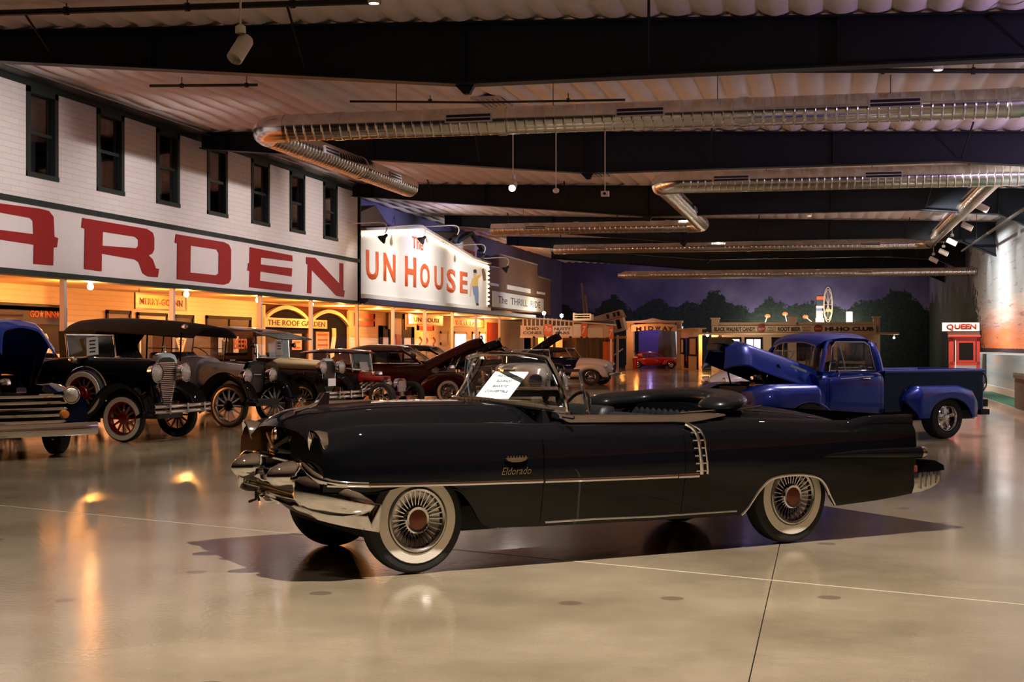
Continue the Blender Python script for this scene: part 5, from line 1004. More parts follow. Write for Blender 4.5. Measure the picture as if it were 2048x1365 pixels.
gb = wthing('garden_building', 'white two-storey lakeside building with tall dark windows and red lettering', 'building', (-18, 36, 0))
YA, YE = 19.0, 47.75
MB().box(FX-.25, YA, 3.05, FX, YE, 4.42).build('sign_band', mband, gb, 0); MB().box(FX-.25, YA, 4.54, FX, YE, 5.0).build('upper_wall', mwb, gb, 0)
MB().box(FX-.3, YA, 4.42, FX+.05, YE+.05, 4.54).build('trim_board', mgreen, gb, 0); MB().box(FX-.3, YA, 2.95, FX+.05, YE+.05, 3.07).build('trim_board', mgreen, gb, 0)
MB().box(FX-.3, YE-.02, 2.95, FX+.04, YE+.06, 7.0).build('corner_board', mgreen, gb, 0)
WP = [(52, 115), (193, 247), (312, 358), (414, 454), (502, 538), (579, 609), (646, 674)]; edges = [YA]
for (a, b_) in WP:
    y0, y1 = onX(a, 300, FX).y, onX(b_, 300, FX).y; MB().box(FX-.25, edges[-1], 5.0, FX, y0, 6.86).build('wall_pier', mwb, gb, 0); edges.append(y1)
    f = MB().box(FX-.12, y0, 5.0, FX+.03, y0+.14, 6.86).box(FX-.12, y1-.14, 5.0, FX+.03, y1, 6.86).box(FX-.12, y0, 5.0, FX+.05, y1, 5.1).box(FX-.12, y0, 6.74, FX+.03, y1, 6.86).build('window_frame', mgreen, gb, 0)
    for (z0, z1, nm) in ((5.1, 5.92, 'pane'), (5.95, 6.74, 'pane')): quad(nm, [(FX-.08, y0+.14, z0), (FX-.08, y1-.14, z0), (FX-.08, y1-.14, z1), (FX-.08, y0+.14, z1)], M['winglass'], f)
    MB().box(FX-.10, y0+.1, 5.90, FX-.04, y1-.1, 5.97).build('meeting_rail', mgreen, f, 0)
    MB().box(FX-.55, y0-.1, 4.9, FX-.5, y1+.1, 6.9).build('dark_room_sheet', mat('room_dark', (.035, .03, .05), .7), f, 0)  # dark sheet stands for the unlit room behind the panes
MB().box(FX-.25, edges[-1], 5.0, FX, YE, 6.86).build('wall_pier', mwb, gb, 0)
MB().box(FX-.25, YA, 6.86, FX+.02, YE, 7.0).build('frieze', mgreen, gb, 0); MB().box(FX-.3, YA, 6.98, FX+.40, YE+.35, 7.02).build('eave', mgreen, gb, 0); MB().box(FX+.40, YA, 6.99, FX+.43, YE+.35, 7.03).build('drip_edge', M['steel'], gb, 0)
MB().prism([(FX+.40, 7.03), (FX-5, 7.19), (FX-5, 7.12), (FX+.40, 7.0)], YA, YE+.35).build('roof', mroof, gb, 0)
MB().box(FX-6.5, YE-.2, 3.06, FX, YE, 6.98).build('end_wall', mband, gb, 0)
def poly_letter(nm, pts, holes, par, m=mredl, X=FX, S=2.528, O=(0, 100), th=.02):
    def W(p): q = onX(O[0]+p[0]/S, O[1]+p[1]/S, X+.004); return (q.y, q.z)
    bm = bmesh.new(); ed = []
    for loop in [pts]+list(holes):
        vs = [bm.verts.new((X+.004, *W(p))) for p in loop]; ed += [bm.edges.new((vs[k], vs[(k+1) % len(vs)])) for k in range(len(vs))]
    bmesh.ops.triangle_fill(bm, use_beauty=True, use_dissolve=False, edges=ed, normal=(1, 0, 0))
    r = bmesh.ops.extrude_face_region(bm, geom=list(bm.faces))
    for g in r['geom']:
        if isinstance(g, bmesh.types.BMVert): g.co.x += th
    bmesh.ops.recalc_face_normals(bm, faces=bm.faces); me = bpy.data.meshes.new(nm); bm.to_mesh(me); bm.free(); me.materials.append(m); return link(nm, me, par)
poly_letter('letter_n', [(1547, 1048), (1592, 1052), (1716, 1185), (1716, 1078), (1734, 1080), (1734, 1215), (1741, 1218), (1737, 1250), (1700, 1243), (1574, 1112), (1572, 1232), (1552, 1230), (1555, 1085), (1547, 1082)], [], gb)
poly_letter('letter_e', [(1262, 998), (1475, 1040), (1477, 1070), (1318, 1050), (1316, 1085), (1475, 1105), (1472, 1146), (1314, 1120), (1312, 1168), (1475, 1188), (1470, 1224), (1258, 1200), (1262, 1120), (1250, 1115), (1254, 1078), (1260, 1078)], [], gb)
poly_letter('letter_d', [(888, 932), (1130, 972), (1155, 985), (1166, 1010), (1165, 1160), (1155, 1180), (1130, 1188), (893, 1160), (895, 980), (882, 975)], [[(962, 990), (1095, 1010), (1105, 1030), (1104, 1130), (1090, 1140), (960, 1126)]], gb)
poly_letter('letter_r', [(415, 850), (740, 905), (770, 925), (777, 950), (777, 1010), (768, 1030), (750, 1040), (770, 1060), (785, 1105), (802, 1108), (795, 1150), (745, 1145), (720, 1130), (700, 1075), (680, 1060), (512, 1030), (511, 1120), (424, 1108), (428, 905), (410, 898)], [[(517, 920), (680, 945), (697, 960), (698, 990), (688, 1003), (515, 990)]], gb)
poly_letter('letter_a', [(-150, 800), (-110, 762), (200, 803), (245, 815), (268, 845), (272, 945), (291, 952), (285, 998), (268, 1000), (266, 1090), (168, 1082), (170, 985), (-60, 950), (-62, 1055), (-160, 1044), (-155, 930)], [[(-58, 812), (150, 850), (165, 865), (168, 932), (-60, 903)]], gb)
# ---- porch: soffit, floor, posts, sided wall
MB().box(PWX, YA, 3.0, FX, YE, 3.06).build('porch_soffit', msoff, gb, 0); MB().box(PWX, YA, 0, FX+.15, YE, .18).build('porch_floor', mat('porch_boards', (.22, .15, .10), .6), gb, 0)
for px in (-90, 127, 345, 520, 622, 714):
    y = onX(px, 600, FX-.08).y; MB().box(FX-.14, y-.055, .18, FX-.03, y+.055, 3.0).build('porch_post', mpost, gb, 0)
MB().box(PWX-.2, YA, 0, PWX, YE, 3.1).build('porch_back_wall', mat('sheathing', (.5, .36, .2), .7), gb, 0)
for k in range(20): z = .18+.141*k; MB().prism([(PWX, z), (PWX+.028, z), (PWX+.010, z+.139), (PWX, z+.139)], YA, YE, 'xz').build('siding_board', msid, gb, 0)
def opening(par, px0, px1, pyt, pyb, X, fill, fr=mfr, fw=.10, nm='window', dep_=.05, mull=0, frame_name='frame'):
    y0, y1, z0, z1 = fitX(px0, px1, pyt, pyb, X); z0 = max(z0, .2)
    o = MB().box(X, y0, z0, X+dep_, y0+fw, z1).box(X, y1-fw, z0, X+dep_, y1, z1).box(X, y0, z1-fw, X+dep_, y1, z1).box(X, y0, z0, X+dep_, y1, z0+fw).build(nm, fr, par, 0)
    MB().box(X, y0+fw, z0+fw, X+dep_*.4, y1-fw, z1-fw).build('pane', fill, o, 0)
    for k in range(mull): ym = y0+(y1-y0)*(k+1)/(mull+1); MB().box(X, ym-.03, z0, X+dep_*.8, ym+.03, z1).build('mullion', fr, o, 0)
    return o, (y0, y1, z0, z1)
XO = PWX+.03; mpane = mat('shop_glass', (.010, .008, .007), .4, noise=.5, nscale=1.5, spec=.1)
o, rr_ = opening(gb, -20, 131, 613, 745, XO, mpane, nm='shop_window'); tz = onX(85, 629, XO).z
MB().box(XO+.03, rr_[0]+.1, tz-.25, XO+.05, rr_[1]-.1, tz+.25).build('valance', mat('valance_navy', (.02, .018, .03), .6), o, 0)
for s, a, b_ in (('GO', 56, 74), ('INN', 86, 107)): ya, yb = onX(a, 629, XO).y, onX(b_, 629, XO).y; text('window_lettering', s, yb-ya, .17, morang, o, (XO+.052, (ya+yb)/2, tz), FACE_X, .02, .006)
for px in (79, 111.5):
    y = onX(px, 629, XO).y; st = [(y+.10*(1 if k % 2 == 0 else .42)*sin(pi*k/5), tz+.10*(1 if k % 2 == 0 else .42)*cos(pi*k/5)) for k in range(10)]; MB().prism(st, XO+.052, XO+.058, 'yz').build('star', morang, o, 0)
for (px, h_, lb_) in ((70, .28, 'round ivory bust on the ledge of the lettered shop window'), (85, .50, 'tallest ivory bust on the ledge of the lettered shop window'), (95, .12, 'tiny ivory figure on the ledge of the lettered shop window')):
    p = onX(px, 700, XO+.22); f_ = tag(MB().lathe([(.001, 0), (.09, 0), (.10, h_*.35), (.06, h_*.6), (.075, h_*.8), (.03, h_), (.001, h_)], 12).build('display_bust', mat('ivory', (.75, .62, .45), .5), None, 40, (XO+.30, p.y, 1.30)), lb_, 'figurine', 'window display busts')
lg = MB().box(XO, rr_[0], 1.22, XO+.45, rr_[1], 1.30).build('window_ledge', msid, gb, 0)
opening(gb, 211, 260, 621, 668, XO, mat('blind', (.30, .25, .27), .6), nm='transom_window')
o, r2 = opening(gb, 273, 333, 626, 745, XO, msid, nm='entry_door', fw=.09); MB().box(XO+.02, r2[0]+.25, .3, XO+.055, r2[1]-.25, r2[3]-.35).build('door_leaf', mat('door_dark', (.03, .02, .02), .4), o, 0)
opening(gb, 347, 386, 630, 738, XO, mpane, nm='shop_window')
a = onX(351, 686, XO+.06); b_ = onX(373, 686, XO+.06); ym = (a.y+b_.y)/2; hw = (b_.y-a.y)/2
ar = MB().prism([(ym-hw*.6, 1.95), (ym+hw*.6, 1.95), (ym+hw*.6, 1.72), (ym+hw, 1.72), (ym, 1.15), (ym-hw, 1.72), (ym-hw*.6, 1.72)], XO+.05, XO+.07, 'yz').build('arrow_sign', mcrm, None, 0); tag(ar, 'cream down-pointing arrow sign reading BAR 5-7 in a dark window', 'sign')
text('lettering', 'BAR', hw*.95, .13, M['ink'], ar, (XO+.071, ym, 1.82), FACE_X, .02, .004); text('lettering', '5-7', hw*1.0, .15, M['ink'], ar, (XO+.071, ym, 1.60), FACE_X, .02, .004)
def hung_sign(lab, px0, px1, pyt, pyb, X, s, board, ink, frame, bold=.01, top=3.0, tw=.86, th_=.5, nm='hanging_sign', lines=None):
    y0, y1, z0, z1 = fitX(px0, px1, pyt, pyb, X); t = wthing(nm, lab, 'sign', (X, (y0+y1)/2, z0))
    MB().box(X-.03, y0, z0, X, y1, z1).build('board', board, t, 0); MB().box(X-.035, y0-.04, z0-.04, X+.012, y1+.04, z0).box(X-.035, y0-.04, z1, X+.012, y1+.04, z1+.04).box(X-.035, y0-.04, z0, X+.012, y0, z1).box(X-.035, y1, z0, X+.012, y1+.04, z1).build('frame', frame, t, 0)
    text('lettering', s, (y1-y0)*tw, (z1-z0)*th_, ink, t, (X, (y0+y1)/2, (z0+z1)/2), FACE_X, bold, .008)
    for y in (y0+.2, y1-.2): MB().tube([(X-.015, y, z1+.03), (X-.015, y, top)], .01, 5).build('hanger', M['dark'], t)
    return t
hung_sign('brown hanging sign reading MERRY-GO-INN under the porch', 272, 372, 592, 618, -17.4, 'MERRY-GO-INN', mat('sign_brown', (.42, .12, .03), .5), mat('sign_maroon', (.07, .012, .012), .5), mat('sign_frame', (.06, .02, .015), .5), .02)
o, r3 = opening(gb, 411, 501, 633, 748, XO, mpane, nm='shop_window', mull=1)
for (px, w_, h_, m_, s) in ((435, .5, .55, M['paper'], ''), (470, .42, .62, M['paper'], '')):
    p = onX(px, 688, XO); MB().box(XO+.03, p.y-w_/2, p.z-h_/2, XO+.04, p.y+w_/2, p.z+h_/2).build('poster', m_, o, 0)
p = onX(479, 687, XO); text('window_lettering', 'BEER', 1.15, .34, morang, o, (XO+.05, p.y, p.z-.02), FACE_X, .02, .006)
p = onX(430, 677, XO); text('window_lettering', 'RUSH YOUR', 1.9, .2, M['paper'], o, (XO+.045, p.y, p.z), FACE_X, .01, .004)
# -- roof garden arcade
RG = PWX+.06; y0, y1 = onX(523, 650, RG).y, onX(696, 650, RG).y; mrg = mat('arcade_brown', (.07, .018, .009), .7, spec=.1, noise=.25, nscale=5, stretch=(1, .3, 4)); mnv = mat('arcade_navy', (.004, .006, .016), .8, spec=.05)
rg = wthing('arcade_front', 'brown arcade front with two cream arches and a THE ROOF GARDEN sign', 'shop front', (RG, (y0+y1)/2, .18))
MB().box(PWX+.03, y0, .18, RG, y1, 2.95).build('panel', mrg, rg, 0)
def archpts(pxs, X): return [((onX(a, b_, X)).y, (onX(a, b_, X)).z) for a, b_ in pxs]
for pxs in ([(529, 634), (540, 624), (555, 617), (570, 615), (587, 620), (602, 630), (614, 643)], [(617, 643), (630, 631), (645, 624), (660, 624), (675, 630), (686, 640), (693, 650)]):
    A = smoothpts([(a, b_, 0) for a, b_ in archpts(pxs, RG)], 16); A = [(q.x, q.y) for q in A]
    MB().prism([(A[0][0], .2)]+A+[(A[-1][0], .2)], RG, RG+.01, 'yz').build('arch_recess', mnv, rg, 0)
    rings = [[(RG, a, b_-.07), (RG+.12, a, b_-.07), (RG+.12, a, b_+.07), (RG, a, b_+.07)] for a, b_ in A]; MB().loft(rings, True, True).build('arch_trim', mcrm, rg, 0)
y = onX(614, 660, RG).y; MB().box(RG+.005, y-.28, .18, RG+.1, y+.28, 1.95).build('arcade_pillar', mat('pillar_brown', (.05, .018, .014), .5), rg, 0)
for px in (524, 695): y = onX(px, 660, RG).y; MB().box(RG, y-.07, .18, RG+.1, y+.07, 2.9).build('edge_post', mcrm, rg, 0)
ya, yb, z0, z1 = fitX(529, 654, 639, 655, RG+.14); MB().box(RG+.12, ya, z0-.02, RG+.15, yb, z1+.02).build('name_board', mcrm, rg, 0); text('lettering', 'THE ROOF GARDEN', (yb-ya)*.92, (z1-z0)*.66, M['ink'], rg, (RG+.151, (ya+yb)/2, (z0+z1)/2), FACE_X, .01, .008)
for (a, b_, c_, d) in ((584, 603, 668, 700), (632, 658, 664, 702)):
    ya, yb, z0, z1 = fitX(a, b_, c_, d, RG+.02); q = MB().box(RG+.015, ya, z0, RG+.03, yb, z1).build('poster', mat('poster_peach', (.60, .33, .18), .6), rg, 0)
    for k in range(3): MB().box(RG+.03, ya+.15, z1-.15-.2*k, RG+.033, yb-.15, z1-.08-.2*k).build('poster_print', mat('poster_print', (.30, .06, .03), .6), q, 0)
ya = onX(666, 668, RG+.03).y; MB().loft([[(RG+.02, ya-.22+.12*sin(z*4), z), (RG+.05, ya-.22+.12*sin(z*4), z), (RG+.05, ya+.22+.12*sin(z*4), z), (RG+.02, ya+.22+.12*sin(z*4), z)] for z in [.2+.11*k for k in range(19)]], True, True).build('wavy_post', mcrm, rg, 30)
# -- porch bulbs
for k, (px, py) in enumerate(((181, 568), (373, 585), (516, 599), (623, 607))):
    p = onX(px, py, -16.45); p.z = min(p.z, 2.86); t = thing('porch_lamp', ['glowing porch bulb between the lettered window and the hanging brown sign', 'glowing porch bulb at the end of the hanging brown sign', 'glowing porch bulb beside the first cream arch', 'glowing porch bulb beside the post between two cream arches'][k], 'lamp', p, 0, 'porch bulbs')
    MB().lathe([(.001, .14), (.06, .14), (.06, .10), (.04, .06), (.001, .06)], 12).build('socket', mpost, t); MB().sphere((0, 0, 0), .07, 12, 8).build('bulb', mbulb, t); point(p-Vector((0, 0, .12)), 190, ORANGE, .06)
for y in (22.5, 49.5, 54, 59.5, 66, 72, 79): point((-17.3, y, 2.75), 170 if y > 48 else 150, ORANGE, .08, 'porch_ceiling_light')
# ================================================================ fun house
fh = wthing('fun_house', 'white gabled fun house front with orange lettering and rows of bulbs', 'building', (-18, 57.5, 0))
YF0, YF1 = YE+.08, onX(975.6, 560, FX).y; mfw = mat('fun_white', (.80, .78, .74), .6)
top = [onX(721.8, 461, FX), onX(837, 456.7, FX), onX(900, 492, FX), onX(939, 517, FX), onX(975.6, 529, FX)]; zb = onX(720, 588, FX).z
poly = [(YF0, zb), (YF1, zb)]+[(max(p.y, YF0), p.z) for p in reversed(top)]
MB().prism(poly, FX-.2, FX, 'yz').build('sign_wall', mfw, fh, 0)
for p, q in zip(top[:-1], top[1:]): MB().obar((FX-.05, max(p.y, YF0), p.z+.04), (FX-.05, q.y, q.z+.04), .5, .09).build('gable_cap', mat('cap_lilac', (.35, .32, .36), .5), fh, 0)
bulb_me = MB().sphere((0, 0, 0), .055, 8, 6).mesh('light_bulb', mat('marquee_bulb', (1, .9, .7), .5, emit=(1, .78, .5), es=5))
def bulbs(a, b_, n):
    for k in range(n): p = Vector(a).lerp(Vector(b_), (k+.5)/n); link('light_bulb', bulb_me, fh, p)
TT = [Vector((FX+.06, max(p.y, YF0), p.z-.14)) for p in top]
for p, q in zip(TT[:-1], TT[1:]): bulbs(p, q, max(2, int((q-p).length/.36)))
bulbs((FX+.06, YF1-.12, TT[-1].z), (FX+.06, YF1-.12, zb+.1), 9)
zt1 = onX(720, 594, FX).z; MB().box(FX-.1, YF0, zb-.16, FX+.16, YF1, zb).build('ledge', mat('ledge_cream', (.75, .70, .62), .5), fh, 0); MB().box(FX-.1, YF0, zb-.34, FX+.30, 77.6, zb-.16).build('blue_band', mat('band_navy', (.015, .022, .075), .5), fh, 0)
MB().box(FX-.1, YF0, 3.0, FX+.22, 77.6, zb-.34).build('fascia', mat('fascia_grey', (.42, .38, .38), .6), fh, 0); MB().box(PWX, YF0, 2.95, FX+.1, 77.6, 3.0).build('porch_soffit', msoff, fh, 0); MB().box(PWX, YF0, 0, FX+.15, 77.6, .18).build('porch_floor', mat('porch_boards'), fh, 0)
mol = mat('fun_orange', (.72, .11, .025), .5)
for ch_, (a, b_, c_, d) in zip('FUNHOUSE', ((120, 215, 600, 900), (235, 350, 645, 912), (395, 503, 672, 927), (590, 692, 700, 975), (728, 815, 762, 985), (858, 938, 790, 1003), (970, 1052, 812, 1030), (1090, 1160, 838, 1035))):
    if ch_ == 'F': continue
    y0, y1, z0, z1 = fitX(680+a/4.55, 680+b_/4.55, 360+c_/4.55, 360+d/4.55, FX); text('letter', ch_, y1-y0, z1-z0, mol, fh, (FX, (y0+y1)/2, (z0+z1)/2), FACE_X, .03, .012)
y0, y1, z0, z1 = fitX(824, 846, 475, 499, FX); text('lettering', 'The', y1-y0, z1-z0, mol, fh, (FX, (y0+y1)/2, (z0+z1)/2), FACE_X, .01, .012)
# painted figure on the wall
def paint(nm, pts, m_, off, par=fh, X=FX, S=4.55, O=(680, 360)):
    w_ = [onX(O[0]+a/S, O[1]+b_/S, X) for a, b_ in pts]; MB().prism([(p.y, p.z) for p in w_], X, X+off, 'yz').build(nm, m_, par, 0)
mskin = mat('paint_skin', (.75, .48, .38), .6)
paint('painted_jeans', [(1203, 965), (1255, 965), (1262, 1040), (1258, 1125), (1235, 1130), (1225, 1060), (1212, 1040)], mat('paint_denim', (.22, .30, .5), .6), .006)
paint('painted_shirt', [(1200, 900), (1235, 880), (1270, 860), (1280, 880), (1255, 905), (1252, 968), (1203, 968)], mat('paint_yellow', (.78, .55, .15), .6), .008)
paint('painted_arm', [(1268, 862), (1290, 850), (1298, 862), (1275, 882)], mskin, .009); paint('painted_hand', [(1185, 960), (1200, 905), (1203, 960), (1192, 1060), (1180, 1062)], mskin, .007)
paint('painted_face', [(1215, 845), (1235, 842), (1240, 870), (1228, 885), (1212, 880)], mskin, .009); paint('painted_hair', [(1212, 822), (1230, 812), (1243, 825), (1242, 855), (1234, 848), (1216, 848)], M['ink'], .011)
paint('painted_shoe', [(1238, 1122), (1260, 1122), (1262, 1145), (1240, 1145)], M['ink'], .008); paint('painted_mirror', [(1290, 815), (1305, 805), (1325, 860), (1328, 915), (1305, 922), (1295, 870)], mat('paint_umber', (.14, .07, .04), .6), .007)
# roofs and dormer behind the wall
for (pa, pb, pc_, X) in (((700, 440), (751, 411), (805, 462), -16.7),):
    a, b_, c_ = onX(*pa, X), onX(*pb, X), onX(*pc_, X); MB().prism([(YE+.1, 5), (c_.y+1.2, 5), (b_.y, b_.z), (YE+.1, b_.z-.9)], X-.6, X, 'yz').build('back_roof', mroof, fh, 0)
XD = -16.7
def DP(a, b_): p = onX(680+a/4.55, 360+b_/4.55, XD); return (p.y, p.z)
MB().prism([DP(1060, 565), DP(1175, 490), DP(1270, 625), DP(1245, 640), DP(1240, 760), DP(1060, 700)], XD-.4, XD, 'yz').build('dormer_wall', mfw, fh, 0)
for a, b_ in ((DP(1045, 568), DP(1175, 482)), (DP(1175, 482), DP(1282, 642))): MB().obar((XD+.05, a[0], a[1]), (XD+.05, b_[0], b_[1]), .3, .14).build('dormer_bargeboard', mat('band_navy'), fh, 0)
MB().prism([DP(1068, 612), DP(1222, 655), DP(1218, 745), DP(1068, 690)], XD, XD+.05, 'yz').build('dormer_window', mat('window_red', (.6, .05, .02), .5), fh, 0); MB().prism([DP(1100, 650), DP(1200, 676), DP(1200, 730), DP(1100, 700)], XD+.05, XD+.06, 'yz').build('dormer_pane', mcrm, fh, 0)
MB().prism([DP(880, 470), DP(1165, 480), DP(1050, 562), DP(960, 560)], XD-.7, XD-.42, 'yz').build('back_roof', mroof, fh, 0)
# goose-neck lamps
for k, (px, py) in enumerate(((767, 476), (845, 479), (912, 477), (965, 513), (1012, 538))):
    X = -14.7; p = onX(px, py, X); t = thing('gooseneck_lamp', ['gooseneck sign lamp beside the white building corner', 'gooseneck sign lamp over the word The', 'gooseneck sign lamp in front of the white dormer', 'gooseneck sign lamp over the painted figure', 'gooseneck sign lamp before the stepped brick wall'][k], 'lamp', p, 0, 'gooseneck lamps over the fun house sign')
    d = Vector((-.75, 0, -.66)).normalized(); q = d.to_track_quat('Z', 'X').to_matrix().to_4x4()
    MB().lathe([(.03, -.18), (.05, -.16), (.06, -.06), (.15, .06), (.17, .12), (.15, .10), (.04, -.04)], 16).xf(q).build('shade', M['dark'], t); MB().lathe([(.001, .0), (.05, .02), (.001, .08)], 10).xf(q).build('bulb', mbulb, t)
    wx = (FX if k < 4 else FX-.1)-p.x; MB().tube(smoothpts([(wx, 0, .50), (wx*.5, 0, .52), (-.12, 0, .53), (.08, 0, .46), (.12, 0, .30), (.05, 0, .14)], 18), .022, 7).build('arm', mpost, t)
    spot(p+d*.15, (FX, p.y+1.0, p.z-1.4), 22, (1, .90, .78), 105, .8, .06, 'gooseneck_light')
# ================================================================ brick building
br = wthing('brick_building', 'brown brick stepped-parapet building front with blank white panels', 'building', (-18, 76, 0))
mbr = brickmat('brown_brick', (.17, .066, .035), (.12, .045, .025), (.20, .13, .09), .22, .075, .6)
bp_ = [(976.7, 534), (997.6, 537), (997.6, 510), (1074.5, 531), (1075.6, 554.5), (1100.9, 562), (1100.9, 630), (976.7, 616)]
bw = [onX(a, b_, FX-.1) for a, b_ in bp_]; MB().prism([(p.y, p.z) for p in bw], FX-.4, FX-.1, 'yz').build('brick_wall', mbr, br, 0)
for p, q in ((bw[0], bw[1]), (bw[2], bw[3]), (bw[4], bw[5])): MB().obar((FX-.25, p.y, p.z+.03), (FX-.25, q.y, q.z+.03), .4, .06).build('coping', mat('coping_stone', (.30, .24, .20), .7), br, 0)
for a, b_, c_, d in ((1348, 1438, 945, 1022), (1517, 1728, 978, 1068), (1792, 1862, 1025, 1092)):
    y0, y1, z0, z1 = fitX(680+a/4.55, 680+b_/4.55, 360+c_/4.55, 360+d/4.55, FX-.1); MB().box(FX-.1, y0, z0+.32, FX-.06, y1, z1+.02).build('white_panel', mfw, br, 0)
y0, y1, z0, z1 = fitX(984, 1085, 594, 616, FX-.1); sg = tag(MB().box(FX-.1, y0, z0-.1, FX-.03, y1, z1+.1).build('lettered_sign', mfw, None, 0), 'white sign reading The THRILL RIDE on the brown brick wall', 'sign')
text('lettering', 'The  THRILL  RIDE', (y1-y0)*.84, (z1-z0)*.62, M['ink'], sg, (FX-.03, (y0+y1)/2, (z0+z1)/2), FACE_X, 0, .008)
# -- fun house porch wall
fw_ = fh; MB().box(PWX-.2, YE+.02, 0, PWX, 90, 3.1).build('porch_back_wall', mat('sheathing'), fh, 0)
for k in range(20): z = .18+.141*k; MB().prism([(PWX, z), (PWX+.028, z), (PWX+.010, z+.139), (PWX, z+.139)], YE+.02, 90, 'xz').build('siding_board', msid, fh, 0)
for px in (786, 850, 905, 952, 999): y = onX(px, 640, FX).y; MB().box(FX-.06, y-.06, .18, FX+.05, y+.06, 3.0).build('porch_post', mpost, fh, 0)
mwr = mat('window_red'); opening(fh, 709, 748, 627, 653, XO, mat('olive_pane', (.25, .20, .10), .3), mwr, .22, 'porch_window'); opening(fh, 834, 866, 643, 661, XO, mcrm, mwr, .2, 'porch_window')
mnv2 = mat('door_navy', (.006, .007, .02), .6, spec=.1); opening(fh, 757, 827, 653, 740, XO, mfw, mnv2, .5, 'stepped_door_surround', .05); o, rr4 = opening(fh, 778, 807, 624, 740, XO+.05, mfw, mnv2, .3, 'tall_door_surround', .04)
MB().box(XO+.05, rr4[0]+.9, .2, XO+.12, rr4[0]+1.7, 2.0).build('red_door_leaf', mat('door_red', (.35, .03, .015), .5), o, 0); MB().box(XO+.08, rr4[0]-.3, rr4[3]-.8, XO+.12, rr4[0], rr4[3]).box(XO+.08, rr4[1], rr4[3]-.8, XO+.12, rr4[1]+.3, rr4[3]).build('surround_ear', mat('ear_brown', (.14, .04, .03), .5), o, 0)
for a, b_ in ((907, 932), (944, 950), (958, 970)): opening(fh, a, b_, 664, 740, XO, mat('lit_pane', (.8, .78, .7), .5, emit=(1, .93, .8), es=1.2), mcrm, .12, 'shop_door')
opening(fh, 880, 896, 663, 690, XO, mat('frosted', (.55, .58, .52), .4), mcrm, .12, 'shop_window'); y0, y1, z0, z1 = fitX(974, 998, 646, 735, XO); MB().box(XO, y0, .2, XO+.08, y1, z1).build('red_boards', mat('boards_red', (.32, .06, .02), .6), fh, 0)
hung_sign('white hanging sign reading FUN HOUSE in black hand lettering', 817, 885, 632, 649, -17.6, 'FUN HOUSE', mat('sign_pale', (.85, .74, .55), .55), M['ink'], mat('sign_red_edge', (.4, .04, .02), .5), .02, 2.95)
hung_sign('orange hanging sign reading SHELL LAND with a dark frame', 906, 968, 639, 654, -17.6, 'SHELL LAND', mat('sign_tan', (.70, .38, .14), .55), mat('sign_rust', (.32, .06, .02), .5), mat('sign_frame'), .015, 2.95)
for k, px in enumerate((841, 853, 868)):   # painted seahorse scrolls
    p = onX(px, 690, XO); MB().tube([(XO+.02, p.y+.18*sin(a*2.2), p.z-.3+.14*a) for a in [q*.4 for q in range(13)]], .035, 6).build('painted_scroll', mat('scroll_rust', (.45, .12, .05), .6), fh)
fn = thing('barrel_seat', 'small orange keg on the fun house porch', 'keg', (-17.5, onX(741, 690, -17.5).y, .18)); MB().lathe([(.001, 0), (.22, 0), (.28, .5), (.22, 1.25), (.001, 1.25)], 16).build('staves', morang, fn)
# ================================================================ snack stand
YS = 78.0; mblk = mat('black_pane', (.006, .006, .007), .3, spec=.2); sn = wthing('snack_stand', 'snack stand with dark roof panes and signboards beyond the soft-top tourer', 'stand', (-13, YS, 0))
def sx(px): return onY(px, 660, YS).x
def sz(px, py): return onY(px, py, YS).z
X0, X1 = sx(1040), sx(1212); MB().box(X0, YS, sz(1100, 676), X1, YS+.15, sz(1100, 672)).build('beam', mcrm, sn, 0)
MB().box(X0, YS+.1, 2.0, X1, YS+.2, 2.62).build('sign_backing', mat('stand_tan', (.55, .42, .28), .6), sn, 0)
pz0, pz1 = sz(1046, 652), sz(1046, 633); xa, xb = sx(1046), sx(1146)
for k in range(13):
    u = k/12; x = xa+(xb-xa)*u; zt = pz1-.25*u; MB().box(x-.035, YS+.02, pz0, x+.035, YS+.1, zt).build('mullion', mpost, sn, 0)
    if k < 12: xn = xa+(xb-xa)*(k+1)/12; MB().prism([(x, pz0), (xn, pz0), (xn, pz1-.25*(k+1)/12), (x, zt)], YS+.06, YS+.07).build('roof_pane', mblk, sn, 0)
xa_s = xa; MB().prism([(xa-.2, pz1), (X1, pz1-.42), (X1, pz1-.5), (xa-.2, pz1-.08)], YS-.1, YS+4).build('roof', mat('roof_pale', (.5, .45, .42), .5), sn, 0); MB().box(xa, YS+.02, pz0-.08, xb, YS+.12, pz0).build('sill', mpost, sn, 0)
def panel(lab, a, b_, c_, d, board, lines, ink, th_=.3, bold=.02, Y=YS, shear=0, nm='sign_panel', tw=.8, edge=None):
    x0, x1, z0, z1 = sx(a), sx(b_), sz(a, d), sz(a, c_); t = tag(MB().box(x0+.01, Y-.06, z0, x1-.01, Y, z1).build(nm, board, None, 0), lab, 'sign')
    n = len(lines)
    for k, s in enumerate(lines):
        off = (k-(n-1)/2)*(z1-z0)*.42; text('lettering', s, (x1-x0)*tw*(len(s)/max(len(q) for q in lines))**.7, (z1-z0)*th_, ink, t, ((x0+x1)/2, Y-.06, (z0+z1)/2-off), FACE_Y, bold, .01, shear)
    return t
m7 = mat('soda_orange', (.75, .12, .03), .45)
panel('cream signboard reading SNO CONES', 1042, 1088, 652, 672, mat('board_tan', (.62, .48, .33), .6), ['SNO', 'CONES'], M['ink']); panel('orange soda sign with slanted 7up lettering between two signboards', 1088, 1105, 649, 670, m7, ['7up'], M['paper'], .6, .01, shear=.3)
panel('white signboard reading NUTTY BARS', 1105, 1146, 653, 672, mfw, ['NUTTY', 'BARS'], M['ink']); panel('blank white signboard beside the nutty bars sign', 1146, 1163, 649, 672, mfw, [], M['ink'])
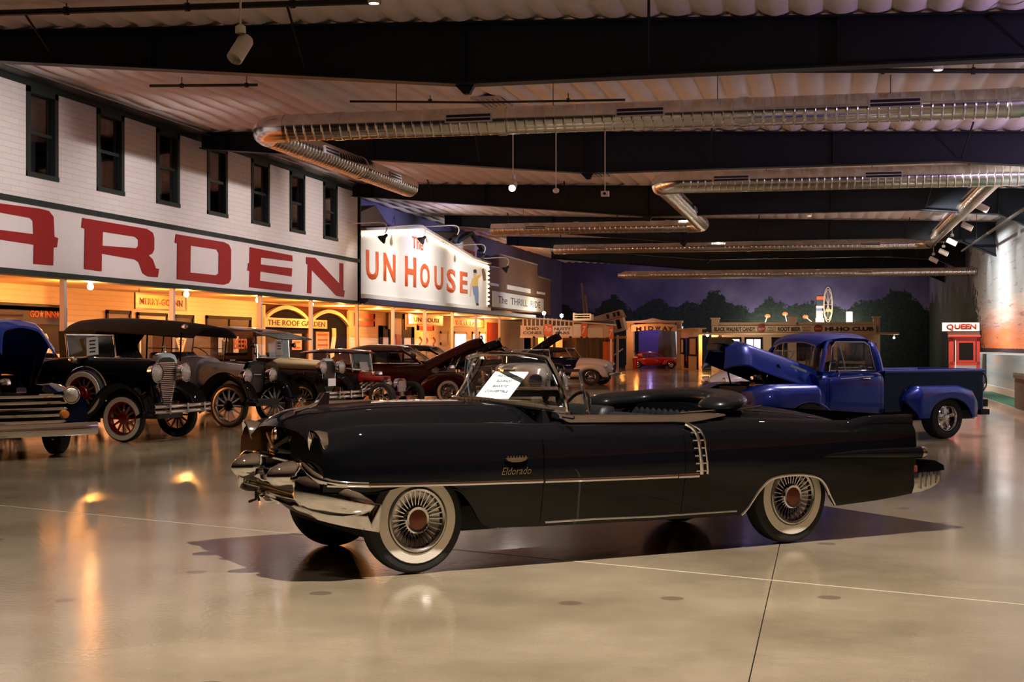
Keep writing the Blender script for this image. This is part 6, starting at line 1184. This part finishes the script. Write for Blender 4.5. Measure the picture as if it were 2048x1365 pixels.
panel('orange soda sign with a big slanted 7 at the stand corner', 1163, 1175, 647, 674, m7, ['7'], M['paper'], .6, .03, shear=.3); panel('pale faded signboard at the far end of the snack stand', 1175, 1207, 656, 675, mat('board_pale', (.55, .52, .45), .6), [], morang); panel('narrow orange soda sign with a 7 beside the tilted house', 1218, 1227, 653, 679, m7, ['7'], M['paper'], .55, .03, shear=.2)
MB().box(sx(1207), YS-.04, sz(1207, 675), sx(1218), YS+.02, sz(1207, 653)).build('end_panel', mat('stand_tan'), sn, 0)
for px in (1068, 1090, 1108, 1141, 1163, 1174, 1194): MB().box(sx(px)-.07, YS, 0, sx(px)+.07, YS+.14, 2.0).build('stand_post', mat('post_dark', (.03, .018, .016), .6), sn, 0)
MB().box(sx(1222)-.05, YS-.05, 0, sx(1222)+.05, YS+.05, sz(1222, 678)).build('sign_post', mpost, sn, 0)
bw_ = MB().box(X0, YS+3, 0, X1, YS+3.1, 2.9).build('back_wall', mat('stand_back', (.07, .04, .028), .6), sn, 0)
for k in range(5): x = sx(1135)+.42*k; MB().box(x, YS+2.92, .3, x+.3, YS+3, 1.9).build('back_pane', mblk, bw_, 0)
MB().box(sx(1060), YS+1.2, 0, sx(1112), YS+1.6, 1.05).build('counter', mat('counter_wood', (.18, .07, .03), .5), sn, 0); MB().box(sx(1058), YS+2.6, 1.3, sx(1108), YS+2.7, 1.95).build('lit_back_panel', mat('lit_cream', (.85, .66, .42), .6), sn, 0)
for k, (px, h_) in enumerate(((1062, .9), (1088, .8))):
    t = thing('wooden_barrel', ['banded wooden barrel at the snack counter end', 'second banded barrel with an orange ball on it'][k], 'barrel', (sx(px), YS+.7, 0), 0, 'barrels at the snack stand'); MB().lathe([(.001, 0), (.24, 0), (.32, h_*.5), (.24, h_), (.001, h_)], 18).build('staves', morang, t)
    for z in (.15, h_*.5, h_-.15): MB().lathe([(.33 if z == h_*.5 else .285, z-.03), (.33 if z == h_*.5 else .285, z+.03)], 18).build('hoop', M['steel'], t)
tag(MB().sphere((sx(1081), YS+1.3, 1.22), .17, 14, 8).build('orange_ball', morang, None), 'glossy orange ball on the snack counter', 'ball')
point((sx(1070), YS+1.8, 1.9), 45, ORANGE, .1, 'stand_light'); point((sx(1180), YS+1.5, 2.2), 14, ORANGE, .1, 'stand_light'); MB().box(sx(1198), YS+1.4, 0, sx(1219), YS+1.5, 1.7).build('orange_door', morang, sn, 0)
for k, (px, py) in enumerate(((1088, 629), (1123, 634))):
    p = onY(px, py, YS+.2); t = thing('flood_lamp', ['bright flood lamp on the stand roof below the brick wall', 'bright flood lamp on the stand roof above the nutty bars sign'][k], 'lamp', p, 0, 'roof flood lamps'); MB().sphere((0, 0, .06), .1, 12, 8).build('bulb', mat('flood_glow', (1, .95, .85), .5, emit=(1, .85, .62), es=90), t); MB().tube([(0, .02, .0), (0, .02, -.5)], .03, 6).build('stem', M['dark'], t); point(p+Vector((0, -.3, .25)), 7, (1, .8, .55), .06, 'flood_light')
# tilted house, coaster rails, car
YT = 84.0; pT = onY(1205, 690, YT); th_ = thing('tilted_house', 'small tilted cottage prop with shuttered windows and red roof edge', 'house', (pT.x, YT, 0))
Rm = Matrix.Translation((onY(1222, 653, YT).x-pT.x, 0, onY(1222, 653, YT).z)) @ Matrix.Rotation(radians(-15), 4, 'Y')
MB().box(-.95, -.5, -.42, .85, .6, .36).xf(Rm).build('walls', mat('cottage_cream', (.58, .48, .40), .6), th_, 0); MB().prism([(-1.05, .34), (.92, .34), (.86, .78), (-.75, .78)], -.6, .7).xf(Rm).build('roof', mat('cottage_roof', (.32, .20, .17), .6), th_, 0); MB().box(-1.0, -.62, .33, .95, .72, .38).xf(Rm).build('roof_edge', mat('edge_red', (.35, .05, .03), .6), th_, 0)
for x in (.05, .45, .7): MB().box(x-.08, -.62, .45, x+.08, -.58, .70).xf(Rm).build('dormer_pane', mpane, th_, 0)
w1 = MB().box(.42, -.53, -.30, .66, -.5, .25).xf(Rm).build('shuttered_window', mpane, th_, 0); text('lettering', 'TIPSY', .75, .2, mat('edge_red'), th_, Rm @ Vector((-.15, -.51, .12)), FACE_Y @ Matrix.Rotation(radians(15), 4, 'Z'), .01, .01); text('lettering', 'HOUSE', .6, .16, mat('edge_red'), th_, Rm @ Vector((0, -.51, -.18)), FACE_Y @ Matrix.Rotation(radians(15), 4, 'Z'), .01, .01)
for (x, h_) in ((-.75, 2.1), (.9, 2.1)): MB().box(x-.06, -.1, 0, x+.06, .1, h_).build('prop_post', mpost, th_, 0)
MB().box(-1.6, .0, 1.9, 1.4, .5, 2.05).build('prop_beam', mat('beam_yellow', (.6, .35, .06), .6), th_, 0); MB().obar((-.3, .2, .2), (1.2, .2, 1.3), .05, .08).build('stair_rail', mpost, th_, 0)
YC = 88.0; ct = wthing('coaster_track', 'steep thin wooden coaster track against the painted trees', 'track', (onY(1172, 690, YC).x, YC, 0))
for a, b_ in (((1163, 567), (1178, 738)), ((1170, 590), (1187, 738))): MB().obar(onY(*a, YC), onY(*b_, YC), .1, .1).build('rail', mat('track_wood', (.25, .14, .09), .6), ct, 0)
for k in range(16): f = k/15; MB().obar(onY(1165+15*f, 590+140*f, YC), onY(1171+15*f, 594+140*f, YC), .05, .05).build('cross_tie', mat('track_wood'), ct, 0)
p = onY(1167, 640, 80.5); t = thing('coaster_car', 'cream two-rail coaster car on the stand roof', 'coaster car', (p.x, 80.5, pz1-.42*(p.x-.5-xa_s)/(X1-xa_s)+.01)); MB().box(-.55, -.4, .0, .5, .4, .12).build('floor', mcrm, t, 0)
for x, h_ in ((-.55, .45), (.42, .35)): MB().box(x, -.4, .1, x+.1, .4, h_).build('end_board', mcrm, t, 0)
for z in (.2, .33): MB().box(-.5, -.42, z, .5, -.38, z+.06).build('side_rail', mcrm, t, 0)
# ================================================================ midway gateway
YG = 90.5; gx = lambda px: onY(px, 690, YG).x; gz = lambda py: onY(1305, py, YG).z
gt = wthing('midway_gate', 'cream gateway with a wavy roof and curved MIDWAY sign', 'gateway', (gx(1308), YG, 0)); mgt = mat('gate_cream', (.55, .43, .32), .6)
for a, b_ in ((1254, 1268), (1354, 1363)): MB().box(gx(a), YG-.3, .1, gx(b_), YG+.3, gz(646)).build('pillar', mgt, gt, 0); MB().box(gx(a)-.06, YG-.36, 0, gx(b_)+.06, YG+.36, .22).build('plinth', mgt, gt, 0)
P = [(gx(a), gz(b_)) for a, b_ in ((1252, 643), (1280, 642), (1295, 640), (1307, 637), (1320, 640), (1335, 642), (1365, 642))]; MB().prism(P+[(gx(1365), gz(646)), (gx(1252), gz(646))], YG-.5, YG+.5).build('roof_board', mgt, gt, 0)
A = [(gx(1264+90*k/12), gz(664-3.2*(1-((k-6)/6)**2))) for k in range(13)]; MB().prism(A+[(x, z+.42) for x, z in A[::-1]], YG-.42, YG-.34).build('name_board', mcrm, gt, 0)
for k, s in enumerate('MIDWAY'):
    px = (1279, 1291.5, 1303, 1317, 1331, 1342)[k]; u = (px-1309)/45; text('letter', s, .34 if s != 'I' else .09, .27, mat('sign_maroon'), gt, (gx(px), YG-.42, gz(660.6+3.2*u*u)+.11), FACE_Y, .03, .02, 0, Matrix.Rotation(radians(-4*u), 4, 'Z'))
bp2 = wthing('backdrop_panel', 'violet backdrop panel behind the gateway', 'panel', (gx(1290), 94.4, 0)); MB().box(gx(1262), 94.3, 0, gx(1330), 94.5, 2.8).build('sheet', mat('violet_sheet', (.09, .06, .28), .7), bp2, 0)
bp3 = wthing('window_glow_panel', 'pale blue sheet glowing as window light behind the gateway beside the trunk', 'panel', (gx(1350), 94.4, 0)); MB().box(gx(1338), 94.3, .9, gx(1354), 94.5, 2.75).build('sheet', mat('pale_sheet', (.4, .5, .7), .6, emit=(.55, .65, .95), es=.5), bp3, 0); MB().box(gx(1338), 94.3, 0, gx(1354), 94.5, .9).build('base', mat('gate_tan', (.5, .33, .18), .6), bp3, 0)  # emission on the sheet stands for window light
tk = tag(MB().loft([[(r_*(1+.10*sin(7*a+z))*cos(a), r_*(1+.10*sin(7*a+z))*sin(a), z) for a in [2*pi*j/28 for j in range(28)]] for z, r_ in ((0, .66), (.5, .60), (1.2, .56), (2.2, .52), (3.0, .50))], True, True).build('tree_trunk', mat('bark', (.09, .065, .05), .9, noise=.5, nscale=6, bump=1, bscale=12, stretch=(3, 3, .6)), None, 50, (gx(1324), 93.4, 0)), 'thick brown tree trunk column standing inside the gateway', 'tree trunk')
t = thing('red_can', 'red bin with a white rim and bent arm beside the gate pillar', 'bin', (gx(1273), YG-.75, 0)); MB().lathe([(.001, 0), (.13, 0), (.16, .72), (.001, .74)], 16).build('drum', M['red'], t); MB().lathe([(.17, .70), (.17, .76), (.001, .78)], 16).build('rim', M['paper'], t); MB().tube(smoothpts([(0, 0, .75), (-.02, 0, 1.05), (-.14, 0, 1.15)], 6), .03, 6).build('arm', M['steel'], t)
point((gx(1262)+.5, YG-1.2, 2.3), 20, ORANGE, .1, 'gate_light'); point((gx(1290), 93.2, 2.6), 10, (.5, .4, 1), .1, 'violet_light'); point((gx(1262)-.2, YG-2.5, 2.2), 30, ORANGE, .1, 'gate_light')
# ================================================================ hi-ho club
YH = 84.0; hx = lambda px: onY(px, 690, YH).x; hz = lambda px, py: onY(px, py, YH).z
hh = wthing('club_building', 'low cream candy club building with a long lettered fascia', 'building', (hx(1594), YH, 0)); mcl = mat('club_cream', (.52, .45, .34), .6)
zp, zs0, zs1 = hz(1594, 645), hz(1594, 668), hz(1594, 652); xa, xb = hx(1424), hx(1760)
MB().box(xa, YH, 0, xb, YH+.2, zp).build('front_wall', mcl, hh, 0); MB().box(xa, YH+.2, 0, xb, YH+6, 2.6).build('mass', mat('dark_wall'), hh, 0)
for a, b_, c_ in ((1421, 1440, 636), (1574, 1595, 634), (1744, 1762, 633)): MB().box(hx(a)+.06, YH-.12, 0, hx(b_)-.06, YH+.25, hz(a, c_)-.06).build('pilaster', mcl, hh, 0); MB().box(hx(a), YH-.2, hz(a, c_)-.08, hx(b_), YH+.3, hz(a, c_)).build('pilaster_cap', mcl, hh, 0)
MB().box(hx(1388), YH-.9, hz(1594, 668)-.06, hx(1797), YH+.1, hz(1594, 668)+.06).build('awning', mcl, hh, 0)
sgn = wthing('fascia_sign', 'long cream fascia sign reading BLACK WALNUT CANDY, ROOT BEER and HI-HO CLUB', 'sign', (hx(1590), YH-.2, zs0)); mbd_ = mat('fascia_cream', (.62, .56, .44), .6); MB().box(hx(1425), YH-.26, zs0+.08, hx(1752), YH-.13, zs1).build('board', mbd_, sgn, 0); zc_ = (zs0+.08+zs1)/2; hgt = zs1-zs0-.08
for s, a, b_, h_, dz, bo in (('BLACK WALNUT CANDY', 1429, 1511, .62, 0, .035), ('MALTS', 1536, 1552, .30, .2, .0), ('CANDY', 1534, 1552, .30, -.2, 0), ('ROOT BEER', 1556, 1601, .62, 0, .035), ('NUTTY', 1604, 1622, .28, .2, 0), ('BARS', 1606, 1621, .28, -.2, 0), ('HI-HO CLUB', 1650, 1747, .62, 0, .055)):
    text('lettering', s, hx(b_)-hx(a), hgt*h_, M['ink'], sgn, ((hx(a)+hx(b_))/2, YH-.26, zc_+hgt*dz), FACE_Y, bo, .012)
for px in (1523, 1636):
    d = MB().lathe([(.001, -.05), (.22, -.04), (.24, 0), (.001, 0)], 24, (hx(px), YH-.26, zc_+.03), 'y').build('soda_disc', mat('disc_red', (.28, .02, .015), .4), sgn); text('lettering', 'Coca-Cola', .36, .1, M['paper'], d, (hx(px), YH-.312, zc_+.03), FACE_Y, 0, .006, .3)
mlit = mat('lit_window', (.9, .85, .78), .5, emit=(1, .86, .74), es=2.2); mdw = mat('dark_window', (.012, .013, .02), .15, coat=1)
for a, b_, c_, d, fill, nm in ((1438, 1483, 675, 722, mlit, 'window'), (1489, 1525, 675, 722, mlit, 'window'), (1543, 1574, 675, 741, mdw, 'doorway'), (1588, 1632, 675, 722, mdw, 'window'), (1650, 1730, 675, 722, mdw, 'window')):
    x0, x1, z0, z1 = hx(a), hx(b_), max(.05, hz(a, d)), hz(a, c_); f = MB().box(x0, YH-.08, z0, x0+.12, YH, z1).box(x1-.12, YH-.08, z0, x1, YH, z1).box(x0, YH-.08, z1-.12, x1, YH, z1).box(x0, YH-.08, z0, x1, YH, z0+.12).build(nm, mfr, hh, 0); MB().box(x0+.1, YH-.03, z0+.1, x1-.1, YH-.01, z1-.1).build('pane', fill, f, 0); MB().box((x0+x1)/2-.03, YH-.06, z0, (x0+x1)/2+.03, YH-.01, z1).build('mullion', mfr, f, 0)
# angled side wing
wa, wb = Vector((-7.15, 84.2, 0)), Vector((-8.75, 90.0, 0)); wg = thing('club_wing', 'cream angled side wing of the club with dark framed windows and doors', 'building', wa, 0); D = (wb-wa).normalized(); L_ = (wb-wa).length; MW = Matrix(((D.x, D.y, 0, 0), (D.y, -D.x, 0, 0), (0, 0, 1, 0), (0, 0, 0, 1)))
MB().box(0, -.1, 0, L_, .1, 2.45).xf(MW).build('wall', mat('wing_cream', (.78, .62, .40), .6), wg, 0); MB().box(-.1, -.35, 2.45, L_, .35, 2.53).xf(MW).build('roof', mcl, wg, 0)
def wing_x(px):   # along-wall distance of an image column
    d = ray(px, 690); den = d.x*D.y-d.y*D.x; return (wa.x*d.y-wa.y*d.x)/(d.x*D.y-d.y*D.x) if False else ((EV-wa).x*(-d.y)+(EV-wa).y*d.x)/(D.x*(-d.y)+D.y*d.x)
sgnw = -1 if (MW @ Vector((0, 1, 0))).dot(EV-wa) < 0 else 1
for a, b_, z0, z1, nm, fill in ((1365.5, 1372, .95, 1.95, 'window', mcrm), (1373, 1380, .1, 1.95, 'door', mdw), (1382, 1397, .85, 2.0, 'window', mcrm), (1404, 1414, .05, 2.0, 'door', mdw)):
    u0, u1 = sorted((wing_x(a), wing_x(b_))); u0 = max(.1, u0); u1 = max(u0+.3, u1)
    f = MB().box(u0, sgnw*.1, z0, u0+.1, sgnw*.16, z1).box(u1-.1, sgnw*.1, z0, u1, sgnw*.16, z1).box(u0, sgnw*.1, z1-.1, u1, sgnw*.16, z1).box(u0, sgnw*.1, z0, u1, sgnw*.16, z0+.1).xf(MW).build(nm, mfr, wg, 0); MB().box(u0+.08, sgnw*.1, z0+.08, u1-.08, sgnw*.12, z1-.08).xf(MW).build('pane', fill, f, 0)
p = onY(1415, 671, YH-.6); t = thing('wall_lamp', 'glowing bulb under the club awning by the angled wing', 'lamp', p); MB().sphere((0, 0, 0), .08, 12, 8).build('bulb', mbulb, t); MB().lathe([(.001, .2), (.05, .2), (.05, .07)], 10).build('socket', mpost, t); point(p+Vector((-.2, -.1, -.15)), 70, ORANGE, .08)
point(onY(1500, 700, YH-2.5)+Vector((0, 0, .8)), 40, (1, .75, .5), .1, 'club_light')
for px in (1500, 1560, 1640, 1700): point((hx(px), 94.2, 2.9), 90, (1, .85, .62), .1, 'mural_uplight')
p = onY(1788, 676, YH-.3); t = thing('wall_lamp', 'small lamp at the open end of the club awning', 'lamp', p); MB().sphere((0, 0, 0), .06, 10, 6).build('bulb', mat('lamp_glow'), t); MB().lathe([(.001, .28), (.04, .28), (.04, .05)], 10).build('socket', mpost, t); point(p+Vector((.1, .1, -.1)), 10, (1, .9, .7), .06)
# painted rides on the back wall
wbk = bpy.data.objects['wall_back']; YW = YB-.012; bx_ = lambda px: onY(px, 690, YW).x; bz = lambda py: onY(1650, py, YW).z
def pbox(nm, a, b_, c_, d, m_, th=.02): MB().box(bx_(a), YW-th, bz(d), bx_(b_), YW, bz(c_)).build(nm, m_, wbk, 0)
mfer = mat('ride_cream', (.55, .45, .38), .6); cxp, czp = bx_(1656), bz(610); ry, rx_ = bz(575)-bz(610), bx_(1665)-bx_(1656)
for s in (1.0, .86): MB().tube([(cxp+rx_*s*cos(2*pi*k/28), YW-.02, czp+ry*s*sin(2*pi*k/28)) for k in range(28)], .025, 5, closed=True).build('painted_wheel_rim', mfer, wbk)
for k in range(10): a = 2*pi*k/10; MB().tube([(cxp, YW-.02, czp), (cxp+rx_*cos(a), YW-.02, czp+ry*sin(a))], .015, 4).build('painted_wheel_spoke', mfer, wbk)
for a, b_, c_, d, col in ((1633, 1648, 593, 600, (.6, .14, .05)), (1633, 1648, 600, 612, (.03, .05, .09)), (1632, 1647, 612, 617, (.5, .45, .42)), (1632, 1644, 617, 622, (.12, .18, .4)), (1632, 1646, 622, 637, (.35, .33, .36)), (1631, 1648, 637, 645, (.75, .7, .6)), (1651, 1664, 619, 624, (.6, .35, .1)), (1692, 1705, 624, 645, (.75, .65, .52))): pbox('painted_ride_block', a, b_, c_, d, mat('ride_%d_%d' % (a, c_), col, .6))
for (px, py, ang) in ((1535, 632, 20), (1570, 628, -12), (1611, 634, -50)):
    x, z = bx_(px), bz(py); d = Vector((-sin(radians(ang)), 0, -cos(radians(ang)))); MB().obar((x, YW-.02, z), Vector((x, YW-.02, z))+d*.5, .03, .06).build('painted_swing_arm', mfer, wbk, 0); MB().sphere((x, YW-.01, z), .17, 10, 6, (1.1, .1, .8)).build('painted_swing_car', morang, wbk)
# ================================================================ queen booth, podium
bq = thing('ticket_booth', 'red and white ticket booth with a QUEEN sign by the sunset mural', 'booth', (4.36, 47.5, 0), radians(-4)); bq.scale = (.72, .72, .885); mqr = mat('booth_red', (.42, .03, .015), .45); mqw = mat('booth_white', (.75, .70, .62), .55)
MB().box(-.62, -.5, 0, .62, .6, 1.02).build('base', mqw, bq, 0); MB().box(-.58, -.46, 1.02, .58, .56, 1.95).build('cabin', mat('booth_inside', (.03, .03, .03), .6), bq, 0)
f = MB().box(-.64, -.54, .1, -.46, -.42, 2.0).box(.50, -.54, .1, .64, -.42, 2.0).box(-.64, -.54, 1.0, .64, -.42, 1.12).box(-.64, -.54, 1.86, .64, -.42, 2.0).build('front_frame', mqr, bq, 0); MB().box(-.62, .40, .1, -.66, .58, 2.0).box(-.62, -.5, 1.0, -.66, .58, 1.1).box(-.62, -.5, 1.88, -.66, .58, 2.0).build('side_frame', mqr, bq, 0)
MB().box(-.34, -.545, 1.1, .46, -.5, 1.88).build('ticket_window', mqr, bq, 0); MB().box(-.24, -.55, 1.18, .36, -.54, 1.80).build('pane', mpane, bq, 0); MB().box(-.40, -.55, .2, -.36, -.5, 1.9).build('stripe', mqw, bq, 0)
MB().box(-.70, -.6, 2.0, .68, .66, 2.06).build('cornice', mqr, bq, 0); MB().prism([(-.68, 2.06), (.66, 2.06), (.60, 2.26), (-.74, 2.26)], -.5, .5).build('roof_block', mat('booth_tan', (.32, .22, .15), .6), bq, 0)
tb = MB().box(-.95, -.56, 2.22, .62, -.48, 2.52).build('name_board', mqw, bq, 0); MB().box(-.97, -.55, 2.52, .64, -.47, 2.54).box(-.97, -.55, 2.20, .64, -.47, 2.22).build('board_edge', M['ink'], tb, 0)
text('lettering', 'Q', .30, .24, mqr, bq, (-.62, -.56, 2.36), FACE_Y, .04, .01); text('lettering', 'UEEN', .92, .19, mqr, bq, (.02, -.56, 2.385), FACE_Y, .04, .01)
pd = thing('podium', 'brown block podium with a rounded steel top rail on the turf', 'podium', (4.82, 33.0, .12)); MB().box(-.62, -.9, 0, .09, .9, .66).build('block', mat('podium_brown', (.10, .062, .042), .7, noise=.25, nscale=10), pd, 0); MB().box(-.65, -.95, .66, .1, .95, .72).build('cap', mat('podium_dark', (.03, .022, .02), .5), pd, 0); MB().tube([(-.62, -.92, .75), (.08, -.92, .75)], .04, 10).build('top_rail', M['steel'], pd); MB().tube([(-.62, -.92, .75), (-.62, .92, .75)], .04, 10).build('top_rail', M['steel'], pd)
